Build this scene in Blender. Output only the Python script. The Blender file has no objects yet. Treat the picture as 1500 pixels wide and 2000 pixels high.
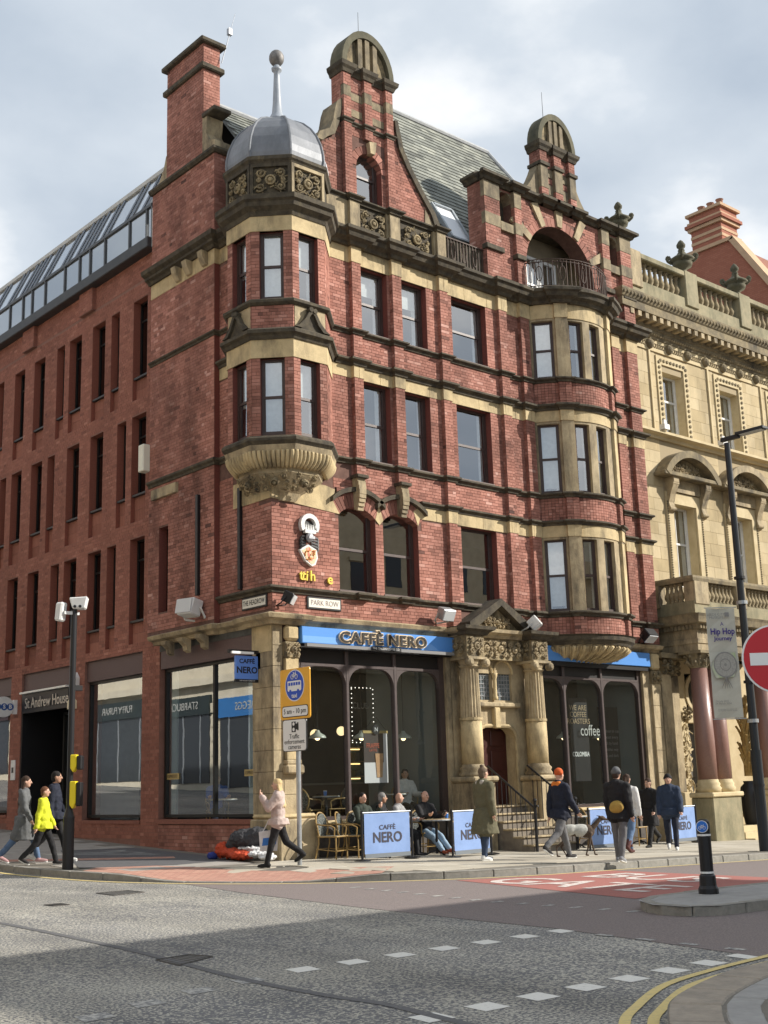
import bpy, bmesh, math, random
import numpy as np
from mathutils import Vector, Matrix
random.seed(7)
R=math.radians
sc=bpy.context.scene
COL=sc.collection
# ---------------------------------------------------------------- camera
CAM=Vector((-15.406,-21.204,1.414))
cr=Vector((0.75441021,-0.65574034,-0.0294932)); cu=Vector((-0.12127893,-0.18340414,0.97552772)); cd=Vector((0.64510205,0.73237117,0.21788944))
cam=bpy.data.cameras.new('camera'); camo=bpy.data.objects.new('camera',cam); COL.objects.link(camo)
m=Matrix(((cr.x,cu.x,-cd.x),(cr.y,cu.y,-cd.y),(cr.z,cu.z,-cd.z))).to_4x4(); m.translation=CAM
camo.matrix_world=m
cam.sensor_fit='HORIZONTAL'; cam.sensor_width=36; cam.lens=36*2400.84/1500; cam.clip_start=.1; cam.clip_end=3000
sc.camera=camo
# ---------------------------------------------------------------- light
SAZ,SEL=R(51),R(29)      # sun azimuth from -Y towards +X, elevation
SUN=Vector((math.sin(SAZ)*math.cos(SEL),-math.cos(SAZ)*math.cos(SEL),math.sin(SEL)))
w=bpy.data.worlds.new('World'); sc.world=w; w.use_nodes=True
nt=w.node_tree; nt.nodes.clear()
def N(t,**k):
    n=nt.nodes.new(t)
    for a,b in k.items():
        if a in n.inputs.keys(): n.inputs[a].default_value=b
        else: setattr(n,a,b)
    return n
def LK(a,b): nt.links.new(a,b)
sky=N('ShaderNodeTexSky',sky_type='NISHITA',sun_disc=False,sun_elevation=SEL,sun_rotation=math.atan2(SUN.x,SUN.y),air_density=1.0,dust_density=1.0)
tc=N('ShaderNodeTexCoord'); sep=N('ShaderNodeSeparateXYZ'); LK(tc.outputs['Generated'],sep.inputs[0])
zz=N('ShaderNodeMath',operation='MAXIMUM'); LK(sep.outputs['Z'],zz.inputs[0]); zz.inputs[1].default_value=0.0
za=N('ShaderNodeMath',operation='ADD'); LK(zz.outputs[0],za.inputs[0]); za.inputs[1].default_value=.22
dx=N('ShaderNodeMath',operation='DIVIDE'); LK(sep.outputs['X'],dx.inputs[0]); LK(za.outputs[0],dx.inputs[1])
dy=N('ShaderNodeMath',operation='DIVIDE'); LK(sep.outputs['Y'],dy.inputs[0]); LK(za.outputs[0],dy.inputs[1])
cmb=N('ShaderNodeCombineXYZ'); LK(dx.outputs[0],cmb.inputs[0]); LK(dy.outputs[0],cmb.inputs[1])
mp=N('ShaderNodeMapping'); LK(cmb.outputs[0],mp.inputs[0]); mp.inputs['Location'].default_value=(7.2,3.3,0)
n1=N('ShaderNodeTexNoise',Scale=1.05,Detail=9.0,Roughness=.52,Distortion=.35); LK(mp.outputs[0],n1.inputs['Vector'])
n2=N('ShaderNodeTexNoise',Scale=1.9,Detail=7.0,Roughness=.5); LK(mp.outputs[0],n2.inputs['Vector'])
cov=N('ShaderNodeMapRange'); cov.inputs[1].default_value=.3; cov.inputs[2].default_value=.42; LK(n1.outputs[0],cov.inputs[0])
ramp=N('ShaderNodeValToRGB'); LK(n2.outputs[0],ramp.inputs[0])
e=ramp.color_ramp.elements
e[0].position=.36; e[0].color=(4.3,5.0,5.9,1); e[1].position=.62; e[1].color=(9.4,9.5,9.6,1)
el=e.new(.52); el.color=(5.9,6.5,7.2,1)
mix=N('ShaderNodeMix',data_type='RGBA'); LK(cov.outputs[0],mix.inputs[0]); LK(sky.outputs[0],mix.inputs[6]); LK(ramp.outputs[0],mix.inputs[7])
bg=N('ShaderNodeBackground',Strength=.088); LK(mix.outputs[2],bg.inputs[0])
out=N('ShaderNodeOutputWorld'); LK(bg.outputs[0],out.inputs[0])
sl=bpy.data.lights.new('sun','SUN'); sl.energy=5.0; sl.angle=R(.6); sl.color=(1,.94,.85)
so=bpy.data.objects.new('sun',sl); COL.objects.link(so)
so.rotation_euler=SUN.to_track_quat('Z','Y').to_euler(); so.location=(20,-30,40)
vs=sc.view_settings; vs.view_transform='Standard'; vs.look='None'; vs.exposure=0.42; vs.gamma=1
# ---------------------------------------------------------------- materials
MATS={}
def mat(name,col,col2=None,sc_=4,rough=.8,metal=0,bump=0,bsc=40,str_=1,lo=.35,hi=.65,dirt=None,emit=None,spec=.4,det=6,dlo=.5,dhi=.75,dsc=1.2):
    if name in MATS: return MATS[name]
    m=bpy.data.materials.new(name); m.use_nodes=True; t=m.node_tree; b=t.nodes['Principled BSDF']
    b.inputs['Roughness'].default_value=rough; b.inputs['Metallic'].default_value=metal; b.inputs['Specular IOR Level'].default_value=spec
    b.inputs['Base Color'].default_value=(*col,1)
    if emit: b.inputs['Emission Color'].default_value=(*emit[0],1); b.inputs['Emission Strength'].default_value=emit[1]
    L=t.links.new
    if col2 or bump or dirt:
        co=t.nodes.new('ShaderNodeTexCoord'); mp=t.nodes.new('ShaderNodeMapping'); L(co.outputs['Object'],mp.inputs[0]); mp.inputs['Scale'].default_value=(1,1,str_)
    cur=None
    if col2:
        n=t.nodes.new('ShaderNodeTexNoise'); n.inputs['Scale'].default_value=sc_; n.inputs['Detail'].default_value=det; n.inputs['Roughness'].default_value=.65; L(mp.outputs[0],n.inputs['Vector'])
        r=t.nodes.new('ShaderNodeMapRange'); r.inputs[1].default_value=lo; r.inputs[2].default_value=hi; L(n.outputs[0],r.inputs[0])
        x=t.nodes.new('ShaderNodeMix'); x.data_type='RGBA'; x.inputs[6].default_value=(*col,1); x.inputs[7].default_value=(*col2,1); L(r.outputs[0],x.inputs[0]); cur=x.outputs[2]
    if dirt:
        n=t.nodes.new('ShaderNodeTexNoise'); n.inputs['Scale'].default_value=dsc; n.inputs['Detail'].default_value=8; n.inputs['Roughness'].default_value=.7
        mp2=t.nodes.new('ShaderNodeMapping'); L(co.outputs['Object'],mp2.inputs[0]); mp2.inputs['Scale'].default_value=(1,1,.35); mp2.inputs['Location'].default_value=(7,3,1); L(mp2.outputs[0],n.inputs['Vector'])
        r=t.nodes.new('ShaderNodeMapRange'); r.inputs[1].default_value=dlo; r.inputs[2].default_value=dhi; L(n.outputs[0],r.inputs[0])
        x=t.nodes.new('ShaderNodeMix'); x.data_type='RGBA'; x.inputs[7].default_value=(*dirt,1); L(r.outputs[0],x.inputs[0])
        if cur: L(cur,x.inputs[6])
        else: x.inputs[6].default_value=(*col,1)
        cur=x.outputs[2]
    if cur: L(cur,b.inputs['Base Color'])
    if bump:
        n=t.nodes.new('ShaderNodeTexNoise'); n.inputs['Scale'].default_value=bsc; n.inputs['Detail'].default_value=4; L(mp.outputs[0],n.inputs['Vector'])
        bu=t.nodes.new('ShaderNodeBump'); bu.inputs['Strength'].default_value=bump; bu.inputs['Distance'].default_value=.02; L(n.outputs[0],bu.inputs['Height']); L(bu.outputs[0],b.inputs['Normal'])
    MATS[name]=m; return m
def brickmat(name,ramp,src,stain=(.36,1.16),sscale=.8,rough=.85):
    m=bpy.data.materials.new(name); m.use_nodes=True; t=m.node_tree; b=t.nodes['Principled BSDF']; L=t.links.new
    b.inputs['Roughness'].default_value=rough; b.inputs['Specular IOR Level'].default_value=.25
    if src=='attr':
        a=t.nodes.new('ShaderNodeAttribute'); a.attribute_name='rnd'; s=a.outputs['Fac']
    else:
        a=t.nodes.new('ShaderNodeObjectInfo'); mm_=t.nodes.new('ShaderNodeMapRange'); mm_.inputs[3].default_value=.2; mm_.inputs[4].default_value=.82; L(a.outputs['Random'],mm_.inputs[0]); s=mm_.outputs[0]
    r=t.nodes.new('ShaderNodeValToRGB'); L(s,r.inputs[0]); el=r.color_ramp.elements
    while len(el)<len(ramp): el.new(.5)
    for e,(p,c) in zip(el,ramp): e.position=p; e.color=(*c,1)
    g=t.nodes.new('ShaderNodeNewGeometry')
    n=t.nodes.new('ShaderNodeTexNoise'); n.inputs['Scale'].default_value=sscale; n.inputs['Detail'].default_value=9; n.inputs['Roughness'].default_value=.68
    mp=t.nodes.new('ShaderNodeMapping'); mp.inputs['Scale'].default_value=(1,1,.55); L(g.outputs['Position'],mp.inputs[0]); L(mp.outputs[0],n.inputs['Vector'])
    q=t.nodes.new('ShaderNodeMapRange'); q.inputs[1].default_value=.3; q.inputs[2].default_value=.68; q.inputs[3].default_value=stain[0]; q.inputs[4].default_value=stain[1]; L(n.outputs[0],q.inputs[0])
    x=t.nodes.new('ShaderNodeMix'); x.data_type='RGBA'; x.blend_type='MULTIPLY'; x.inputs[0].default_value=1; L(r.outputs[0],x.inputs[6]); L(q.outputs[0],x.inputs[7]); 
    n3=t.nodes.new('ShaderNodeTexNoise'); n3.inputs['Scale'].default_value=45; n3.inputs['Detail'].default_value=3; L(g.outputs['Position'],n3.inputs['Vector'])
    bu=t.nodes.new('ShaderNodeBump'); bu.inputs['Strength'].default_value=.35; bu.inputs['Distance'].default_value=.01; L(n3.outputs[0],bu.inputs['Height']); L(bu.outputs[0],b.inputs['Normal'])
    L(x.outputs[2],b.inputs['Base Color']); MATS[name]=m; return m
BRR=[(0,(.12,.06,.05)),(.12,(.22,.1,.077)),(.4,(.355,.155,.115)),(.75,(.46,.215,.165)),(1,(.58,.33,.27))]
MBa=brickmat('brick_red',BRR,'attr'); MBo=brickmat('brick_red_single',BRR,'obj')
BR2=[(0,(.19,.08,.06)),(.3,(.27,.112,.08)),(.7,(.33,.138,.098)),(1,(.42,.195,.143))]
MCa=brickmat('brick_modern',BR2,'attr',(.72,1.08),.5); MCo=brickmat('brick_modern_single',BR2,'obj',(.72,1.08),.5)
STR=[(0,(.46,.36,.2)),(.5,(.56,.45,.27)),(1,(.64,.53,.34))]
MSa=brickmat('ashlar',STR,'attr',(.6,1.05),.9); MSo=brickmat('ashlar_single',STR,'obj',(.6,1.05),.9)
SLR=[(0,(.16,.165,.145)),(.5,(.26,.27,.235)),(1,(.36,.365,.31))]
MLa=brickmat('slate',SLR,'attr',(.6,1.1),.8,.6); MLo=brickmat('slate_single',SLR,'obj',(.6,1.1),.8,.6)
M_mortar=mat('mortar',(.11,.06,.047),(.17,.095,.075),6,.95)
M_mortar2=mat('mortar_modern',(.2,.1,.075),(.25,.13,.1),6,.95)
M_stone=mat('sandstone',(.47,.38,.235),(.35,.275,.165),3.5,.85,bump=.4,bsc=30,dirt=(.085,.07,.05),dlo=.44,dhi=.68,dsc=1.8)
M_gstone=mat('weathered_stone',(.32,.26,.165),(.19,.155,.1),4,.9,bump=.4,bsc=30,dirt=(.07,.06,.045),dlo=.44,dhi=.68,dsc=1.8)
M_stonel=mat('sandstone_pale',(.58,.46,.26),(.45,.35,.195),3.5,.85,bump=.35,bsc=30,dirt=(.11,.09,.06),dlo=.48,dhi=.74,dsc=1.9)
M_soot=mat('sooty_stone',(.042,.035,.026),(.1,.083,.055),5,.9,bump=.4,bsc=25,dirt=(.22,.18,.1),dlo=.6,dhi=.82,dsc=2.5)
M_carv=mat('carved_stone',(.17,.135,.08),(.38,.3,.17),6,.9,bump=.4,bsc=30,dirt=(.06,.05,.035),dlo=.45,dhi=.65,dsc=3)
M_moss=mat('mossy_stone',(.15,.135,.09),(.11,.105,.065),4,.9,bump=.3,bsc=30,dirt=(.05,.05,.033),dlo=.45,dhi=.7)
M_lead=mat('lead_sheet',(.22,.23,.25),(.15,.16,.175),3,.5,.2,bump=.1,bsc=15,str_=.4)
M_brown=mat('brown_frame',(.055,.035,.03),(.07,.045,.04),8,.45)
M_white=mat('white_paint',(.75,.75,.73),(.66,.66,.64),5,.5)
M_black=mat('black_paint',(.012,.012,.014),rough=.4)
M_iron=mat('rusty_iron',(.10,.055,.035),(.05,.035,.03),20,.7)
M_steel=mat('galvanised_steel',(.42,.44,.45),(.34,.36,.37),8,.4,.6)
M_granite=mat('purple_panel',(.115,.07,.065),(.09,.055,.052),30,.5)
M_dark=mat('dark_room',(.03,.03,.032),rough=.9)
M_curt=mat('curtain_cloth',(.72,.72,.7),(.6,.6,.58),9,.9)
M_blue=mat('fascia_blue',(.09,.27,.66),rough=.35)
M_yel=mat('letter_yellow',(.75,.58,.06),rough=.5)
def glassmat(name,base,ior,tint=(.9,.95,.95)):
    m=bpy.data.materials.new(name); m.use_nodes=True; t=m.node_tree; t.nodes.clear(); L=t.links.new
    o=t.nodes.new('ShaderNodeOutputMaterial'); x=t.nodes.new('ShaderNodeMixShader'); f=t.nodes.new('ShaderNodeFresnel'); gg=t.nodes.new('ShaderNodeNewGeometry'); mr=t.nodes.new('ShaderNodeMapRange'); mr.inputs[3].default_value=ior; mr.inputs[4].default_value=1/ior; L(gg.outputs['Backfacing'],mr.inputs[0]); L(mr.outputs[0],f.inputs[0])
    a=t.nodes.new('ShaderNodeMath'); a.operation='ADD'; a.use_clamp=True; a.inputs[1].default_value=base; L(f.outputs[0],a.inputs[0])
    tr=t.nodes.new('ShaderNodeBsdfTransparent'); tr.inputs[0].default_value=(*tint,1); g=t.nodes.new('ShaderNodeBsdfGlossy'); g.inputs['Roughness'].default_value=.006; nz_=t.nodes.new('ShaderNodeTexNoise'); nz_.inputs['Scale'].default_value=2.2; nz_.inputs['Detail'].default_value=1; bp_=t.nodes.new('ShaderNodeBump'); bp_.inputs['Strength'].default_value=.012; bp_.inputs['Distance'].default_value=.02; L(gg.outputs['Position'],nz_.inputs['Vector']); L(nz_.outputs[0],bp_.inputs['Height']); L(bp_.outputs[0],g.inputs['Normal'])
    g.inputs['Color'].default_value=(.95,.97,1,1)
    L(a.outputs[0],x.inputs[0]); L(tr.outputs[0],x.inputs[1]); L(g.outputs[0],x.inputs[2]); L(x.outputs[0],o.inputs[0]); MATS[name]=m; return m
M_glass=glassmat('window_glass',.3,1.5); M_shop=glassmat('shop_glass',.05,1.5,(.85,.9,.9)); M_shop2=glassmat('street_shop_glass',.32,1.5,(.85,.9,.9))
# ---------------------------------------------------------------- mesh helpers
def tag(o,label=None,cat=None,group=None,kind=None):
    if label: o['label']=label
    if cat: o['category']=cat
    if group: o['group']=group
    if kind: o['kind']=kind
    return o
def empty(name,loc,label=None,cat=None,group=None,rz=0):
    o=bpy.data.objects.new(name,None); COL.objects.link(o); o.location=loc; o.rotation_euler=(0,0,rz); o.empty_display_size=.2
    return tag(o,label,cat,group)
def pm(p):  # matrix of a parent chain without waiting for a depsgraph update
    if p is None: return Matrix()
    b=Matrix.LocRotScale(p.location,p.rotation_euler,p.scale)
    return (pm(p.parent)@p.matrix_parent_inverse@b) if p.parent else b
def link(name,me,mats,parent=None,M=None,world=True):
    o=bpy.data.objects.new(name,me); COL.objects.link(o)
    if mats is not None and not me.materials:
        for q in (mats if isinstance(mats,(list,tuple)) else [mats]): me.materials.append(q)
    if M is not None:
        o.matrix_basis=M
    if parent is not None:
        o.parent=parent
        if world: o.matrix_parent_inverse=pm(parent).inverted()
    return o
class MB:
    def __init__(s): s.v=[]; s.f=[]; s.m=[]; s.mi=0
    def add(s,vs,fs):
        n=len(s.v); s.v+= [tuple(v) for v in vs]; s.f+=[tuple(i+n for i in f) for f in fs]; s.m+=[s.mi]*len(fs); return s
    def box(s,x0,x1,y0,y1,z0,z1,T=None):
        v=[(x0,y0,z0),(x1,y0,z0),(x1,y1,z0),(x0,y1,z0),(x0,y0,z1),(x1,y0,z1),(x1,y1,z1),(x0,y1,z1)]
        if T is not None: v=[T@Vector(p) for p in v]
        return s.add(v,[(0,3,2,1),(4,5,6,7),(0,1,5,4),(1,2,6,5),(2,3,7,6),(3,0,4,7)])
    def prism(s,poly,a,b,T):   # poly in (u,v), extruded from a to b; T maps (u,d,v)
        n=len(poly); v=[T@Vector((p[0],a,p[1])) for p in poly]+[T@Vector((p[0],b,p[1])) for p in poly]
        return s.add(v,[tuple(range(n)),tuple(range(2*n-1,n-1,-1))]+[(i,i+n,(i+1)%n+n,(i+1)%n) for i in range(n)])
    def slab(s,poly,z0,z1):
        n=len(poly); v=[(p[0],p[1],z0) for p in poly]+[(p[0],p[1],z1) for p in poly]
        return s.add(v,[tuple(range(n))[::-1],tuple(range(n,2*n))]+[(i,(i+1)%n,(i+1)%n+n,i+n) for i in range(n)])
    def tube(s,p0,p1,r0,r1=None,n=8,cap=True):
        r1=r0 if r1 is None else r1; p0=Vector(p0);p1=Vector(p1); d=(p1-p0); 
        if d.length<1e-6: return s
        q=d.to_track_quat('Z','Y'); v=[]
        for p,r in((p0,r0),(p1,r1)):
            for i in range(n):
                a=2*math.pi*i/n; v.append(p+q@Vector((r*math.cos(a),r*math.sin(a),0)))
        f=[(i,(i+1)%n,(i+1)%n+n,i+n) for i in range(n)]
        if cap: f+=[tuple(range(n))[::-1],tuple(range(n,2*n))]
        return s.add(v,f)
    def pipe(s,pts,r,n=7):
        P=[Vector(p) for p in pts]; m=len(P); v=[]
        for i,p in enumerate(P):
            d=(P[min(i+1,m-1)]-P[max(i-1,0)]).normalized(); q=d.to_track_quat('Z','Y'); rr=r[i] if isinstance(r,(list,tuple)) else r
            v+=[p+q@Vector((rr*math.cos(2*math.pi*k/n),rr*math.sin(2*math.pi*k/n),0)) for k in range(n)]
        return s.add(v,[(i*n+k,i*n+(k+1)%n,(i+1)*n+(k+1)%n,(i+1)*n+k) for i in range(m-1) for k in range(n)]+[tuple(range(n))[::-1],tuple(range((m-1)*n,m*n))])
    def path(s,pts,r,n=6):
        for a,b in zip(pts,pts[1:]): s.tube(a,b,r,r,n)
        return s
    def lathe(s,prof,n=16,c=(0,0,0),T=None,a0=0,a1=2*math.pi):
        full=abs(a1-a0-2*math.pi)<1e-6; k=n if full else n+1; v=[]
        for r,z in prof:
            for i in range(k):
                a=a0+(a1-a0)*i/n; p=Vector((c[0]+r*math.cos(a),c[1]+r*math.sin(a),c[2]+z)); v.append(T@p if T is not None else p)
        f=[]
        for j in range(len(prof)-1):
            for i in range(n):
                i2=(i+1)%k; f.append((j*k+i,j*k+i2,(j+1)*k+i2,(j+1)*k+i))
        if full:
            f.append(tuple(range(k))[::-1]); f.append(tuple(range((len(prof)-1)*k,len(prof)*k)))
        return s.add(v,f)
    def sweep(s,prof,path,closed=False):   # prof [(out,z)], path in plan, outward = right of travel
        P=[Vector(p) for p in path]; n=len(P); rings=[]
        for i,p in enumerate(P):
            d0=(p-P[i-1]).normalized() if (i>0 or closed) else None
            d1=(P[(i+1)%n]-p).normalized() if (i<n-1 or closed) else None
            if d0 is None: d0=d1
            if d1 is None: d1=d0
            n0=Vector((d0.y,-d0.x)); n1=Vector((d1.y,-d1.x)); mm=(n0+n1); 
            if mm.length<1e-4: mm=n0.copy()
            mm.normalize(); k=1/max(.35,mm.dot(n0))
            rings.append([(p.x+mm.x*o*k,p.y+mm.y*o*k,z) for o,z in prof])
        q=len(prof); v=[a for r in rings for a in r]; f=[]
        for i in range(n if closed else n-1):
            j=(i+1)%n
            for a in range(q):
                b=(a+1)%q; f.append((i*q+a,i*q+b,j*q+b,j*q+a))
        if not closed: f+= [tuple(range(q))[::-1],tuple(range((n-1)*q,n*q))]
        return s.add(v,f)
    def sphere(s,c,r,n=12,m_=8,sc3=(1,1,1)):
        v=[(c[0],c[1],c[2]-r*sc3[2])]
        for j in range(1,m_):
            t=math.pi*j/m_
            for i in range(n):
                a=2*math.pi*i/n; v.append((c[0]+r*sc3[0]*math.sin(t)*math.cos(a),c[1]+r*sc3[1]*math.sin(t)*math.sin(a),c[2]-r*sc3[2]*math.cos(t)))
        v.append((c[0],c[1],c[2]+r*sc3[2])); f=[(0,1+(i+1)%n,1+i) for i in range(n)]
        for j in range(m_-2):
            for i in range(n): f.append((1+j*n+i,1+j*n+(i+1)%n,1+(j+1)*n+(i+1)%n,1+(j+1)*n+i))
        k=1+(m_-2)*n; f+=[(k+i,k+(i+1)%n,len(v)-1) for i in range(n)]
        return s.add(v,f)
    def mesh(s,name,smooth=False):
        me=bpy.data.meshes.new(name); me.from_pydata(s.v,[],s.f); me.update()
        bm=bmesh.new(); bm.from_mesh(me); bmesh.ops.recalc_face_normals(bm,faces=bm.faces); bm.to_mesh(me); bm.free()
        if any(s.m):
            for p,i in zip(me.polygons,s.m): p.material_index=i
        if smooth: me.polygons.foreach_set('use_smooth',[True]*len(me.polygons))
        return me
    def build(s,name,mats,parent=None,M=None,world=True,smooth=False,kind=None,label=None,bevel=0,autos=False):
        me=s.mesh(name,smooth); o=link(name,me,mats,parent,M,world)
        if autos: me.set_sharp_from_angle(angle=R(40)) if hasattr(me,'set_sharp_from_angle') else None
        if bevel:
            b=o.modifiers.new('bevel','BEVEL'); b.width=bevel; b.segments=1; b.limit_method='ANGLE'
        if kind: o['kind']=kind
        if label: o['label']=label
        return o
def B(name,x0,x1,y0,y1,z0,z1,mats,parent,bevel=0,label=None,T=None,world=True,M=None):
    return MB().box(x0,x1,y0,y1,z0,z1,T).build(name,mats,parent,M=M,bevel=bevel,label=label,world=world)
def frame(o,ux,uy):   # matrix taking local (u, depth inwards, z) to a wall: u along, y inwards
    u=Vector((ux,uy,0)).normalized(); n=Vector((-u.y,u.x,0))  # inward normal is left of travel
    mm=Matrix(((u.x,n.x,0),(u.y,n.y,0),(0,0,1))).to_4x4(); mm.translation=Vector(o); return mm
def copytree(o,parent=None,loc=None,rz=None):
    c=o.copy(); COL.objects.link(c); c.parent=parent
    if parent is not None and o.parent is not None: c.matrix_parent_inverse=o.matrix_parent_inverse.copy()
    for ch in o.children: copytree(ch,c)
    if loc is not None: c.location=loc
    if rz is not None: c.rotation_euler=(0,0,rz)
    return c
FONT=None
def text(name,s,size,mats,parent,M,ext=.003,align='CENTER',sx=1.0,world=True,bold=0,valign='CENTER',space=1.0,line=.9):
    cu_=bpy.data.curves.new(name,'FONT'); cu_.body=s; cu_.size=size; cu_.extrude=ext; cu_.align_x=align; cu_.align_y=valign; cu_.offset=bold; cu_.space_character=space; cu_.space_line=line; cu_.resolution_u=3
    t=bpy.data.objects.new(name,cu_); COL.objects.link(t)
    dg=bpy.context.evaluated_depsgraph_get(); me=bpy.data.meshes.new_from_object(t.evaluated_get(dg)); bpy.data.objects.remove(t); bpy.data.curves.remove(cu_)
    me.transform(Matrix.Diagonal((sx,1,1,1))); me.name=name; me.materials.clear()
    return link(name,me,mats,parent,M,world)
def TM(x,y,z,ux=1,uy=0,tilt=0):  # text plane: text right = (ux,uy), up = z, facing right-of-travel
    u=Vector((ux,uy,0)).normalized(); n=Vector((u.y,-u.x,0))
    mm=Matrix(((u.x,0,n.x),(u.y,0,n.y),(0,1,0))).to_4x4(); mm.translation=(x,y,z)
    return mm@Matrix.Rotation(tilt,4,'Z')
# ---------------------------------------------------------------- laid pieces (bricks, slates, ashlar)
BR={}
def lay(key,O,U,rect,holes=(),L=.232,H=.08,j=.009,d=.009,clip=None,bond='brick',nin=None):
    """courses on a vertical wall: O origin, U travel dir, outward = right of travel"""
    U=Vector((U[0],U[1],0)).normalized(); nx,ny=(U.y,-U.x); lst=BR.setdefault(key,[])
    u0,u1,z0,z1=rect; k=0; nco=max(1,round((z1-z0)/H)); h=(z1-z0)/nco; kb=round(z0/H)
    for c in range(nco):
        za=z0+c*h; zm=za+h/2; iv=[(u0,u1)]
        for a,b,c0,c1 in holes:
            if c0-.3*h<zm<c1+.3*h:
                nv=[]
                for p,q in iv:
                    if b<=p or a>=q: nv.append((p,q))
                    else:
                        if a>p: nv.append((p,a))
                        if b<q: nv.append((b,q))
                iv=nv
        kk=kb+c
        if bond=='brick': l,ph=((L/2,L/4) if kk%4==3 else (L,(kk%2)*L/2))
        else: l,ph=L,(kk%2)*L/2
        for p,q in iv:
            s=math.floor((p-ph)/l)*l+ph
            cuts=[p]
            while s<q:
                if s>p+.05 and s<q-.05: cuts.append(s)
                s+=l*(1 if bond=='brick' else random.uniform(.8,1.2))
            cuts.append(q)
            for a,b in zip(cuts,cuts[1:]):
                if b-a<.03: continue
                uc=(a+b)/2
                if clip and not clip(uc,zm,b-a): continue
                hl=(b-a)/2-j/2; hh=h/2-j/2
                dd=d*random.uniform(.8,1.1)
                lst.append((O[0]+U.x*uc,O[1]+U.y*uc,zm,U.x,U.y,nx,ny,hl,hh,dd))
def flush(key,part,stuffpart,name,stuffname,ma,mo,limit=300):
    a=np.array(BR[key]); dv=a[:,:3]-np.array(CAM); dist=np.linalg.norm(dv,axis=1)
    fac=np.abs(dv[:,0]*a[:,5]+dv[:,1]*a[:,6])/dist
    size=a[:,7]*a[:,8]*fac/dist**2; vis=(-(dv[:,0]*a[:,5]+dv[:,1]*a[:,6])>0)
    order=np.argsort(-size*vis); one=order[:limit]; rest=order[limit:]
    g=MB()
    g.v=[(-1,0,-1),(1,0,-1),(1,0,1),(-1,0,1),(-1,-1,-1),(1,-1,-1),(1,-1,1),(-1,-1,1)]; g.f=[(4,5,6,7),(7,6,2,3),(0,1,5,4),(0,4,7,3),(5,1,2,6)]; g.m=[0]*5
    me=bpy.data.meshes.new(name); me.from_pydata(g.v,[],g.f); me.materials.append(mo)
    for i in one:
        x,y,z,ux,uy,nx,ny,hl,hh,dd=a[i]
        mm=Matrix(((ux*hl,-nx*dd,0,x),(uy*hl,-ny*dd,0,y),(0,0,hh,z),(0,0,0,1)))
        link(name,me,None,part,mm)
    b=a[rest]; n=len(b)
    if n:
        V=np.zeros((n,8,3)); k=0
        for dn in(0,1):
            for su,sz in((-1,-1),(1,-1),(1,1),(-1,1)):
                V[:,k,0]=b[:,0]+b[:,3]*su*b[:,7]+b[:,5]*dn*b[:,9]; V[:,k,1]=b[:,1]+b[:,4]*su*b[:,7]+b[:,6]*dn*b[:,9]; V[:,k,2]=b[:,2]+sz*b[:,8]; k+=1
        Fq=np.array([(4,5,6,7),(7,6,2,3),(0,1,5,4),(0,4,7,3),(5,1,2,6)])
        F_=(Fq[None]+8*np.arange(n)[:,None,None]).reshape(-1,4)
        me=bpy.data.meshes.new(stuffname); me.vertices.add(n*8); me.vertices.foreach_set('co',V.reshape(-1))
        nf=len(F_); me.loops.add(nf*4); me.loops.foreach_set('vertex_index',F_.reshape(-1).astype(np.int32)); me.polygons.add(nf)
        me.polygons.foreach_set('loop_start',np.arange(nf,dtype=np.int32)*4)
        try: me.polygons.foreach_set('loop_total',np.full(nf,4,dtype=np.int32))
        except Exception: pass
        me.update(calc_edges=True); me.validate(); me.shade_flat()
        at=me.attributes.new('rnd','FLOAT','FACE'); rv=np.repeat(np.clip(np.random.RandomState(3).normal(.54,.165,n),0,1),5).astype(np.float32)
        at.data.foreach_set('value',rv)
        o=link(stuffname,me,ma,stuffpart); o['kind']='stuff'
def wall(name,mats,parent,O,U,rect,holes=(),depth=.26,back=None,mi=0):
    """backing sheet with openings and their reveals; returns the object"""
    T=frame(O,*U); u0,u1,z0,z1=rect; us=sorted({u0,u1}|{h[0] for h in holes}|{h[1] for h in holes}); zs=sorted({z0,z1}|{h[2] for h in holes}|{h[3] for h in holes})
    us=[u for u in us if u0<=u<=u1]; zs=[z for z in zs if z0<=z<=z1]; g=MB()
    ins=lambda u,z:any(h[0]<u<h[1] and h[2]<z<h[3] for h in holes)
    for a,b in zip(us,us[1:]):
        for c,d in zip(zs,zs[1:]):
            if not ins((a+b)/2,(c+d)/2): g.add([T@Vector(p) for p in((a,0,c),(b,0,c),(b,0,d),(a,0,d))],[(0,1,2,3)])
    g.mi=1 if isinstance(mats,(list,tuple)) and len(mats)>1 else 0
    for h in holes:
        a,b,c,d=h[:4]; dp=h[4] if len(h)>4 else depth
        q=[(a,c),(b,c),(b,d),(a,d)]
        for i in range(4):
            p,r=q[i],q[(i+1)%4]
            g.add([T@Vector(k) for k in((p[0],0,p[1]),(r[0],0,r[1]),(r[0],dp,r[1]),(p[0],dp,p[1]))],[(0,1,2,3)])
    g.mi=0
    me=bpy.data.meshes.new(name); me.from_pydata(g.v,[],g.f); me.update()
    for p,i in zip(me.polygons,g.m): p.material_index=i
    return link(name,me,mats,parent)
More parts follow.
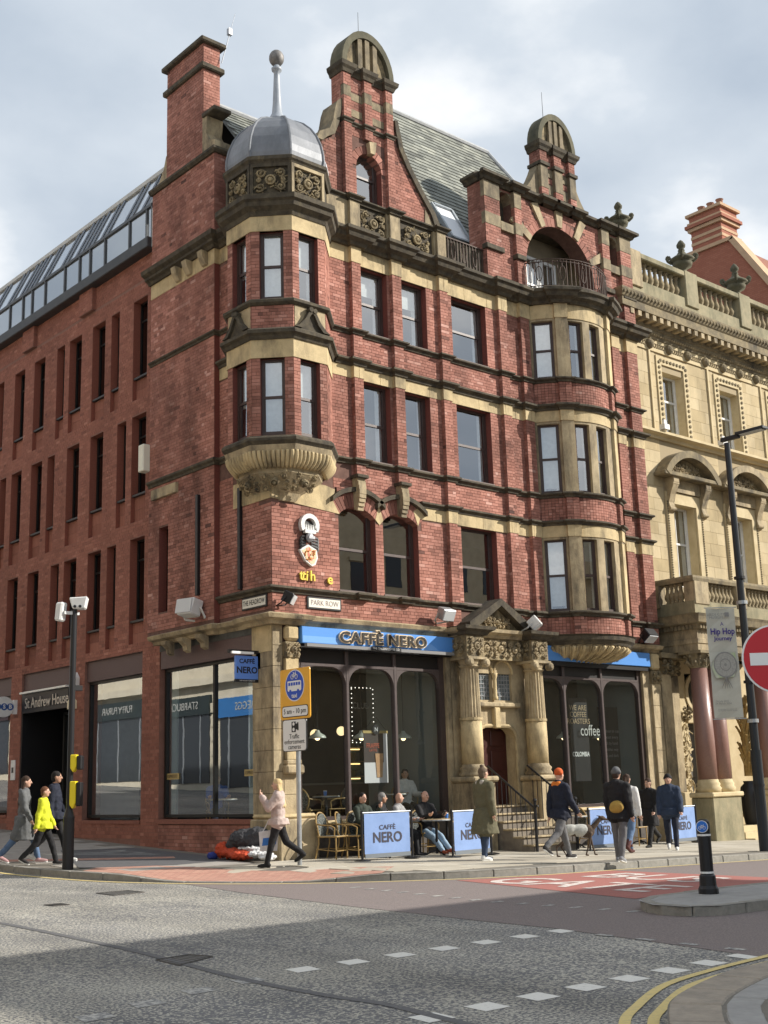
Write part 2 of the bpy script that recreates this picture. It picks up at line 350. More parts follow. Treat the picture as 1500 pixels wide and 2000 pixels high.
# ---------------------------------------------------------------- sash window
def sash(parent,O,U,u0,u1,z0,z1,depth=.2,mf=None,curt=0,arch=0,split=.5,bars=0,name='sash_window',fw=.055,blind=0):
    mf=mf or M_brown; T=frame(O,*U); g=MB(); d0,d1=depth,depth+.07
    g.box(u0,u0+fw,d0,d1,z0,z1,T); g.box(u1-fw,u1,d0,d1,z0,z1,T); g.box(u0+fw,u1-fw,d0,d1,z0,z0+fw*1.6,T); g.box(u0+fw,u1-fw,d0,d1,z1-fw,z1,T)
    zm=z0+(z1-z0)*split; s=.035
    a,b=u0+fw,u1-fw
    g.box(a,b,d0+.02,d1-.005,zm-.03,zm+.03,T)
    for x in(a,b-s): 
        g.box(x,x+s,d0+.015,d1-.012,zm+.03,z1-fw,T); g.box(x,x+s,d0+.035,d1-.004,z0+fw*1.6,zm-.03,T)
    if bars:
        for k in range(1,bars): 
            xx=a+(b-a)*k/bars; g.box(xx-.012,xx+.012,d0+.03,d1-.02,z0+fw,z1-fw,T)
    o=g.build(name,mf,parent)
    for zz0,zz1,dd in((zm+.03,z1-fw,d0+.04),(z0+fw*1.6,zm-.03,d0+.05)):
        t1,t2=random.uniform(-.007,.009),random.uniform(-.006,.006)
        MB().add([T@Vector(p) for p in((a+s,dd,zz0),(b-s,dd+t2,zz0),(b-s,dd+t1+t2,zz1),(a+s,dd+t1,zz1))],[(0,1,2,3)]).build('pane',M_glass,o)
    if curt:
        for side in ((0,1) if curt==2 else (1,)):
            ww=(b-a)*random.uniform(.14,.24); g=MB(); n=10; xs=[(a if side==0 else b-ww)+ww*i/n for i in range(n+1)]
            for i in range(n):
                y0=d1+.06+.02*(i%2); y1=d1+.06+.02*((i+1)%2)
                g.add([T@Vector(p) for p in((xs[i],y0,z0+.05),(xs[i+1],y1,z0+.05),(xs[i+1],y1,z1-.03),(xs[i],y0,z1-.03))],[(0,1,2,3)])
            g.build('curtain',M_curt,o)
    if blind:
        zb=z1-(z1-z0)*blind
        MB().box(a,b,d1+.05,d1+.056,zb,z1-.02,T).build('blind',M_curt,o)
    return o
def gz(x,y):
    sp=lambda t:1.5*math.log1p(math.exp(max(-60,min(60,t/1.5))))
    return -0.0235*sp(x)+0.045*sp(y)-0.008*sp(-y-6)
# ================================================================ ground
def sstep(a,b,x):
    t=max(0,min(1,(x-a)/(b-a))); return t*t*(3-2*t)
def pz(x,y):   # pavement level, lowered at the dropped kerb of the crossing
    return gz(x,y)-.105*(1-sstep(1.0,2.7,math.hypot(x+3.0,y+3.0)))
def asphalt():
    m=bpy.data.materials.new('worn_asphalt'); m.use_nodes=True; t=m.node_tree; b=t.nodes['Principled BSDF']; L=t.links.new
    g=t.nodes.new('ShaderNodeNewGeometry'); mp=t.nodes.new('ShaderNodeMapping'); mp.inputs['Scale'].default_value=(1,1,1); L(g.outputs['Position'],mp.inputs[0])
    v=t.nodes.new('ShaderNodeTexNoise'); v.inputs['Scale'].default_value=36; v.inputs['Detail'].default_value=2.5; v.inputs['Roughness'].default_value=.5; L(mp.outputs[0],v.inputs['Vector'])
    big=t.nodes.new('ShaderNodeTexNoise'); big.inputs['Scale'].default_value=.55; big.inputs['Detail'].default_value=4; L(mp.outputs[0],big.inputs['Vector'])
    s=t.nodes.new('ShaderNodeMath'); s.operation='MULTIPLY_ADD'; s.inputs[1].default_value=.22; L(big.outputs[0],s.inputs[0]); L(v.outputs[0],s.inputs[2])
    r=t.nodes.new('ShaderNodeMapRange'); r.inputs[1].default_value=.605; r.inputs[2].default_value=.655; L(s.outputs[0],r.inputs[0])
    col=t.nodes.new('ShaderNodeMix'); col.data_type='RGBA'; col.inputs[6].default_value=(.15,.151,.156,1); col.inputs[7].default_value=(.43,.41,.35,1); L(r.outputs[0],col.inputs[0])
    v2=t.nodes.new('ShaderNodeTexNoise'); v2.inputs['Scale'].default_value=110; v2.inputs['Detail'].default_value=2; L(mp.outputs[0],v2.inputs['Vector'])
    q=t.nodes.new('ShaderNodeMapRange'); q.inputs[3].default_value=.72; q.inputs[4].default_value=1.25; q.inputs[1].default_value=.3; q.inputs[2].default_value=.7; L(v2.outputs[0],q.inputs[0])
    x=t.nodes.new('ShaderNodeMix'); x.data_type='RGBA'; x.blend_type='MULTIPLY'; x.inputs[0].default_value=1; L(col.outputs[2],x.inputs[6]); L(q.outputs[0],x.inputs[7])
    w3=t.nodes.new('ShaderNodeTexNoise'); w3.inputs['Scale'].default_value=.38; w3.inputs['Detail'].default_value=7; w3.inputs['Roughness'].default_value=.62; mp3=t.nodes.new('ShaderNodeMapping'); mp3.inputs['Scale'].default_value=(1.6,.5,1); L(g.outputs['Position'],mp3.inputs[0]); L(mp3.outputs[0],w3.inputs['Vector'])
    q3=t.nodes.new('ShaderNodeMapRange'); q3.inputs[1].default_value=.32; q3.inputs[2].default_value=.66; q3.inputs[3].default_value=.68; q3.inputs[4].default_value=1.16; L(w3.outputs[0],q3.inputs[0])
    x3=t.nodes.new('ShaderNodeMix'); x3.data_type='RGBA'; x3.blend_type='MULTIPLY'; x3.inputs[0].default_value=1; L(x.outputs[2],x3.inputs[6]); L(q3.outputs[0],x3.inputs[7]); L(x3.outputs[2],b.inputs['Base Color'])
    b.inputs['Roughness'].default_value=.85; b.inputs['Specular IOR Level'].default_value=.25
    bu=t.nodes.new('ShaderNodeBump'); bu.inputs['Strength'].default_value=.5; bu.inputs['Distance'].default_value=.012; L(v.outputs[0],bu.inputs['Height']); L(bu.outputs[0],b.inputs['Normal'])
    return m
M_asph=asphalt()
M_redasph=mat('reddish_surfacing',(.16,.135,.13),(.28,.235,.22),55,.9,bump=.4,bsc=60,lo=.4,hi=.7,det=3)
M_tar=mat('tar_joint',(.09,.09,.095),(.15,.15,.15),30,.8)
M_lane=mat('red_lane_coating',(.38,.145,.122),(.31,.125,.107),25,.85,bump=.2,bsc=60,dirt=(.22,.12,.11),dlo=.6,dhi=.85,dsc=3)
M_rpaint=mat('road_paint',(.72,.71,.66),(.42,.41,.38),35,.7,lo=.55,hi=.75)
M_ypaint=mat('yellow_road_paint',(.66,.53,.22),(.5,.42,.22),20,.7,lo=.5,hi=.7)
M_pave=mat('paving_joint',(.2,.18,.15),(.15,.14,.12),10,.95)
PVR=[(0,(.4,.36,.29)),(.5,(.48,.44,.36)),(1,(.56,.52,.44))]
M_slab=brickmat('paving_slab',PVR,'obj',(.82,1.05),1.2)
M_kerb=mat('kerb_granite',(.30,.285,.25),(.22,.21,.185),9,.85,bump=.4,bsc=50)
M_cobble=mat('old_kerb_stone',(.36,.31,.25),(.26,.23,.19),7,.85,bump=.6,bsc=30)
M_grey=mat('grey_slab',(.34,.335,.32),(.28,.275,.265),6,.9,bump=.2,bsc=60)
def blockpave():
    m=bpy.data.materials.new('red_block_paving'); m.use_nodes=True; t=m.node_tree; b=t.nodes['Principled BSDF']; L=t.links.new
    g=t.nodes.new('ShaderNodeNewGeometry'); k=t.nodes.new('ShaderNodeTexBrick'); k.inputs['Scale'].default_value=1; k.inputs['Brick Width'].default_value=.2; k.inputs['Row Height'].default_value=.1; k.inputs['Mortar Size'].default_value=.006
    k.inputs['Color1'].default_value=(.42,.21,.16,1); k.inputs['Color2'].default_value=(.5,.28,.21,1); k.inputs['Mortar'].default_value=(.2,.13,.1,1)
    mp=t.nodes.new('ShaderNodeMapping'); mp.inputs['Rotation'].default_value=(0,0,R(0)); L(g.outputs['Position'],mp.inputs[0]); L(mp.outputs[0],k.inputs['Vector']); L(k.outputs['Color'],b.inputs['Base Color']); b.inputs['Roughness'].default_value=.9
    return m
M_block=blockpave()
def sheet(name,poly,off,mats,zf=gz,parent=None,n=1.0):
    bm=bmesh.new(); vs=[bm.verts.new((p[0],p[1],0)) for p in poly]; f=bm.faces.new(vs)
    x0,x1=min(p[0] for p in poly),max(p[0] for p in poly); y0,y1=min(p[1] for p in poly),max(p[1] for p in poly)
    k=math.ceil(x0/n)*n
    while k<x1:
        bmesh.ops.bisect_plane(bm,geom=bm.verts[:]+bm.edges[:]+bm.faces[:],plane_co=(k,0,0),plane_no=(1,0,0)); k+=n
    k=math.ceil(y0/n)*n
    while k<y1:
        bmesh.ops.bisect_plane(bm,geom=bm.verts[:]+bm.edges[:]+bm.faces[:],plane_co=(0,k,0),plane_no=(0,1,0)); k+=n
    for v in bm.verts: v.co.z=zf(v.co.x,v.co.y)+off
    bmesh.ops.triangulate(bm,faces=[f for f in bm.faces if len(f.verts)>4])
    me=bpy.data.meshes.new(name); bm.normal_update()
    for f in bm.faces:
        if f.normal.z<0: f.normal_flip()
    bm.to_mesh(me); bm.free(); return link(name,me,mats,parent)
def tagS(o): o['kind']='structure'; return o
def ribbon(name,pts,wd,off,mats,zf=gz,parent=None):
    P=[Vector(p) for p in pts]; L_,R_=[],[]
    for i,p in enumerate(P):
        d=(P[min(i+1,len(P)-1)]-P[max(i-1,0)]).normalized(); n=Vector((-d.y,d.x))*wd/2
        a,b=p+n,p-n; L_.append((a.x,a.y,zf(a.x,a.y)+off)); R_.append((b.x,b.y,zf(b.x,b.y)+off))
    g=MB(); k=len(P); g.add(L_+R_,[(i,k+i,k+i+1,i+1) for i in range(k-1)])
    me=bpy.data.meshes.new(name); me.from_pydata(g.v,[],g.f); me.update(); return link(name,me,mats,parent)
def smooth_poly(pts,n=6):
    out=[]; P=[pts[0]]+list(pts)+[pts[-1]]
    for i in range(1,len(P)-2):
        p0,p1,p2,p3=[Vector(q) for q in P[i-1:i+3]]
        for k in range(n):
            t=k/n; out.append(tuple(.5*((2*p1)+(-p0+p2)*t+(2*p0-5*p1+4*p2-p3)*t*t+(-p0+3*p1-3*p2+p3)*t**3)))
    out.append(tuple(pts[-1])); return out
bm_=[(x,y) for x,y in((-90,-90),(90,-90),(90,90),(-90,90))]
road=tagS(sheet('road',bm_,-.12,M_asph,n=1.0))
# reddish surfacing over Park Row's mouth
sheet('reddish_surfacing',[(-3.6,-2.1),(-4.12,-4.9),(-4.5,-8),(-4.68,-10.6),(-4.7,-11.7),(-4.95,-13.2),(-5.2,-14.6),(-3,-15.3),(40,-15.3),(40,-6.3),(2.5,-6.2),(-.2,-5.7),(-1.5,-4.9),(-2.6,-3.8)],-.116,M_redasph,parent=road)
sheet('red_bus_lane',[(-.62,-5.95),(.4,-6.28),(2.9,-6.35),(3.0,-10.1),(-1.55,-10.35)],-.112,M_lane,parent=road)
M_worn0=mat('lane_lettering',(.62,.58,.54),(.45,.24,.2),22,.8,lo=.5,hi=.66)
for s,x in(('GATE',-.15),('BUS',1.75)):
    mm=Matrix(((0,1,0,x),(-1,0,0,-8.15),(0,0,1,gz(x,-8.1)-.1075),(0,0,0,1)))@Matrix.Rotation(R(1.2),4,'X')
    o=text('road_lettering',s,1.75,M_worn0,road,None,ext=0,sx=.78,bold=.02); o.data.transform(mm)
    for v in o.data.vertices: v.co.z=gz(v.co.x,v.co.y)-.1075
# stop/yellow lines
KERB=smooth_poly([(-4.75,40),(-4.75,20),(-4.7,8),(-4.62,3),(-4.45,1.2),(-4.1,-.6),(-3.5,-2.2),(-2.6,-3.7),(-1.5,-4.8),(-.2,-5.6),(1.2,-6.0),(3,-6.08),(8,-6.1),(14,-6.1),(40,-6.2)],8)
def offs(pts,d):
    P=[Vector(p) for p in pts]; o=[]
    for i,p in enumerate(P):
        t=(P[min(i+1,len(P)-1)]-P[max(i-1,0)]).normalized(); o.append((p.x+t.y*d,p.y-t.x*d))
    return o
ribbon('yellow_line',offs(KERB,.22),.1,-.1125,M_ypaint,parent=road)
for k in range(8): 
    x=-8.35+.585*k; 
    if k<7: sheet('crossing_stud_mark',[(x-.14,-12.02),(x+.12,-12.02),(x+.16,-11.77),(x-.1,-11.77)],-.1165,M_rpaint,parent=road)
for k in range(8):
    x=-9.13+.557*k; sheet('crossing_stud_mark',[(x-.14,-14.55),(x+.12,-14.55),(x+.15,-14.29),(x-.11,-14.29)],-.1165,M_rpaint,parent=road)
M_worn=mat('worn_paint',(.5,.49,.45),(.2,.2,.2),18,.8,lo=.42,hi=.56)
for x,y in((-9.03,-12.04),(-9.6,-12.15),(-10.2,-12.35),(-10.75,-12.55)): sheet('worn_stud_mark',[(x-.15,y-.12),(x+.12,y-.1),(x+.15,y+.12),(x-.1,y+.13)],-.1165,M_worn,parent=road)
for i in range(14):
    y=-12.5-.54*i if i<5 else 0
    if i<5: sheet('lane_dash',[(-4.85-.02*i-.05,y-.1),(-4.85-.02*i+.05,y-.1),(-4.85-.02*i+.05,y+.1),(-4.85-.02*i-.05,y+.1)],-.1125,M_worn,parent=road)
for i in range(16):   # small dashes along the lane's edge
    t=i/15; x=-2.5-.9*t+ (0 if t<.5 else (t-.5)*1.2); y=-5.6-6.6*t
    sheet('lane_dash',[(x-.1,y-.05),(x+.1,y-.05),(x+.1,y+.05),(x-.1,y+.05)],-.1125,M_worn,parent=road)
ribbon('tar_joint',smooth_poly([(-8.3,-2),(-8.42,-5.7),(-8.68,-9.4),(-9.0,-11.8),(-9.05,-13.1),(-9.0,-13.8),(-9.12,-14.7),(-9.3,-16.5)]),.1,-.1155,M_tar,parent=road)
def cover(name,poly,label):
    g=MB(); c=(sum(p[0] for p in poly)/4,sum(p[1] for p in poly)/4); zf=lambda p:gz(*p)-.1195
    for a,b in zip(poly,poly[1:]+poly[:1]):
        g.tube((*a,zf(a)),(*b,zf(b)),.012,n=4)
    for t in [i/7 for i in range(1,7)]:
        a=[poly[0][k]*(1-t)+poly[1][k]*t for k in(0,1)]; b=[poly[3][k]*(1-t)+poly[2][k]*t for k in(0,1)]; g.tube((*a,zf(a)-.002),(*b,zf(b)-.002),.009,n=4)
    o=g.build(name,mat('cast_iron',(.06,.055,.05),(.1,.09,.08),30,.7,.5),None)
    MB().add([(*p,zf(p)+.002) for p in poly],[(0,1,2,3)]).build('plate',mat('iron_plate',(.17,.165,.155),(.1,.1,.095),40,.7,.1),o)
    tag(o,label,'manhole cover','manhole covers in the road'); return o
cover('manhole_cover',[(-5.55,-3.4),(-4.95,-3.3),(-4.95,-2.75),(-5.5,-2.75)],'square iron manhole cover in the sunlit road near the yellow line')
cover('manhole_cover',[(-8.95,-10.8),(-8.42,-10.55),(-8.5,-10.25),(-8.9,-10.3)],'iron manhole cover in the shaded road on the tar joint')
cover('manhole_cover',[(-6.95,-4.2),(-6.7,-4.2),(-6.7,-3.9),(-6.95,-3.9)],'small drain cover in the sunlit road at the left')
# pavement round the corner
def inner(p):
    if p[1]>.2 and p[0]<0: return (.3,p[1])
    if p[0]>.3 : return (p[0],.3)
    return (.3,.3)
g=MB(); K=KERB; n=len(K); m_=10
for p in K:
    q=inner(p)
    for j in range(m_+1):
        t=j/m_; x=p[0]*(1-t)+q[0]*t; y=p[1]*(1-t)+q[1]*t; g.v.append((x,y,pz(x,y)-.008))
g.f=[(i*(m_+1)+j,(i+1)*(m_+1)+j,(i+1)*(m_+1)+j+1,i*(m_+1)+j+1) for i in range(n-1) for j in range(m_)]; g.m=[0]*len(g.f)
pave=tagS(g.build('pavement',M_pave)); 
def slabmesh(a,b,j=.008):
    g=MB(); g.box(-a/2+j/2,a/2-j/2,-b/2+j/2,b/2-j/2,-.03,.006); return g.mesh('paving_slab')
def place_slabs(a,b,xs,ys,ok,mats):
    me=slabmesh(a,b); me.materials.append(mats)
    for r_,y in enumerate(ys):
        for x in xs:
            x2=x+(a/2 if r_%2 else 0)
            if not ok(x2,y): continue
            z=pz(x2,y); gx=(pz(x2+.3,y)-pz(x2-.3,y))/.6; gy=(pz(x2,y+.3)-pz(x2,y-.3))/.6
            nn=Vector((-gx,-gy,1)).normalized(); q=Vector((0,0,1)).rotation_difference(nn)
            link('paving_slab',me,None,pave,Matrix.Translation((x2,y,z-.004+random.uniform(-.0015,.0015)))@q.to_matrix().to_4x4())
KV=[Vector(p) for p in KERB]
def inside(x,y,mg=.55):
    best=9; 
    for a,b in zip(KV,KV[1:]):
        d=b-a; t=max(0,min(1,(Vector((x,y))-a).dot(d)/d.length_squared)); w=Vector((x,y))-(a+d*t)
        s=d.x*w.y-d.y*w.x
        if w.length<abs(best): best=w.length if s>0 else -w.length
    return best
xs=[-4.0+.9*i for i in range(24)]; ys=[-.75-.6*i for i in range(10)]
place_slabs(.9,.6,xs,ys,lambda x,y: x<17 and inside(x,y)>.62 and (math.hypot(x+3.0,y+3.0)>2.0) and not(x<-.4 and y>-1.0),M_slab)
place_slabs(.9,.6,[-4.0+.9*i for i in range(5)],[-.15+.6*i for i in range(26)],lambda x,y: x<-.75 and inside(x,y)>.62 and y<14 and math.hypot(x+3.0,y+3.0)>2.4 and not(x>-2.0 and 1<y<5.2),mat('old_slab',(.36,.34,.31),(.3,.28,.25),2,.9,bump=.2,bsc=50))
# red block paving at the dropped kerb
rp=[p for p in offs(KERB,-.16) if -4.3<p[0]<-1.1 and p[1]<.4]
inn=[(p[0]+(1.75 if True else 0)*.75,p[1]+1.75*.66) for p in rp]
sheet('red_block_paving',rp+inn[::-1],.0035,M_block,zf=pz,parent=pave,n=.5)
sheet('dark_patch',[(-3.9,.9),(-2.2,.2),(-.6,.45),(-.4,2.3),(-.45,4.8),(-2.2,5.1)],.0045,mat('asphalt_patch',(.085,.085,.09),(.12,.12,.125),20,.9,bump=.3,bsc=50),zf=pz,parent=pave,n=.5)
ribbon('red_block_band',[(-4.3,3.6),(-3.2,2.9),(-1.2,1.9)],.45,.0065,M_block,zf=pz,parent=pave)
# kerb stones
def kerb(curve,st,en,L_,wd,zf,parent,mats,up=.0,name='kerbstone',dn=-.25,jn=.012):
    P=[Vector(p) for p in curve]; acc=[0]
    for a,b in zip(P,P[1:]): acc.append(acc[-1]+(b-a).length)
    def at(s):
        for i in range(len(P)-1):
            if acc[i+1]>=s: t=(s-acc[i])/(acc[i+1]-acc[i]); return P[i].lerp(P[i+1],t),(P[i+1]-P[i]).normalized()
        return P[-1],(P[-1]-P[-2]).normalized()
    s=0
    while s<acc[-1]-L_:
        p,t=at(s+L_/2)
        if st(p):
            g=MB(); q=[]
            for ss in(s+jn/2,s+L_/2,s+L_-jn/2):
                c,d=at(ss); nn=Vector((-d.y,d.x)); q.append((c,c+nn*wd))
            poly=[v[0] for v in q]+[v[1] for v in q[::-1]]
            k=len(poly); dz=random.uniform(-.004,.004)+up
            v=[(a.x,a.y,gz(a.x,a.y)+dn) for a in poly]+[(a.x,a.y,zf(a.x,a.y)+dz) for a in poly]
            g.add(v,[tuple(range(k))[::-1],tuple(range(k,2*k))]+[(i,(i+1)%k,(i+1)%k+k,i+k) for i in range(k)]); g.build(name,mats,parent,bevel=.015)
        s+=L_
kerb(KERB,lambda p:p.y<16 and p.x<18,None,.92,.16,pz,pave,M_kerb,.003)
# traffic island
isl=[(9,-10.95),(2,-10.98),(-1.2,-11.0),(-2.1,-11.02),(-2.65,-11.25),(-2.98,-11.72),(-2.95,-12.15),(-2.6,-12.42),(-1.64,-12.5),(2,-12.5),(9,-12.5)]
island=tagS(sheet('traffic_island',isl,-.002,M_grey,n=1.0))
kerb(isl,lambda p:p.x<8,None,.8,.14,gz,island,M_kerb,.002)
# near right corner pavement
K2=smooth_poly([(6,-15.0),(0,-15.1),(-4.5,-15.12),(-6.11,-15.2),(-6.9,-15.3),(-7.89,-15.61),(-8.45,-15.95),(-8.95,-16.4),(-9.6,-17.4),(-9.9,-19),(-10,-24)],6)
c2=tagS(sheet('corner_pavement',K2+[(6,-24)],-.004,M_pave,n=1.0))
kerb(K2,lambda p:p.x<0 and p.y>-20,None,.62,.36,gz,c2,M_cobble,.004,name='granite_kerbstone')
kerb([(p[0],p[1]) for p in offs(K2,-.37)],lambda p:p.x<0 and p.y>-20,None,.55,.24,gz,c2,M_grey,.004,name='edging_stone')
me_=slabmesh(.75,.6); me_.materials.append(M_grey); KV2=[Vector(p) for p in K2]
for i in range(14):
    for j in range(12):
        x,y=-9.3+.75*i+(.37 if j%2 else 0),-16.0-.6*j
        KVs=KV; KV=KV2; dd=inside(x,y); KV=KVs
        if dd>1.05 and x<-1: link('paving_slab',me_,None,c2,Matrix.Translation((x,y,gz(x,y)-.002)))
YL=smooth_poly([(6,-14.35),(0,-14.4),(-4,-14.5),(-5.11,-14.59),(-6.02,-14.67),(-6.98,-14.84),(-7.92,-15.27),(-8.41,-15.56),(-9.1,-16.15),(-9.75,-17.2),(-10.1,-19)],5)
for d in(0,-.19): ribbon('double_yellow_line',offs(YL,d),.08,-.1125,M_ypaint,parent=road)
# ================================================================ red brick corner building
cafe=empty('corner_building',(0,0,0),'red brick and sandstone corner building with lead dome, oriel and shaped gables','building')
PX=(1,0); HY=(0,-1)
def prof(z0,z1,o,base=-.06):
    h=z1-z0; return [(base,z0),(o*.35,z0),(o*.45,z0+.35*h),(o*.8,z0+.5*h),(o,z0+.62*h),(o,z1-.12*h),(o*.75,z1),(base,z1)]
PIL=[(2.37,2.65),(3.67,3.97),(5.29,5.57),(7.47,7.77),(8.32,8.66)]
PILR=[(12.25,12.58),(12.95,13.43)]
BX,BY,BRd=10.3,.793,1.786
def bowp(a,r=BRd): return (BX+r*math.sin(R(a)),BY-r*math.cos(R(a)))
BPIL=[(-39.3,-28.5),(20.5,31)]
def bowpath(extra=0,pil=True,a0=-63.5,a1=58):
    fix=[(a0+(a1-a0)*i/40,0) for i in range(41)]
    if pil:
        for p,q in BPIL: fix=[k for k in fix if not(p-.8<k[0]<q+.8)]+[(p,0),(p+.25,1),((p+q)/2,1),(q-.25,1),(q,0)]
    return [bowp(a,BRd+extra+(.085 if b else 0)) for a,b in sorted(fix)]
def bumps(x0,x1,pil,y=0,p=.11):
    pts=[(x0,y)]
    for a,b in pil:
        if a>x0 and b<x1: pts+=[(a,y),(a,y-p),(b,y-p),(b,y)]
    return pts+[(x1,y)]
def prow(x0=1.7,bow=True,p=.11):
    if not bow: return bumps(x0,13.45,PIL+PILR,p=p)
    return bumps(x0,8.69,PIL,p=p)+bowpath()+[(11.93,0)]+bumps(11.95,13.45,PILR,p=p)[1:]
OC=(.62,.45)
def octp(h,c=OC,ret=True):
    t=h*math.tan(R(22.5)); x,y=c
    q=[(x-h,y+t),(x-h,y-t),(x-t,y-h),(x+t,y-h)]
    if ret:
        a=-q[0][0]+.06; q=[(q[0][0]+a,q[0][1]+a)]+q; b=-q[-1][1]+.06; q=q+[(q[-1][0]+b,q[-1][1]+b)]
    return q
HRP=[(-.15,4.92),(-.15,2.0),(0,2.0)]
# -------- walls
W1=[(1.88,2.98,5.72,7.8),(3.22,4.33,5.72,7.8),(5.80,7.06,5.72,7.68)]
W2=[(2.66,3.58,8.88,10.85),(3.98,4.9,8.88,10.85),(5.83,7.06,8.88,10.85)]
W3=[(2.62,3.58,12.07,13.78),(3.98,4.9,12.07,13.78),(5.8,7.06,12.07,13.78)]
M_reveal=mat('reveal_brick',(.21,.062,.045),(.13,.042,.034),12,.9,str_=6)
hol=W1+W2+W3
wpr=wall('park_row_wall',[M_mortar,M_reveal],cafe,(0,0,0),PX,(0,8.69,5.05,14.3),hol,.24)
wpr2=wall('end_wall',[M_mortar,M_reveal],cafe,(0,0,0),PX,(11.9,13.45,5.05,14.3))
whr=wall('headrow_wall',[M_mortar,M_reveal],cafe,(0,2.0,0),HY,(0,2.0,5.1,14.4),[])
hh=[(.5,.92,5.64,7.72)]
wgb=wall('headrow_gable_wall',[M_mortar,M_reveal],cafe,(-.15,4.92,0),HY,(0,2.92,5.1,16.8),hh,.22)
MB().add([(-.15,2,5.1),(0,2,5.1),(0,2,16.8),(-.15,2,16.8)],[(0,1,2,3)]).build('wall_return',M_reveal,cafe)
# brick areas
archhole=[(1.78,4.45,7.45,8.05)]
stonezone=[(0,1.86,7.62,8.75)]
lay('cafe',(0,0,0),PX,(0,8.69,5.1,5.56),[(5.6,7.7,5.1,5.56)])
lay('cafe',(0,0,0),PX,(0,8.69,5.71,7.96),W1+archhole+[(0,1.86,7.62,8.1),(4.3,8.69,7.68,7.97)])
lay('cafe',(0,0,0),PX,(1.75,8.69,8.12,8.73),[(1.75,2.3,8.4,8.73)])
lay('cafe',(0,0,0),PX,(1.75,8.69,8.87,10.85),W2)
lay('cafe',(0,0,0),PX,(1.75,8.69,11.32,11.93))
lay('cafe',(0,0,0),PX,(1.75,8.69,12.06,13.78),W3)
for z0,z1 in((5.1,5.56),(5.71,7.68),(8.12,8.73),(8.87,10.85),(11.32,11.93),(12.06,13.78)):
    lay('cafe',(0,0,0),PX,(11.9,13.45,z0,z1),[(a,b,z0,z1) for a,b in PILR])
# pilasters as brick strips
def pilaster(a,b,z0,z1,p=.11,y=0,key='cafe',name='pilaster',par=cafe):
    B(name,a,b,y-p,y+.02,z0,z1,M_mortar,par)
    lay(key,(0,y-p,0),PX,(a,b,z0,z1)); lay(key,(a,y,0),(0,-1),(0,p,z0,z1)); lay(key,(b,y-p,0),(0,1),(0,p,z0,z1))
for i,(a,b) in enumerate(PIL):
    zs=[(8.12,8.73),(8.87,10.85),(11.32,11.93),(12.06,13.78)]
    if i>=2: zs=[(5.1,5.56),(5.71,7.68)]+zs
    for z0,z1 in zs: pilaster(a,b,z0,z1)
for a,b in PILR:
    for z0,z1 in((5.1,5.56),(5.71,7.68),(8.12,8.73),(8.87,10.85),(11.32,11.93),(12.06,13.78)): pilaster(a,b,z0,z1)
# headrow walls bricks
lay('cafe',(0,2.0,0),HY,(0,2.0,5.2,5.55)); lay('cafe',(0,2.0,0),HY,(0,2.0,5.72,8.73),[(.55,2.0,8.2,8.75),(1.55,2,7.6,8.75),(0,.6,8.45,8.75)])
lay('cafe',(0,2.0,0),HY,(0,.62,8.87,11.14),[(0,.62,10.85,11.14)]); lay('cafe',(0,2.0,0),HY,(0,.62,11.32,14.2),[(0,.62,13.78,14.2)])
for z0,z1 in((5.2,8.80),(8.97,11.97),(12.1,13.85)): lay('cafe',(-.15,4.92,0),HY,(0,2.92,z0,z1),hh)
lay('cafe',(-.15,4.92,0),HY,(0,2.92,14.5,16.72))
# -------- string courses
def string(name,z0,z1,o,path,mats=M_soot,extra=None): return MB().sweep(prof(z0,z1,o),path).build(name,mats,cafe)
def band(name,z0,z1,path,mats=M_stonel,o=.022):
    P=[Vector(p) for p in path]; cur=[P[0]]; acc=0; rn=random.Random(int(z0*100)); tgt=rn.uniform(.55,1.0)
    def emit(pts):
        if len(pts)>1 and sum((b-a).length for a,b in zip(pts,pts[1:]))>.04: MB().sweep([(-.05,z0),(o,z0),(o,z1),(-.05,z1)],[tuple(p) for p in pts]).build('stone_block',mats,cafe,bevel=.004)
    for a,b in zip(P,P[1:]):
        d=(b-a).length; s=0; u=(b-a).normalized() if d>1e-6 else Vector((1,0))
        while d-s>.2 and acc+(d-s)>tgt:
            t=s+max(.06,tgt-acc)
            if d-t<.05: break
            cur.append(a+u*(t-.003)); emit(cur); cur=[a+u*(t+.003)]; s=t+.003; acc=0; tgt=rn.uniform(.55,1.0)
        acc+=d-s; cur.append(b)
    emit(cur)
string('string_course',5.56,5.71,.13,[(0,2.0),(0,0)]+prow(.01)[0:])
string('string_course',7.98,8.12,.12,prow(4.42)); band('stone_band',7.68,7.98,prow(4.36))
string('string_course',8.73,8.87,.12,prow(1.82)); string('string_course',11.93,12.06,.12,prow(1.78))
string('string_course',11.14,11.32,.16,prow(1.86)); band('stone_band',10.85,11.14,prow(1.78))
band('stone_band',13.78,14.2,prow(1.7)); 
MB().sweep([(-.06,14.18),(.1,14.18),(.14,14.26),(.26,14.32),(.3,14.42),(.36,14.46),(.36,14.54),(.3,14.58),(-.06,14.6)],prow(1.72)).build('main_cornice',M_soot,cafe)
string('string_course',8.80,8.96,.1,HRP+[(0,1.45)]); string('string_course',11.97,12.09,.09,HRP+[(0,1.45)]); string('string_course',11.14,11.32,.14,[(0,1.99),(0,1.4)])
band('stone_band',10.85,11.14,[(0,1.99),(0,1.4)])
band('stone_band',13.8,14.2,[(-.15,4.92),(-.15,2.0),(0,2.0),(0,1.4)])
MB().sweep([(-.06,14.18),(.08,14.18),(.12,14.24),(.2,14.28),(.2,14.34),(.3,14.4),(.32,14.5),(-.06,14.54)],[(-.15,4.95)]+HRP[1:]+[(0,1.4)]).build('headrow_cornice',M_soot,cafe)
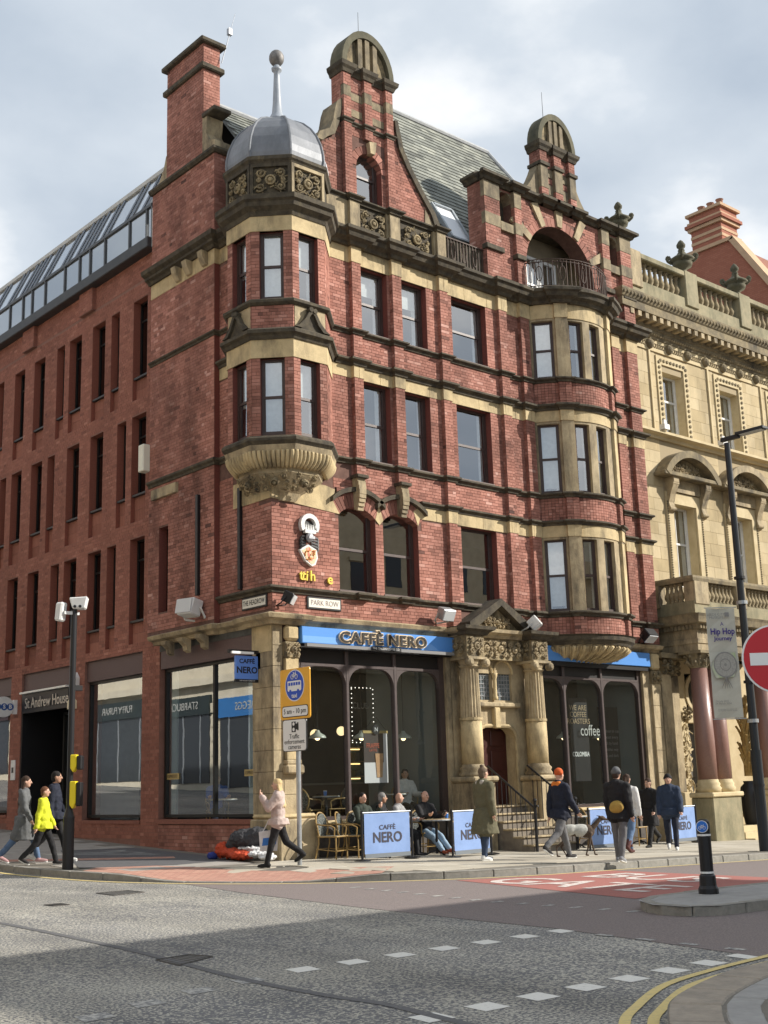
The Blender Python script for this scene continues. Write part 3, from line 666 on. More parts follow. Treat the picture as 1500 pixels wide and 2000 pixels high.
for y in(2.35,3.05,3.55): MB().prism([(0,14.19),(-.2,14.19),(-.16,14.02),(-.06,13.86),(0,13.84)],y-.1,y+.1,Matrix.Translation((-.172,0,0))).build('cornice_bracket',M_stone,cafe)
B('relieving_stone',-.24,-.14,3.55,4.7,8.45,8.7,M_stone,cafe,.01)
# arched windows of the first floor: voussoirs, drip mould, corbels
def archseg(cx,hw,zs,rise,n,r_in,r_out,y0,y1,mats,name,parent,gap=.006):
    Rr=(hw*hw+rise*rise)/(2*rise); zc=zs+rise-Rr; amax=math.asin(hw/Rr)
    for i in range(n):
        a0=-amax+2*amax*i/n+gap/Rr; a1=-amax+2*amax*(i+1)/n-gap/Rr
        pts=[(cx+(Rr+r_in)*math.sin(a0),zc+(Rr+r_in)*math.cos(a0)),(cx+(Rr+r_in)*math.sin(a1),zc+(Rr+r_in)*math.cos(a1)),(cx+(Rr+r_out)*math.sin(a1),zc+(Rr+r_out)*math.cos(a1)),(cx+(Rr+r_out)*math.sin(a0),zc+(Rr+r_out)*math.cos(a0))]
        MB().prism(pts,y0,y1,Matrix.Identity(4)).build(name,mats,parent)
    return Rr,zc,amax
for x0,x1 in((1.88,2.98),(3.22,4.33)):
    cx=(x0+x1)/2; hw=(x1-x0)/2
    Rr,zc,am=archseg(cx,hw,7.5,.22,13,0,.34,-.016,.24,MBo,'arch_brick',cafe)
    pts=[(cx+(Rr+.35)*math.sin(a),zc+(Rr+.35)*math.cos(a)) for a in [am*k/8 for k in range(-8,9)]]
    MB().sweep([(-.02,0),(.1,0),(.12,.05),(.08,.11),(-.02,.11)],[(0,0),(1,0)]) 
    g=MB()
    for p,q in zip(pts,pts[1:]):
        g.prism([p,q,(q[0],q[1]+.11),(p[0],p[1]+.11)],-.13,0.0,Matrix.Identity(4))
    g.build('drip_mould',M_soot,cafe)
    k=MB(); k.prism([(cx-.13,8.38),(cx-.09,7.66),(cx+.09,7.66),(cx+.13,8.38)],-.1,-.02,Matrix.Identity(4))
    T=Matrix.Identity(4)
    for j in range(8):
        t=j/7; z=7.68+.66*t; d=-.1-.05-.07*math.sin(t*3.1)*(1) -.05*t
        k.box(cx-.085-.03*t,cx+.085+.03*t,d,-.09,z-.055,z+.055)
    k.build('keystone_corbel',M_stone,cafe); B('corbel_cap',cx-.17,cx+.17,-.28,0,8.38,8.46,M_soot,cafe,.01)
for pts in ([(0,7.64),(1.9,7.5),(1.72,7.78),(1.78,8.06),(1.5,8.12),(0,8.12)],[(2.98,7.5),(3.1,7.38),(3.22,7.5),(3.1,7.86)],[(4.33,7.5),(4.5,7.97),(4.38,7.97),(4.2,7.85)]): MB().prism(pts,-.024,.02,Matrix.Identity(4)).build('stone_spandrel',M_stonel,cafe)
MB().box(0-.024,.02,0,1.42,7.64,8.2).build('stone_quoin',M_stonel,cafe)
lay('cafe',(0,0,0),PX,(1.78,4.42,7.95,8.12),[(1.78,1.84,7,9)])
B('wall_infill',1.8,4.42,.0,.02,7.8,8.13,M_mortar,cafe)
# -------- sash windows
random.seed(11)
for k,(a,b,c,d) in enumerate(W1): sash(cafe,(0,0,0),PX,a,b,c,d-(.02 if k<2 else 0),.17,curt=0,blind=0 if k<2 else .0)
for k,(a,b,c,d) in enumerate(W2): sash(cafe,(0,0,0),PX,a,b,c,d,.17,curt=1)
for k,(a,b,c,d) in enumerate(W3): sash(cafe,(0,0,0),PX,a,b,c,d,.17,curt=1,blind=.35 if k!=2 else 0)
g=MB()
for a,b,c,d in W1+W2+W3: g.box(a-.02,b+.02,-.03,.26,c-.012,c+.035)
g.build('window_sill',mat('sill_paint',(.1,.065,.055),(.14,.1,.08),6,.6),cafe)
# -------- oriel
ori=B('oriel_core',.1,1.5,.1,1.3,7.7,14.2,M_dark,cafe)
q=octp(1.12); faces=list(zip(q,q[1:]))
for i,(A_,B_) in enumerate(faces):
    A_,B_=Vector(A_),Vector(B_); L_=(B_-A_).length; U=(B_-A_).normalized(); O=(A_.x,A_.y,0)
    hs=[]
    if i in(1,2,3):
        m0,m1=L_/2-.27,L_/2+.27
        hs=[(m0,m1,8.95,10.72),(m0,m1,12.1,13.74)]
    wall('oriel_wall',[M_mortar,M_reveal],cafe,O,(U.x,U.y),(0,L_,8.73,14.2),hs,.2)
    for z0,z1 in((8.9,10.72),(11.34,11.95),(12.08,13.74)): lay('cafe',O,(U.x,U.y),(0,L_,z0,z1),hs,L=.2)
    for a,b,c,d in hs: sash(cafe,O,(U.x,U.y),a,b,c+.03,d,.12,curt=1,blind={1:.55,2:.93,3:.5}[i],fw=.05)
def octsweep(name,pr,h,mats=M_soot): return MB().sweep(pr,octp(h)).build(name,mats,cafe)
octsweep('oriel_cornice',[(-.1,8.7),(.05,8.7),(.1,8.76),(.14,8.8),(.14,8.86),(.08,8.92),(-.1,8.94)],1.12)
octsweep('oriel_lintel',[(-.08,10.72),(.03,10.72),(.03,11.16),(-.08,11.16)],1.12,M_stonel)
octsweep('oriel_cornice',[(-.1,11.14),(.06,11.14),(.1,11.22),(.17,11.26),(.17,11.34),(.08,11.4),(-.1,11.4)],1.12)
octsweep('oriel_sill',[(-.1,11.95),(.05,11.95),(.11,12.0),(.11,12.06),(.05,12.1),(-.1,12.1)],1.12)
octsweep('oriel_lintel',[(-.08,13.74),(.03,13.74),(.03,14.16),(-.08,14.16)],1.12,M_stonel)
octsweep('oriel_main_cornice',[(-.1,14.1),(.05,14.1),(.09,14.2),(.2,14.28),(.22,14.38),(.28,14.42),(.28,14.54),(.1,14.6),(-.1,14.6)],1.12)
# carved relief
def carving(name,T,w,h,seed,mats=M_carv,parent=cafe,d=.05,boss=True):
    rnd=random.Random(seed); g=MB()
    def spiral(cx,cz,r,a0,turns,s):
        pts=[]
        for k in range(13):
            t=k/12; a=a0+s*turns*2*math.pi*t; rr=r*(1-.8*t); pts.append((cx+rr*math.cos(a),-d*(.4+.6*t),cz+rr*math.sin(a)))
        for p_,q_ in zip(pts,pts[1:]): g.tube(T@Vector(p_),T@Vector(q_),.032*min(w,h)*1.2+.004,.03*min(w,h)*1.2,5)
        g.tube(T@Vector((pts[-1][0],-.005,pts[-1][2])),T@Vector((pts[-1][0],-d*1.1,pts[-1][2])),.06*min(w,h),.045*min(w,h),6)
    nx=max(1,round(w/h)); cw=w/nx
    for i in range(nx):
        cx=-w/2+cw*(i+.5)
        if boss:
            g.lathe([(.2*h,0),(.2*h,d),(.14*h,d*1.2),(.12*h,d*.6),(.07*h,d*1.4),(0.001,d*1.6)],10,T=T@Matrix.Translation((cx,0,0))@Matrix.Rotation(R(90),4,'X'))
        for sx in(-1,1):
            for sz in(-1,1):
                spiral(cx+sx*cw*.3,sz*h*.28,.17*h,rnd.uniform(0,6),1.2,sx*sz)
                g.tube(T@Vector((cx+sx*cw*.12,-d*.6,sz*h*.3)),T@Vector((cx+sx*cw*.3,-d*.4,sz*h*.44)),.03*h,.02*h,5)
            spiral(cx+sx*cw*.36,0,.1*h,rnd.uniform(0,6),1,sx)
    for k in range(int(26*w*h/.6)):
        x,z=rnd.uniform(-w*.47,w*.47),rnd.uniform(-h*.45,h*.45); a=rnd.uniform(0,6.28); l=.09*h
        g.tube(T@Vector((x-l*math.cos(a),-.006,z-l*math.sin(a))),T@Vector((x+l*math.cos(a),-d*.7,z+l*math.sin(a))),.03*h,.012*h,5)
    return g.build(name,mats,parent)
q=octp(1.12); faces=list(zip(q,q[1:]))
MB().sweep([(-.3,14.58),(-.02,14.58),(-.02,15.4),(-.3,15.4)],octp(1.12)).build('oriel_parapet',M_soot,cafe)
for i,(A_,B_) in enumerate(faces):
    if i in(0,4): continue
    A_,B_=Vector(A_),Vector(B_); c=(A_+B_)/2; u=(B_-A_).normalized()
    T=frame((c.x,c.y,14.99),u.x,u.y)
    carving('carved_panel',T,.78,.64,40+i,d=.06)
    g=MB(); g.box(-.47,-.40,-.05,.05,-.4,.41,T); g.box(.40,.47,-.05,.05,-.4,.41,T); g.box(-.40,.40,-.05,.05,.33,.41,T); g.box(-.40,.40,-.05,.05,-.4,-.33,T); g.build('panel_frame',M_soot if i!=3 else M_stone,cafe)
octsweep('parapet_coping',[(-.3,15.38),(.04,15.38),(.07,15.44),(.11,15.48),(.11,15.56),(.02,15.62),(-.3,15.62)],1.12)
# gadrooned corbel under the oriel
rings=[(OC,1.2,8.72),(OC,1.17,8.6),((.62,.45),1.12,8.52),((.62,.45),.95,8.3),((.62,.45),.9,8.22),((.6,.44),.9,8.16),((.57,.42),.72,7.98),((.5,.38),.5,7.78),((.46,.36),.44,7.66),((.42,.34),.4,7.6)]
g=MB(); N8=8
for c,h,z in rings:
    for k in range(8):
        a=R(22.5+45*k); rr=h/math.cos(R(22.5)); g.v.append((c[0]+rr*math.cos(a),c[1]+rr*math.sin(a),z))
g.f=[(j*8+k,j*8+(k+1)%8,(j+1)*8+(k+1)%8,(j+1)*8+k) for j in range(len(rings)-1) for k in range(8)]+[tuple(range(8)),tuple(range((len(rings)-1)*8,len(rings)*8))]; g.m=[0]*len(g.f)
corb=g.build('oriel_corbel',M_stone,cafe)
g=MB(); top=octp(1.15,ret=False); bot=octp(.93,ret=False)
top=[(.62-.4764*0+0,0)]and octp(1.16); bot=octp(.95)
for i in range(5):
    a0,a1=Vector(top[i]),Vector(top[i+1]); b0,b1=Vector(bot[i]),Vector(bot[i+1]); n_=9
    for k in range(n_):
        t=(k+.5)/n_; p=a0.lerp(a1,t); r=b0.lerp(b1,t); pts=[]
        for s in range(9):
            u=s/8; e=(p.lerp(r,u)); bul=.05*math.sin(u*3.14); dirn=(e-Vector(OC)).normalized(); pts.append((e.x+dirn.x*bul,e.y+dirn.y*bul,8.6-.34*u))
        g.pipe(pts,[.036+.014*math.sin(3.14*j/8) for j in range(9)],8)
g.build('gadrooning',M_stonel,cafe,smooth=True)
mq=octp(.82,(.57,.42))
for i in(1,2,3):
    A_,B_=Vector(mq[i]),Vector(mq[i+1]); c=(A_+B_)/2; u=(B_-A_).normalized(); T=frame((c.x,c.y,7.98),u.x,u.y)@Matrix.Rotation(R(35),4,'X')
    carving('carved_corbel',T,.74,.5,60+i,d=.11,mats=M_carv)
# small pediments on the oriel
for i in(1,3):
    A_,B_=Vector(octp(1.16)[i]),Vector(octp(1.16)[i+1]); c=(A_+B_)/2; u=(B_-A_).normalized(); T=frame((c.x,c.y,11.4),u.x,u.y)
    g=MB()
    for s in(-1,1):
        pts=[(s*.5,0),(s*.38,.06),(s*.22,.22),(s*.1,.42),(0,.5),(0,.4),(s*.06,.34),(s*.16,.14),(s*.3,.0)]
        g.prism(pts if s>0 else pts[::-1],-.1,.08,T)
    g.prism([(-.3,0),(.3,0),(0,.42)],-.03,.08,T); g.lathe([(.06,0),(.06,.12)],8,T=T@Matrix.Translation((-.05,.0,.48))@Matrix.Rotation(R(90),4,'X')); g.lathe([(.06,0),(.06,.12)],8,T=T@Matrix.Translation((.06,.0,.46))@Matrix.Rotation(R(90),4,'X'))
    g.build('small_pediment',M_soot,cafe)
    B('pediment_block',-.42,.44,.02,.09,0,.55,M_stone,cafe,T=T)
# dome
rr=[(1.13,15.6),(1.15,15.72),(1.14,15.9),(1.09,16.15),(.99,16.42),(.85,16.65),(.67,16.84),(.46,16.97),(.28,17.05),(.16,17.12)]
for k in range(8):
    g=MB()
    for h,z in rr:
        R8=h/math.cos(R(22.5))
        for a in(22.5+45*k,22.5+45*(k+1)): g.v.append((OC[0]+R8*math.cos(R(a)),OC[1]+R8*math.sin(R(a)),z))
    g.f=[(2*j,2*j+1,2*j+3,2*j+2) for j in range(len(rr)-1)]; g.m=[0]*len(g.f); o=g.build('dome_panel',M_lead,cafe)
    g=MB(); R8=1/math.cos(R(22.5)); a=R(22.5+45*k); pts=[(OC[0]+h*R8*math.cos(a),OC[1]+h*R8*math.sin(a),z) for h,z in rr]; g.path(pts,.032,6); g.build('lead_roll',M_lead,cafe)
f=MB().lathe([(.24,17.1),(.2,17.18),(.13,17.32),(.105,17.6),(.075,18.3),(.07,18.45),(.12,18.48),(.13,18.54),(.09,18.58),(.07,18.62)],16,(OC[0],OC[1],0)).build('finial',mat('finial_paint',(.36,.39,.43),(.3,.33,.37),6,.4),cafe,smooth=True)
MB().sphere((OC[0],OC[1],18.82),.185,16,12,(1,1,1.15)).build('ball',mat('weathered_ball',(.14,.13,.125),(.25,.24,.23),9,.6,.3),f,smooth=True)
# -------- parapet panels and coping
B('parapet_back',1.6,8.7,.02,.2,14.58,15.42,M_soot,cafe)
for a,b,s in((2.66,3.66,5),(3.98,5.28,6)):
    T=frame(((a+b)/2,-.02,15.0),1,0); carving('carved_panel',T,min(b-a-.2,.98),.66,s,d=.06)
    MB().box(a,a+.07,-.06,.02,14.6,15.4).box(b-.07,b,-.06,.02,14.6,15.4).build('panel_frame',M_stone,cafe)
for a,b in PIL[:3]: B('parapet_pier',a-.02,b+.02,-.13,.05,14.58,15.4,M_stone,cafe,.01)
B('parapet_pier',1.7,2.35,-.04,.05,14.58,15.4,M_stone,cafe)
MB().sweep(prof(15.4,15.54,.12),bumps(1.5,5.62,PIL[:3],p=.13)).build('parapet_coping',M_soot,cafe)
# -------- gable 1
def arcpts(cx,cz,r,a0,a1,n=10): return [(cx+r*math.cos(R(a0+(a1-a0)*i/n)),cz+r*math.sin(R(a0+(a1-a0)*i/n))) for i in range(n+1)]
def inpoly(poly):
    def f(u,z,l):
        for uu in(u-l*.5,u+l*.5):
            c=False; j=len(poly)-1
            for i in range(len(poly)):
                if (poly[i][1]>z)!=(poly[j][1]>z) and uu<(poly[j][0]-poly[i][0])*(z-poly[i][1])/(poly[j][1]-poly[i][1])+poly[i][0]: c=not c
                j=i
            if not c: return False
        return True
    return f
I4=Matrix.Identity(4)
g1poly=[(1.55,15.5),(5.45,15.5),(5.25,15.9),(4.85,16.4),(4.45,16.95),(4.2,17.4),(4.08,18.1),(2.3,18.1),(2.2,17.75),(2.1,17.35),(1.95,17.0),(1.72,16.85),(1.6,16.75)]
MB().prism([p for p in g1poly if p[0]<2.4]+[(2.62,18.1),(2.62,15.5)][::1],.02,.35,I4) 
for pl in ([(1.55,15.5),(2.6,15.5),(2.6,18.1),(2.3,18.1),(2.2,17.75),(2.1,17.35),(1.95,17.0),(1.72,16.85),(1.6,16.75)],[(3.6,15.5),(5.45,15.5),(5.25,15.9),(4.85,16.4),(4.45,16.95),(4.2,17.4),(4.08,18.1),(3.6,18.1)],[(2.6,17.25),(3.6,17.25),(3.6,18.1),(2.6,18.1)]): MB().prism(pl,.02,.35,I4).build('gable_wall',M_mortar,cafe)
gh=[(2.68,3.5,15.5,16.95)]
lay('cafe',(0,.02,0),PX,(1.5,2.36,15.56,18.0),[],clip=inpoly(g1poly)); lay('cafe',(0,.02,0),PX,(3.96,5.5,15.56,18.0),[],clip=inpoly(g1poly))
def stack(x0,x1,z0,z1,y0,y1,bars,holes=(),nm='gable_stack',bands=()):
    B(nm,x0,x1,y0+.0,y1,z0,z1,M_mortar,cafe)
    lay('cafe',(0,y0,0),PX,(x0,x1,z0,z1),list(holes)+list(bands)); lay('cafe',(x0,y1,0),(0,-1),(0,y1-y0,z0,z1)); lay('cafe',(x1,y0,0),(0,1),(0,y1-y0,z0,z1))
    for a,b in bars: pilaster(a,b,z0,z1,.1,y0,name='gable_pilaster')
bands1=[(2.49,2.91,17.75,17.95),(2.49,2.91,18.2,18.4),(3.18,3.63,17.75,17.95),(3.18,3.63,18.2,18.4)]
B('gable_stack',2.24,3.88,-.02,.34,17.55,18.86,M_mortar,cafe); lay('cafe',(0,-.02,0),PX,(2.24,3.88,17.62,18.86),bands1); lay('cafe',(2.24,.34,0),(0,-1),(0,.36,17.55,18.86)); lay('cafe',(3.88,-.02,0),(0,1),(0,.36,17.55,18.86))
for a,b,c,d in bands1: B('stone_block',a,b,-.036,0,c,d,M_gstone,cafe)
wg=wall('gable_window_wall',[M_mortar,M_reveal],cafe,(0,-.02,0),PX,(2.24,3.88,15.52,17.6),gh,.25); lay('cafe',(0,-.02,0),PX,(2.24,3.88,15.56,17.55),gh+[(2.55,3.63,16.4,17.2)])
for a,b,z0 in((2.24,2.48,15.56),(2.92,3.17,17.2),(3.64,3.88,15.56)):
    for z,z_ in((z0,17.5),(17.62,18.2),(18.2,18.5),(18.5,18.84)):
        if z<z_-.01:
            if abs(z-18.2)<.01: B('stone_block',a,b,-.13,-.02,z,z_,M_gstone,cafe,.006)
            else: pilaster(a,b,z,z_,.1,-.02,name='gable_pilaster')
MB().sweep(prof(17.48,17.6,.07),[(2.24,.3),(2.24,-.02)]+bumps(2.24,3.88,[(2.25,2.48),(2.92,3.17),(3.64,3.87)],-.02,.1)[1:-1]+[(3.88,-.02),(3.88,.3)]).build('gable_string',M_soot,cafe)
for i in range(9):
    a0,a1=180-20*i,180-20*(i+1); p=arcpts(3.09,16.45,.42,a0-1,a1+1,1)+arcpts(3.09,16.45,.62,a1+1,a0-1,1); MB().prism(p,-.036,.23,I4).build('arch_brick',MBo,cafe)
MB().prism([(3.02,17.15),(3.05,16.85),(3.2,16.85),(3.26,17.2)],-.16,-.0,I4).build('keystone',M_stone,cafe)
sash(cafe,(0,-.02,0),PX,2.68,3.5,15.56,16.9,.18,split=.55,blind=0)
MB().prism([(2.6,16.9)]+arcpts(3.09,16.45,.42,150,30,8)+[(3.58,16.9),(3.58,17.25),(2.6,17.25)],.0,.2,I4).build('arch_fill',M_mortar,cafe)
MB().sweep([(-.1,18.84),(.04,18.84),(.07,18.92),(.12,18.98),(.14,19.08),(.06,19.12),(-.1,19.12)],[(2.24,.36),(2.24,-.02)]+bumps(2.24,3.88,[(2.25,2.48),(2.92,3.17),(3.64,3.87)],-.02,.1)[1:-1]+[(3.88,-.02),(3.88,.36)]).build('gable_cornice',M_soot,cafe)
def archtop(cx,z,r,y0,y1):
    ez=lambda L_:[(p[0],z+(p[1]-z)*1.28) for p in L_]; o=ez(arcpts(cx,z,r,0,180,16)); i=ez(arcpts(cx,z,r-.15,180,0,16)); MB().prism(o+i,y0-.06,y1,I4).build('arched_cap',M_moss,cafe)
    MB().prism(ez(arcpts(cx,z,r-.16,0,180,14)),y0+.06,y1-.05,I4).build('arched_panel',M_carv,cafe)
    for d in(-.28,.0,.3): B('arch_rib',cx+d*r-.07,cx+d*r+.07,y0-.03,y0+.07,z,z+1.28*math.sqrt(max(.02,(r-.16)**2-(d*r)**2)),M_gstone,cafe)
archtop(3.06,19.12,.86,-.1,.34)
# scroll and rake of gable 1
sc=[(1.6,16.75),(1.75,16.9),(1.98,17.05),(2.12,17.4),(2.2,17.78),(2.26,17.95),(2.26,18.15),(2.08,17.98),(2.0,17.75),(1.93,17.4),(1.82,17.15),(1.5,16.95),(1.42,16.75)]
MB().prism(sc,-.08,.5,I4).build('gable_scroll',M_gstone,cafe)
rk=[(5.52,15.55),(5.32,15.95),(4.9,16.46),(4.5,17.02),(4.27,17.43),(4.16,17.9),(4.1,18.15),(4.0,18.15),(4.02,17.9),(4.12,17.38),(4.38,16.92),(4.78,16.36),(5.18,15.86),(5.3,15.55)]
MB().prism(rk,-.06,.5,I4).build('gable_coping',M_soot,cafe)
MB().prism([(4.98,15.56),(5.3,15.56),(5.0,16.0)],-.01,.3,I4).build('stone_block',M_gstone,cafe)
# -------- railing between the gables
g=MB()
for z in(14.72,15.42): g.box(5.6,7.1,-.02,.02,z-.015,z+.015)
for i in range(13): x=5.66+.115*i; g.box(x-.008,x+.008,-.01,.01,14.58,15.42)
for cx in(5.95,6.35,6.75):
    g.path([(cx+.07*math.cos(t),-.02,15.08+.25*math.sin(t)) for t in [2*math.pi*k/12 for k in range(13)]],.012,5)
g.build('roof_railing',M_iron,cafe)
# -------- gable 2
AX,AZ,AR=10.3,15.5,1.48
g2poly=[(7.12,14.55),(8.82,14.55)]+[(AX+AR*math.cos(R(a)),AZ+AR*math.sin(R(a))) for a in range(180,-1,-9)]+[(11.78,14.55),(13.5,14.55),(13.5,17.5),(7.12,17.5)]
def nohole(poly,hs):
    f=inpoly(poly); return lambda u,z,l:f(u,z,l) and not any(a<u+l*.4 and u-l*.4<b and c<z<d for a,b,c,d in hs)
ni=[(7.78,8.32,16.45,17.4),(12.5,12.97,16.45,17.4)]
g=MB()
for a,b in((7.12,7.78),(8.32,8.82),(11.78,12.5),(12.97,13.5)): g.box(a,b,.0,.5,14.55,17.5)
for a,b in((7.78,8.32),(12.5,12.97)): g.box(a,b,0,.5,14.55,16.45); g.box(a,b,0,.5,17.4,17.5)
xs=[AX+AR*math.cos(R(a)) for a in range(180,-1,-6)]
for a,b in zip(range(180,0,-6),range(174,-1,-6)):
    p=[(AX+AR*math.cos(R(a)),AZ+AR*math.sin(R(a))),(AX+AR*math.cos(R(b)),AZ+AR*math.sin(R(b)))]
    g.prism([p[0],p[1],(p[1][0],17.5),(p[0][0],17.5)],0,.5,I4)
g.build('gable_wall',M_mortar,cafe)
vs=[(148,1.5,2.35),(118,1.5,2.3),(90,1.5,2.15),(62,1.5,2.3),(30,1.5,2.35)]
def vclip(u,z,l):
    if (u-AX)**2+(z-AZ)**2<(AR+.27)**2 and z>15.5: return False
    if abs(u-AX)<AR+.02 and z<=15.5: return False
    for a,_,_ in vs:
        d=abs((u-AX)*math.sin(R(a))-(z-AZ)*math.cos(R(a))); 
        if d<.12+l*.35 and (u-AX)*math.cos(R(a))+(z-AZ)*math.sin(R(a))>0: return False
    return not any(a<u+l*.45 and u-l*.45<b and c<z<d for a,b,c,d in ni)
lay('cafe',(0,0,0),PX,(7.12,13.5,14.6,17.48),[],clip=vclip)
for a,r0,r1 in vs:
    c,s=math.cos(R(a)),math.sin(R(a)); w0,w1=.1,.15; r1=(17.48-AZ)/s if s>.85 else r1
    MB().prism([(AX+r0*c-w0*s,AZ+r0*s+w0*c),(AX+r0*c+w0*s,AZ+r0*s-w0*c),(AX+r1*c+w1*s,min(17.49,AZ+r1*s-w1*c)),(AX+r1*c-w1*s,min(17.49,AZ+r1*s+w1*c))],-.07,.02,I4).build('stone_voussoir',M_stone,cafe)
for i in range(30):
    a0,a1=180-6*i,180-6*(i+1); p=arcpts(AX,AZ,AR,a0-.3,a1+.3,1)+arcpts(AX,AZ,AR+.26,a1+.3,a0-.3,1); MB().prism(p,-.02,.5,I4).build('arch_brick',MBo,cafe)
for a,b in((7.12,7.72),(8.32,8.6),(12.12,12.46),(12.97,13.48)):
    for z0,z1,st in((14.58,15.45,0),(15.45,15.6,2),(15.6,16.2,0),(16.2,16.55,1),(16.55,17.0,0),(17.0,17.48,1)):
        if st==1: B('stone_block',a-.01,b+.01,-.14,0,z0,z1,M_gstone,cafe,.008)
        elif st==2: B('pier_string',a-.05,b+.05,-.2,0,z0,z1,M_soot,cafe,.015)
        else: pilaster(a,b,z0,z1,.12,name='gable_pilaster')
for a,b,c,d in ni:
    MB().prism([(a,d-.25)]+arcpts((a+b)/2,d-.25,(b-a)/2,180,0,8)+[(b,d+.02),(a,d+.02)],-.02,.3,I4).build('niche_head',M_gstone,cafe)
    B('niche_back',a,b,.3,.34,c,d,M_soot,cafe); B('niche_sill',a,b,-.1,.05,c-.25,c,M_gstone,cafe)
MB().sweep([(-.3,17.48),(.08,17.48),(.12,17.56),(.22,17.6),(.22,17.68),(.05,17.74),(-.3,17.74)],bumps(7.1,13.5,[(7.13,7.72),(8.32,8.6),(9.56,9.86),(10.17,10.5),(10.83,11.1),(12.12,12.46),(12.97,13.48)],0,.12)).build('gable_cornice',M_soot,cafe)
MB().sweep([(-.3,17.48),(.08,17.48),(.12,17.56),(.22,17.6),(.22,17.68),(.05,17.74),(-.3,17.74)],[(7.12,.55),(7.12,.0)]).build('gable_cornice',M_soot,cafe)
lay('cafe',(7.12,.5,0),(0,-1),(0,.62,14.6,17.48)) 
B('gable_stack',9.56,11.1,.0,.3,17.7,19.25,M_mortar,cafe)
b2=[(9.86,10.17,17.95,18.25),(9.86,10.17,18.5,18.75),(10.5,10.83,17.95,18.25),(10.5,10.83,18.5,18.75)]
lay('cafe',(0,0,0),PX,(9.56,11.1,17.75,19.25),b2); lay('cafe',(9.56,.3,0),(0,-1),(0,.3,17.75,19.25)); lay('cafe',(11.1,0,0),(0,1),(0,.3,17.75,19.25))
for a,b,c,d in b2: B('stone_block',a,b,-.02,.0,c,d,M_gstone,cafe)
for a,b in((9.56,9.86),(10.17,10.5),(10.83,11.1)):
    for z0,z1,st in((17.74,18.05,0),(18.05,18.75,1),(18.75,18.85,2),(18.85,19.25,0)):
        if st==1: B('stone_block',a-.01,b+.01,-.12,0,z0,z1,M_gstone,cafe,.008)
        elif st==2: B('stack_string',a-.05,b+.05,-.17,0,z0,z1,M_soot,cafe)
        else: pilaster(a,b,z0,z1,.1,name='gable_pilaster')
B('stack_string',9.5,9.56,-.1,.34,18.75,18.85,M_soot,cafe)
MB().sweep([(-.1,19.22),(.04,19.22),(.07,19.3),(.12,19.36),(.14,19.46),(.06,19.5),(-.1,19.5)],[(9.56,.34),(9.56,0)]+bumps(9.56,11.1,[(9.57,9.86),(10.17,10.5),(10.83,11.09)],0,.1)[1:-1]+[(11.1,0),(11.1,.34)]).build('gable_cornice',M_soot,cafe)
archtop(10.33,19.5,.82,-.08,.3)
for s,x0,x1 in((1,8.6,9.56),(-1,12.0,11.1)):
    pts=[(x0,17.74)]+[(x0+(x1-x0)*(t/8),17.74+1.05*(t/8)**2.2) for t in range(1,9)]+[(x1,17.74)]
    MB().prism(pts if s>0 else pts[::-1],.0,.3,I4).build('gable_shoulder',M_gstone,cafe)
# balcony recess, doors, railing
B('recess_back',8.6,12.6,1.0,1.05,14.5,17.2,mat('recess_render',(.3,.25,.17),(.24,.2,.14),4,.9),cafe); 
B('recess_soffit',8.6,12.0,.5,1.0,17.05,17.1,M_soot,cafe); B('recess_side',8.6,8.7,.5,1.0,14.5,17.1,M_stone,cafe); B('recess_side',11.9,12.0,.5,1.0,14.5,17.1,M_stone,cafe)
for x in(9.72,10.42):
    dr=sash(cafe,(x,.86,0),PX,0,.68,14.62,16.35,0,M_white,bars=2,name='balcony_door',fw=.09,curt=2)
g=MB()
for z in(14.72,15.42,15.5): g.path([(*bowp(a,1.86),z) for a in range(-62,60,5)],.014,5)
for a in range(-62,60,4): p=bowp(a,1.86); g.box(p[0]-.008,p[0]+.008,p[1]-.008,p[1]+.008,14.6,15.46)
for a in range(-50,60,20):
    pts=[]
    for k in range(13):
        t=2*math.pi*k/12; aa=a+2.6*math.cos(t); pts.append((*bowp(aa,1.88),15.07+.22*math.sin(t)))
    g.path(pts,.012,5); g.path([(*bowp(a+ (1.8*math.cos(2*math.pi*k/8)),1.88),15.44+.05*math.sin(2*math.pi*k/8)) for k in range(9)],.008,4)
g.build('balcony_railing',M_iron,cafe)
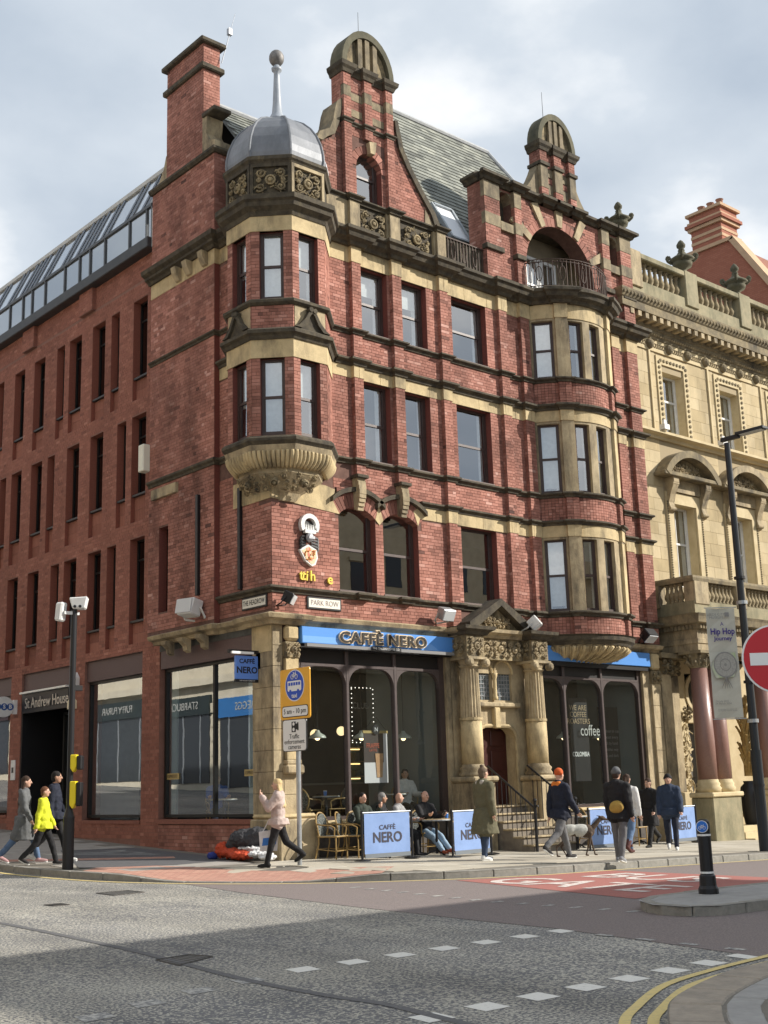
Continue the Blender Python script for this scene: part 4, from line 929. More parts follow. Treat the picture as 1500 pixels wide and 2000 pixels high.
# -------- bow window
bp=[bowp(a) for a in range(-64,62,3)]
for z0,z1 in((5.08,5.56),(8.12,8.73),(11.32,11.93)):
    pp=bowpath(); L_=0
    MB().sweep([(-.1,z0),(-.02,z0),(-.02,z1),(-.1,z1)],pp).build('bow_wall',M_mortar,cafe)
    for p,q2 in zip(pp,pp[1:]):
        p,q2=Vector(p),Vector(q2); d=q2-p; 
        if d.length>.02: lay('cafe',(p.x+d.normalized().y*-.0-.0,p.y,0),(d.x,d.y),(0,d.length,z0,z1),d=.012) if d.length<.14 else lay('cafe',(p.x,p.y,0),(d.x,d.y),(0,d.length,z0,z1),L=.2)
WB=[(-60,-41),(-27,-12.8),(-4.8,9.6),(33,52)]
for z0,z1,zl in((5.71,7.62,7.98),(8.87,10.78,11.14),(12.06,13.72,14.2)):
    # stone wall: lintel, jambs and mullions
    MB().sweep([(-.12,z1),(.0,z1),(.0,zl),(-.12,zl)],bowpath()).build('bow_lintel',M_stone,cafe)
    ed=[-64,-60,-41,-27,-12.8,-4.8,9.6,33,52,58]
    for a,b in((-64,-60),(-41,-27),(-12.8,-4.8),(9.6,33),(52,60)):
        arc=[bowp(a+(b-a)*i/6,BRd) for i in range(7)]+[bowp(a+(b-a)*(6-i)/6,BRd-.2) for i in range(7)]
        MB().slab(arc,z0,z1).build('bow_mullion',M_stone,cafe)
    for a,b in BPIL:
        arc=[bowp(a+(b-a)*i/3,BRd+.085) for i in range(4)]+[bowp(a+(b-a)*(3-i)/3,BRd-.01) for i in range(4)]
        MB().slab(arc,z0,z1).build('bow_pilaster',M_stone if b<0 else M_stonel,cafe)  # right-hand pilaster in paler stone: its sunlit brightness is put into the colour
    for a,b in WB:
        p,q2=Vector(bowp(a,BRd-.1)),Vector(bowp(b,BRd-.1)); U=(q2-p); L_=U.length; U.normalize()
        sash(cafe,(p.x,p.y,0),(U.x,U.y),0,L_,z0+.02,z1,.0,curt=2,fw=.045,blind=.92 if a<-50 else 0)
MB().sweep([(-.1,5.04),(.1,5.0),(.14,5.06),(.2,5.1),(-.1,5.12)],bowpath(pil=False)).build('bow_cornice',M_soot,cafe)
# bowl under the bow
g=MB(); prf=[(1.78,4.84),(1.72,4.78),(1.6,4.66),(1.3,4.55),(.9,4.47),(.3,4.43)]
for k,(r_,z) in enumerate(prf):
    for i in range(25):
        a=-62+124*i/24; p=bowp(a,r_*1.0); g.v.append((p[0],p[1] if True else 0,z))
g.f=[(j*25+i,j*25+i+1,(j+1)*25+i+1,(j+1)*25+i) for j in range(len(prf)-1) for i in range(24)]; g.m=[0]*len(g.f)
# shift so the rim meets the facade plane and shrinks into it
for i,v in enumerate(g.v):
    g.v[i]=(v[0],v[1],v[2])
bowl=g.build('bow_bowl',M_stone,cafe,smooth=True)
g=MB()
for i in range(14):
    a=-58+118*i/13; pts=[]
    for r_,z in((1.79,4.8),(1.66,4.7),(1.36,4.56),(.95,4.47)): p=bowp(a*(1 if r_>1.5 else 1.0),r_+.01); pts.append((p[0],p[1],z))
    g.pipe(pts,[.055,.055,.045,.03],7)
    for s in(-1,1):
        g.pipe([(*bowp(a+s*2.8,1.775),4.8),(*bowp(a+s*2.6,1.66),4.69),(*bowp(a+s*2.2,1.36),4.55)],.022,5)
g.build('bowl_gadrooning',M_stonel,cafe,smooth=True)
MB().sweep([(-.2,4.84),(.02,4.84),(.06,4.9),(.14,4.96),(.16,5.06),(-.2,5.06)],bowpath(pil=False)).build('bow_base_cornice',M_soot,cafe)
# -------- shop level cornice
gc=[(-.1,4.86),(.05,4.86),(.08,4.93),(.2,4.97),(.24,5.05),(.1,5.1),(-.1,5.1)]
MB().sweep(gc,[(-.15,4.55),(-.15,2.0),(0,2.0),(0,.75),(-.12,.75),(-.12,-.12),(.68,-.12),(.68,0),(5.2,0),(5.2,-.3),(5.85,-.3)]).build('shop_cornice',M_stone,cafe)
MB().sweep(gc,[(7.45,-.3),(8.06,-.3),(8.06,0),(8.75,0)]).build('shop_cornice',M_stone,cafe)
MB().sweep(gc,[(11.85,0),(13.45,0)]).build('shop_cornice',M_stone,cafe)
for y in(3.78,3.05,2.32): 
    MB().prism([(0,4.88),(-.26,4.88),(-.24,4.8),(-.12,4.7),(-.1,4.6),(0,4.55)],y-.09,y+.09,Matrix.Translation((-.15,0,0))).build('cornice_bracket',M_stone,cafe)
# -------- chimney on the Headrow gable
lay('cafe',(-.15,4.24,0),HY,(0,1.72,16.95,19.3)); lay('cafe',(-.15,2.52,0),(1,0),(0,.5,16.95,19.3))
lay('cafe',(-.15,4.24,0),HY,(0,1.72,19.45,20.0)); lay('cafe',(-.15,2.52,0),(1,0),(0,.5,19.45,20.0))
chm=B('chimney',-.15,.35,2.52,4.24,16.8,20.05,M_mortar,cafe)
for z0,z1,o in((19.28,19.44,.1),(20.0,20.14,.13)):
    B('chimney_band',-.15-o,.35+o,2.52-o,4.24+o,z0,z1,M_soot,chm,.03)
MB().lathe([(.12,20.14),(.14,20.2),(.11,20.34)],10,(.1,3.0,0)).build('chimney_pot',mat('pot',(.3,.15,.1),rough=.9),chm)
MB().sweep([(-.2,16.72),(.06,16.72),(.12,16.78),(.12,16.84),(-.2,16.9)],[(-.15,4.96),(-.15,1.98),(.6,1.98)]).build('wall_coping',M_soot,cafe)
lay('cafe',(-.15,2.0,0),(1,0),(0,.7,14.5,16.72)); B('wall_return',-.14,.9,2.01,2.3,14.4,16.8,M_mortar,cafe)
MB().prism([(4.24,16.88),(4.9,16.88),(4.6,17.0),(4.4,17.25),(4.28,17.6),(4.24,17.6)],-.15,.3,Matrix(((0,1,0,0),(1,0,0,0),(0,0,1,0),(0,0,0,1)))).build('chimney_scroll',M_stone,cafe)
MB().prism([(2.52,16.9),(1.95,16.9),(1.95,17.05),(2.2,17.15),(2.36,17.4),(2.3,17.85),(2.52,17.95)],-.17,.3,Matrix(((0,1,0,0),(1,0,0,0),(0,0,1,0),(0,0,0,1)))).build('chimney_scroll',M_stone,cafe)
B('scroll_cap',-.22,.3,1.92,2.5,17.86,17.98,M_soot,cafe,.02)
g=MB(); g.tube((.36,2.45,19.6),(.62,2.45,20.6),.012); g.tube((.62,2.45,20.6),(.78,2.45,21.2),.006); g.box(.55,.66,2.4,2.5,20.5,20.68)
tag(g.build('aerial',mat('aerial_grey',(.35,.36,.38),rough=.4,metal=.6)),'thin tilted aerial fixed to the tall brick chimney','aerial')
for nm,x,zz,lb in(('lightning_rod',3.15,20.1,'thin rod on the arched cap of the taller gable'),('lightning_rod',10.3,20.5,'thin rod on the arched cap of the balcony gable')): tag(MB().tube((x,.3,zz),(x,.3,zz+1.0),.01,.006,5).build(nm,M_black),lb,'rod')
# -------- roof
S60=math.tan(R(60))
def rz(y): return 15.1+(y-.35)*S60
def slates(key,x0,x1,y0,y1,clip=None):
    lst=BR.setdefault(key,[])
roof=MB().add([(4.3,.35,15.1),(8.4,.35,15.1),(8.4,1.75,rz(1.75)),(13.5,1.75,rz(1.75)),(12.0,4.2,rz(4.2)),(7.3,4.2,rz(4.2)),(5.2,1.75,rz(1.75)),(5.0,9,15),(13.4,9,15)],[(0,1,2,6),(6,2,3,4,5),(5,4,8,7)]).build('roof',M_mortar,cafe)
roof.data.materials.clear(); roof.data.materials.append(mat('roof_felt',(.1,.1,.09),rough=.95))
r2=MB().add([(.35,.9,16.0),(2.1,.9,16.0),(2.1,3.0,18.68),(.35,3.0,18.68),(2.1,5.2,16),(.35,5.2,16)],[(0,1,2,3),(3,2,4,5)]).build('roof_slope',mat('roof_felt',(.1,.1,.09)),roof)
def slate_rows(P0,U,V,wid,length,ex,sw,ok,name,lim):
    U,V=Vector(U).normalized(),Vector(V).normalized(); n=U.cross(V).normalized(); 
    if n.z<0: n=-n
    g=MB(); rows=int(length/ex); res=[]
    for r_ in range(rows):
        k=int(wid/sw)+2
        for i in range(-1,k):
            u=(i+(.5 if r_%2 else 0))*sw; c=Vector(P0)+U*(u+sw/2)+V*(r_*ex+ex/2)
            if not ok(c,u,sw): continue
            res.append((c,u))
    res.sort(key=lambda t:(t[0]-CAM).length)
    base=MB(); th=.012
    j=.004
    vv=[(-sw/2+j,-ex*.55,0),(sw/2-j,-ex*.55,0),(sw/2-j,ex*.6,0),(-sw/2+j,ex*.6,0)]
    base.add([(x,y,.028 if y<0 else .004) for x,y,z in vv]+[(x,y,.012 if y<0 else -.01) for x,y,z in vv],[(0,1,2,3),(4,5,1,0),(5,6,2,1),(7,4,0,3)])
    me=base.mesh('slate'); me.materials.append(MLo); M3=Matrix((U,V,n)).transposed().to_4x4()
    for c,u in res[:lim]:
        mm=M3.copy(); mm.translation=c; link('slate',me,None,name,mm)
    lst=res[lim:]; V_=[];F_=[];rv=[]
    for c,u in lst:
        k=len(V_); 
        for p in base.v: V_.append(tuple(c+U*p[0]+V*p[1]+n*p[2]))
        F_+= [(k,k+1,k+2,k+3),(k+4,k+5,k+1,k),(k+5,k+6,k+2,k+1),(k+7,k+4,k,k+3)]; rv+=[random.random()]*4
    if lst:
        me=bpy.data.meshes.new('slates'); me.from_pydata(V_,[],F_); me.update(); at=me.attributes.new('rnd','FLOAT','FACE'); at.data.foreach_set('value',rv); o=link('slates',me,MLa,name); o['kind']='stuff'
def okr(c,u,sw):
    if c.x<4.4+(c.y-.35)*.78: return False
    if 8.3<c.x and c.y<1.8: return False
    t=(c.y-.35)/(4.2-.35); xr=14.5-(14.5-12.0)*t
    if c.x>xr-.1: return False
    if 6.62<c.x<7.62 and 15.85<c.z<17.2: return False   # rooflight
    return True
slate_rows((4.0,.35,15.1),(1,0,0),(0,1,S60),11,7.65,.2,.3,okr,roof,220)
slate_rows((.3,.9,16.0),(1,0,0),(0,2.1,2.68),1.9,3.4,.2,.3,lambda c,u,sw:.5<c.x<2.0,r2,60)
g=MB(); g.tube((7.2,4.2,rz(4.2)+.03),(12.0,4.2,rz(4.2)+.03),.09,n=8); g.tube((12.0,4.2,rz(4.2)+.03),(14.5,.35,15.13),.07,n=8); g.build('ridge_roll',mat('ridge_lead',(.42,.43,.43),(.33,.34,.35),8,.6),roof)
MB().tube((.36,3.0,18.72),(2.1,3.0,18.72),.09,n=8).build('ridge_roll',mat('ridge_lead',(.4,.4,.4)),r2)
# rooflight
T=Matrix.Translation((7.1,1.2,15.1+.85*S60+.03))@Matrix.Rotation(R(60),4,'X')
rl=MB().box(-.42,-.34,-.75,.75,.0,.12,T).box(.34,.42,-.75,.75,.0,.12,T).box(-.34,.34,.67,.75,.0,.14,T).box(-.34,.34,-.75,-.67,.0,.1,T).build('rooflight',mat('zinc_flashing',(.4,.43,.45),(.3,.33,.35),5,.45,.4),roof)
MB().add([T@Vector(p) for p in((-.34,-.67,.08),(.34,-.67,.08),(.34,.67,.08),(-.34,.67,.08))],[(0,1,2,3)]).build('rooflight_pane',mat('rooflight_sky_white',(.78,.8,.82),rough=.1,spec=.9),roof)  # glass painted near-white to stand for the bright sky it mirrors
# floors and rear shell keep the rooms dark
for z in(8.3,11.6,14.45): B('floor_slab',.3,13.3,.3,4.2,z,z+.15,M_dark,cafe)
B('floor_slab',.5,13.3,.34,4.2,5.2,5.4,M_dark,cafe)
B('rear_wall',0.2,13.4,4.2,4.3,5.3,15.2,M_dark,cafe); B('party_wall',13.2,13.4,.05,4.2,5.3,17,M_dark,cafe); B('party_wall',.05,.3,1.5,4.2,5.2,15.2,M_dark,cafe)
# ================================================================ modern brick office building on the left
off=empty('office_building',(0,9,gz(0,9)),'modern red brick office building with tall slit windows and a glazed attic','building')
YE=20.0
wide=[(5.33,6.05),(7.58,8.30),(8.94,9.67),(11.22,11.93),(12.57,13.27),(15.0,15.7),(16.4,17.1),(18.2,18.9)]
nar={0:[(6.80,7.24),(9.97,10.45),(14.05,14.55),(17.4,17.85)],1:[(6.35,6.82),(10.42,10.87),(13.64,14.08),(17.4,17.85)],2:[(6.78,7.25),(9.97,10.47),(14.05,14.55),(17.4,17.85)]}
rows=[(12.03,14.15,11.4),(8.88,10.96,8.15),(5.64,7.72,5.05)]
# travel along -Y ; u = YE - y
X0=-.02; O=(X0,YE,0); TO=frame(O,0,-1); uu=lambda y:YE-y
hs=[]; ws=[]
for fl,(zs,zt,zr) in enumerate(rows):
    for a,b in wide+nar[fl]: hs.append((uu(b),uu(a),zr,zt,.14)); ws.append((uu(b),uu(a),zs,zt,zr))
piers=[(4.55,5.36),(8.3,9.15),(12.05,12.75),(15.9,16.7),(19.3,20)]
bays=[(5.36,8.3),(9.15,12.05),(12.75,15.9),(16.7,19.3)]
ow=wall('office_wall',[M_mortar2,mat('office_reveal',(.26,.085,.055),(.2,.065,.045),14,.9,str_=5)],off,O,(0,-1),(0,uu(4.93),4.82,15.3),hs,.14)
# groove line and top band
zb=[(uu(YE),uu(4.93),14.56,14.62)]
lay('office',O,(0,-1),(0,uu(4.93),5.05,15.28),[(a,b,c,d) for a,b,c,d,_ in hs]+zb,L=.235,H=.0795,d=.007)
for a,b in piers: lay('office',O,(0,-1),(uu(b),uu(a),gz(0,a)+.02,5.05),[],L=.235,H=.0795,d=.007)
for y0,y1 in bays: lay('office',O,(0,-1),(uu(y1),uu(y0),4.83,5.05),[],L=.235,H=.0795,d=.007)
for a,b in piers: B('pier',X0,.5,a,b,-.2,4.83,M_mortar2,off)
# ribs at the parapet
for y in(8.55,12.2,16): 
    B('parapet_rib',X0-.12,X0+.02,y-.38,y+.38,14.62,15.3,M_mortar2,off); lay('office',(X0-.12,y+.38,0),(0,-1),(0,.76,14.64,15.28),L=.235,d=.007); lay('office',(X0-.12,y-.38,0),(1,0),(0,.12,14.64,15.28),d=.007)
M_wf=mat('bronze_window_frame',(.022,.02,.018),rough=.4,metal=.3); M_og=glassmat('office_glass',.03,1.45,(.35,.38,.38))
for u0,u1,zs,zt,zr in ws:
    g=MB(); d0,d1=.2,.26
    g.box(u0,u0+.05,d0,d1,zs,zt,TO); g.box(u1-.05,u1,d0,d1,zs,zt,TO); g.box(u0+.05,u1-.05,d0,d1,zs,zs+.05,TO); g.box(u0+.05,u1-.05,d0,d1,zt-.05,zt,TO)
    if u1-u0>.6: um=u0+(u1-u0)*.55; g.box(um-.035,um+.035,d0,d1-.01,zs+.05,zt-.05,TO); g.box(u0+.05,um-.035,d0+.01,d1-.01,zt-.55,zt-.5,TO)
    o=g.build('slit_window',M_wf,off)
    MB().add([TO@Vector(p) for p in((u0+.05,.23,zs+.05),(u1-.05,.23,zs+.05),(u1-.05,.234,zt-.05),(u0+.05,.234,zt-.05))],[(0,1,2,3)]).build('pane',M_og,o)
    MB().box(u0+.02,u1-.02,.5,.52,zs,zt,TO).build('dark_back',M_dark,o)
    # deep brick reveal and the recessed soldier panel under the sill
    g=MB()
    for pa in ([(u0,.0,zr),(u0,.0,zt),(u0,.4,zt),(u0,.4,zr)],[(u1,.0,zr),(u1,.0,zt),(u1,.4,zt),(u1,.4,zr)],[(u0,.0,zt),(u1,.0,zt),(u1,.4,zt),(u0,.4,zt)]):
        sg=.001 if pa[0][0]==u0 and pa[2][0]==u0 else -.001
        g.add([TO@Vector((p[0]+(sg if len({q[0] for q in pa})==1 else 0),p[1],p[2]-.001)) for p in pa],[(0,1,2,3)])
    g.build('reveal',mat('office_reveal',(.26,.085,.055)),o)
    B('apron',u0,u1,.12,.16,zr,zs-.05,M_mortar2,o,T=TO); n_=max(3,round((u1-u0)/.078))
    for r_ in range(2):
        g=MB()
        for k in range(n_):
            a=u0+(u1-u0)*k/n_; hz=(zs-.05-zr)/2; g.box(a+.004,a+(u1-u0)/n_-.004,.11,.13,zr+hz*r_+.004,zr+hz*(r_+1)-.004,TO)
        g.build('soldier_bricks',MCo,o,kind='stuff')
    B('sill',u0-.02,u1+.02,.02,.36,zs-.05,zs,mat('office_sill',(.03,.028,.026),rough=.5),o,T=TO)
# gutter and glazed attic
B('gutter',X0-.28,.3,4.93,YE,15.28,15.58,mat('gutter_grey',(.035,.035,.037),(.05,.05,.05),3,.5),off,.02)
ms=[5.0,5.28,6.18,7.53,8.39,9.02,9.93,11.19,12.07,12.7,13.63,14.9,16.1,17.3,18.5,20]
g=MB(); M_gf=mat('glazing_bar',(.07,.073,.078),rough=.4)
M_ag=glassmat('attic_glass',.34,1.5,(.75,.79,.81))
for y in ms: g.box(-.14,-.08,y-.03,y+.03,15.58,16.52)
g.box(-.15,-.07,5,YE,16.5,16.58)
ag=g.build('attic_glazing',M_gf,off)
for a,b in zip(ms,ms[1:]): MB().add([(-.1,a+.03,15.58),(-.1,b-.03,15.58),(-.1,b-.03,16.5),(-.1,a+.03,16.5)],[(0,1,2,3)]).build('pane',M_ag,ag)
sl_=[(-.1,16.58),(.8,17.62)]
for a,b in zip(ms,ms[1:]): MB().add([(-.08,a+.03,16.58),(-.08,b-.03,16.58),(.5,b-.03,17.85),(.5,a+.03,17.85)],[(0,1,2,3)]).build('roof_pane',M_ag,ag)
for y in ms:
    for dy in(0,.32): MB().tube((-.1,y+dy,16.58),(.49,y+dy,17.86),.03,n=4).build('roof_bar',mat('aluminium_bar',(.25,.27,.3),rough=.4,metal=.4),ag)
B('roof_capping',.45,6,4.95,YE,17.85,17.97,mat('white_capping',(.55,.55,.52),(.45,.45,.43),4,.6),off)
B('attic_back',.6,.65,5,YE,15.5,17.84,mat('attic_grey',(.5,.5,.49),rough=.9),off)
B('attic_floor',-.05,6,4.95,YE,15.3,15.45,M_dark,off)
# ground floor bays: purple lintels, shop windows, doorway
fr=mat('dark_shop_frame',(.02,.019,.018),rough=.35,metal=.3)
for k,(y0,y1) in enumerate([(4.5,.72)[::-1]]+bays):
    B('lintel_panel',X0+.06 if k else -.02,.4,y0,y1,4.3,4.83 if k else 4.9,M_granite,off if k else cafe)
def shopwin(y0,y1,zb,zt,muls,par,x=.12,name='shop_window',glass=M_shop):
    g=MB(); f=.07
    g.box(x,x+.1,y0,y0+f,zb,zt); g.box(x,x+.1,y1-f,y1,zb,zt); g.box(x,x+.1,y0+f,y1-f,zb,zb+f); g.box(x,x+.1,y0+f,y1-f,zt-f,zt)
    for m_ in muls: g.box(x,x+.1,m_-f/2,m_+f/2,zb+f,zt-f)
    o=g.build(name,fr,par); e=[y0+f]+[v for m_ in muls for v in(m_-f/2,m_+f/2)]+[y1-f]
    for a,b in zip(e[::2],e[1::2]): MB().add([(x+.05,a,zb+f),(x+.05,b,zb+f),(x+.05,b,zt-f),(x+.05,a,zt-f)],[(0,1,2,3)]).build('pane',glass,o)
    return o
shopwin(5.36,8.3,.86,4.3,[],off,glass=M_shop2)
shopwin(12.75,15.9,1.0,4.3,[14.3],off,glass=M_shop2)
for y0,y1,zz in((5.36,8.3,.8),(12.75,15.9,.95)):
    B('stall_riser',X0,.3,y0,y1,-.2,zz,M_mortar2,off); lay('office',O,(0,-1),(uu(y1),uu(y0),gz(0,y1)+.02,zz-.08),[],L=.235,H=.0795,d=.007)
    B('sill_course',X0-.03,.3,y0+.01,y1-.01,zz-.08,zz+.0,mat('sill_brick',(.3,.12,.08),(.2,.08,.06),30,.9),off)
# doorway
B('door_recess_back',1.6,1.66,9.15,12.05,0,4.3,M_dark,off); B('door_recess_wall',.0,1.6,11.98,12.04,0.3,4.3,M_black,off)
B('door_sign_board',-.03,.1,9.2,12.0,3.72,4.26,M_black,off)
B('sign_light',-.12,-.02,9.2,12.0,4.26,4.31,mat('light_strip',(.8,.8,.75),rough=.4),off)
text('lettering','St Andrew House',.42,mat('silver_letters',(.6,.56,.5),rough=.35,metal=.5),off,TM(-.05,10.45,3.97,0,-1),ext=.01,sx=.86)
gd=shopwin(9.2,10.9,.42,3.7,[9.9],off,.7,'glass_door'); B('door_handle',.62,.66,10.02,10.06,1.0,2.4,M_steel,gd)
B('wood_panel',1.2,1.25,9.3,10.0,.4,2.9,mat('walnut',(.2,.11,.05),(.14,.08,.04),6,.5,str_=.2),off)
B('lobby_wall',1.4,1.45,9.2,10.9,.4,3.7,mat('lobby_paint',(.35,.37,.35),rough=.6),off)
B('wall_plaque',-.05,-.02,12.28,12.55,1.9,2.45,M_white,off)
B('plaque_mark',-.056,-.05,12.36,12.48,2.1,2.25,M_black,off,T=None)
# interior behind the ground-floor glass
B('shop_floor',.2,3.5,5,9,.5,.55,mat('shop_floor',(.12,.11,.1),rough=.5),off); B('shop_back',3.4,3.45,5,9,.5,4.8,mat('shop_back_wall',(.12,.14,.13),rough=.8),off); B('shop_ceiling',.1,4,4.9,20,4.78,4.82,mat('shop_ceiling',(.4,.4,.38),rough=.9),off); B('shop_back',3.4,3.45,12.6,19,.5,4.8,M_dark,off)
B('party_wall',.1,3.5,9.02,9.1,.3,4.8,M_white,off);B('party_wall',.1,3.5,4.95,5.0,.3,4.8,M_dark,off)
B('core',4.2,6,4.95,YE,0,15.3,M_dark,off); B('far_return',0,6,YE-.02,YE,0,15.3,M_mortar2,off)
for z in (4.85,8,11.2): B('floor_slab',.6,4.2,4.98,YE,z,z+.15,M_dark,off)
# small fittings on the wall, each its own thing
def onwall(name,build,label,cat): o=build; tag(o,label,cat); return o
onwall('alarm_box',MB().prism([(-.14,0),(.14,0),(.14,.2),(0,.3),(-.14,.2)],-.14,0,frame((X0,8.85,3.65),0,-1)).build('alarm_box',mat('cream_box',(.75,.66,.45),rough=.5)),'cream alarm box on the brick pier below the white one','alarm box')
onwall('alarm_box',MB().prism([(-.12,0),(.12,0),(.14,.25),(0,.4),(-.14,.25)],-.12,0,frame((X0,8.72,4.2),0,-1)).build('alarm_box',M_white),'white alarm box on the brick pier beside the lettered doorway','alarm box')
onwall('junction_box',MB().box(-.35,-.13,4.9,5.15,9.25,9.95).build('junction_box',mat('ivory_box',(.72,.7,.58),rough=.5),bevel=.02),'ivory junction box high on the corner of the two brick walls','box')
sx_,sy_,sz__=-.42,12.35,3.93
rs=MB().lathe([(.29,0),(.29,.1)],28,T=Matrix.Translation((sx_,sy_,sz__))@Matrix.Rotation(R(90),4,'X')@Matrix.Translation((0,0,-.05))).build('round_sign',M_white)
tag(rs,'round white projecting bank sign with blue letters at the left edge','sign')
for c,dx_ in(('T',-.19),('S',0),('B',.18)):
    MB().lathe([(.1,0),(.1,.004)],20,T=Matrix.Translation((sx_+dx_,sy_-.051,sz__))@Matrix.Rotation(R(90),4,'X')).build('letter_disc',mat('bank_blue',(.03,.09,.3),rough=.5),rs)
    text('lettering',c,.16,M_white,rs,TM(sx_+dx_,sy_-.058,sz__,1,0),ext=.002,bold=.005)
B('sign_bracket',-.14,.0,sy_-.05,sy_+.05,sz__-.2,sz__+.2,M_white,rs)
# ================================================================ sandstone bank building on the right
bank=empty('bank_building',(21,0.4,gz(21,0)),'ornate pale sandstone bank building with balustrade, urns and columned porch','building')
YB=.4; XE=30
M_bk=mat('bank_stone',(.6,.5,.31),(.5,.4,.23),2.5,.85,bump=.2,bsc=30,dirt=(.22,.18,.11),dlo=.58,dhi=.85)
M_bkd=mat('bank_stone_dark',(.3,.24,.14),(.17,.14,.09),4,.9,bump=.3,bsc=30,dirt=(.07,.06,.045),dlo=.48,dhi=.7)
M_green=mat('bank_stone_greenish',(.27,.245,.155),(.35,.3,.19),4,.9,bump=.3,bsc=30,dirt=(.12,.115,.07),dlo=.45,dhi=.7)
cen=[15.85,18.93,22.0,25.1]
bh=[]
for c in cen: bh+=[(c-.55,c+.55,11.74,13.79),(c-.55,c+.6,7.0,9.55)]
bw=wall('bank_wall',[mat('bank_joint',(.36,.29,.18),rough=.9),M_bk],bank,(0,YB,0),PX,(13.3,XE,4.8,14.4),bh,.35)
arch=[(c-.83,c+.83,11.7,14.3) for c in cen]+[(c-.95,c+.95,6.9,11.3) for c in cen]
lay('bank',(0,YB,0),PX,(13.3,XE,11.7,14.36),arch,L=.78,H=.38,j=.008,d=.01,bond='ashlar')
lay('bank',(0,YB,0),PX,(13.3,XE,5.9,11.5),arch,L=.78,H=.38,j=.008,d=.01,bond='ashlar')
def bsweep(name,pr,mats,p=None): return MB().sweep(pr,p or [(13.42,1.2),(13.42,YB),(XE,YB)]).build(name,mats,bank)
for c in cen:
    g=MB()
    for a,b,z0,z1 in((c-.82,c-.57,11.72,14.27),(c+.57,c+.82,11.72,14.27),(c-.57,c+.57,14.0,14.27)): g.box(a,b,YB-.05,YB,z0,z1)
    ar=g.build('window_architrave',M_bk,bank)
    g=MB()
    for z in [11.85+.17*i for i in range(14)]:
        for x in(c-.695,c+.695): g.lathe([(.055,0),(.05,.03),(.02,.035)],6,T=Matrix.Translation((x,YB-.05,z))@Matrix.Rotation(R(90),4,'X'))
    for x in [c-.6+.17*i for i in range(8)]: g.lathe([(.055,0),(.05,.03),(.02,.035)],6,T=Matrix.Translation((x,YB-.05,14.13))@Matrix.Rotation(R(90),4,'X'))
    g.build('rosette_band',M_bkd,ar,kind='stuff')
    sash(bank,(0,YB,0),PX,c-.55,c+.55,11.76,13.79,.28,M_white,curt=1,split=.6)
    g=MB()
    for a,b,z0,z1 in((c-.9,c-.57,7.0,9.9),(c+.62,c+.92,7.0,9.9),(c-.57,c+.62,9.55,9.9)): g.box(a,b,YB-.06,YB,z0,z1)
    g.build('window_architrave',M_bk,bank)
    g=MB()
    for z in [7.1+.075*i for i in range(34)]:
        for x in(c-.86,c+.87): g.sphere((x,YB-.07,z),.032,6,4)
    g.build('bead_moulding',M_bkd,bank,kind='stuff')
    w_=sash(bank,(0,YB,0),PX,c-.55,c+.6,7.02,9.55,.3,M_white,curt=2,split=.55,bars=2)
    # corbels and segmental pediment
    for x in(c-.72,c+.95):
        k=MB()
        prfl=[(0,10.3),(-.36,10.3),(-.36,10.15),(-.3,10.0),(-.2,9.8),(-.12,9.55),(-.16,9.35),(-.1,9.25),(0,9.22)]
        k.prism(prfl,x-.13,x+.13,Matrix(((0,1,0,0),(1,0,0,YB),(0,0,1,0),(0,0,0,1)))); k.lathe([(.09,-.15),(.09,.15)],10,T=Matrix.Translation((x,YB-.26,10.12))@Matrix.Rotation(R(90),4,'Y')); k.lathe([(.07,-.15),(.07,.15)],10,T=Matrix.Translation((x,YB-.12,9.35))@Matrix.Rotation(R(90),4,'Y')); k.build('scroll_corbel',M_stone,bank)
    cc=c+.1; hw=1.42; rise=.78; Rr=(hw*hw+rise*rise)/(2*rise); zc=10.42+rise-Rr; am=math.asin(hw/Rr)
    o_=[(cc+Rr*math.sin(a),zc+Rr*math.cos(a)) for a in [am*k/12 for k in range(-12,13)]]; i_=[(cc+(Rr-.22)*math.sin(a),zc+(Rr-.22)*math.cos(a)) for a in [am*k/12 for k in range(12,-13,-1)]]
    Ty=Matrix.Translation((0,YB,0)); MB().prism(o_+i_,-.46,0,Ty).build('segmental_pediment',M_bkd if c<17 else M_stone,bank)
    MB().prism(i_[::-1],-.1,0,Ty).build('tympanum',M_carv,bank)
    carving('carved_tympanum',Matrix.Translation((cc,YB-.1,10.68)),1.5,.36,int(c*10),d=.06,mats=M_stone,parent=bank)
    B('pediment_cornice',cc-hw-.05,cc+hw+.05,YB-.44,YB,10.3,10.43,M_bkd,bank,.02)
    B('pediment_frieze',c-.6,c+.82,YB-.12,YB,9.92,10.3,M_stone,bank)
    # little floodlight on the string
    if c>24: continue
    fl=MB().box(c-1.15,c-.9,YB-.4,YB-.2,11.74,11.9).box(c-1.08,c-.96,YB-.34,YB-.26,11.9,12.05).build('ledge_floodlight',M_white)
    tag(fl,'small white floodlight on the bank ledge, '+{0:'nearest the brick building',1:'just left of the street lamp head',2:'at the right edge of the picture',3:'beyond the right edge of the picture'}[cen.index(c)],'floodlight','floodlights on the bank ledge')
bsweep('sill_string',[(-.1,11.5),(.08,11.5),(.12,11.58),(.3,11.62),(.3,11.7),(-.1,11.74)],M_bk)
for x in(14.72,17.8,20.9): B('pilaster_strip',x-.06,x+.02,YB-.06,YB,11.74,14.36,M_bk,bank)
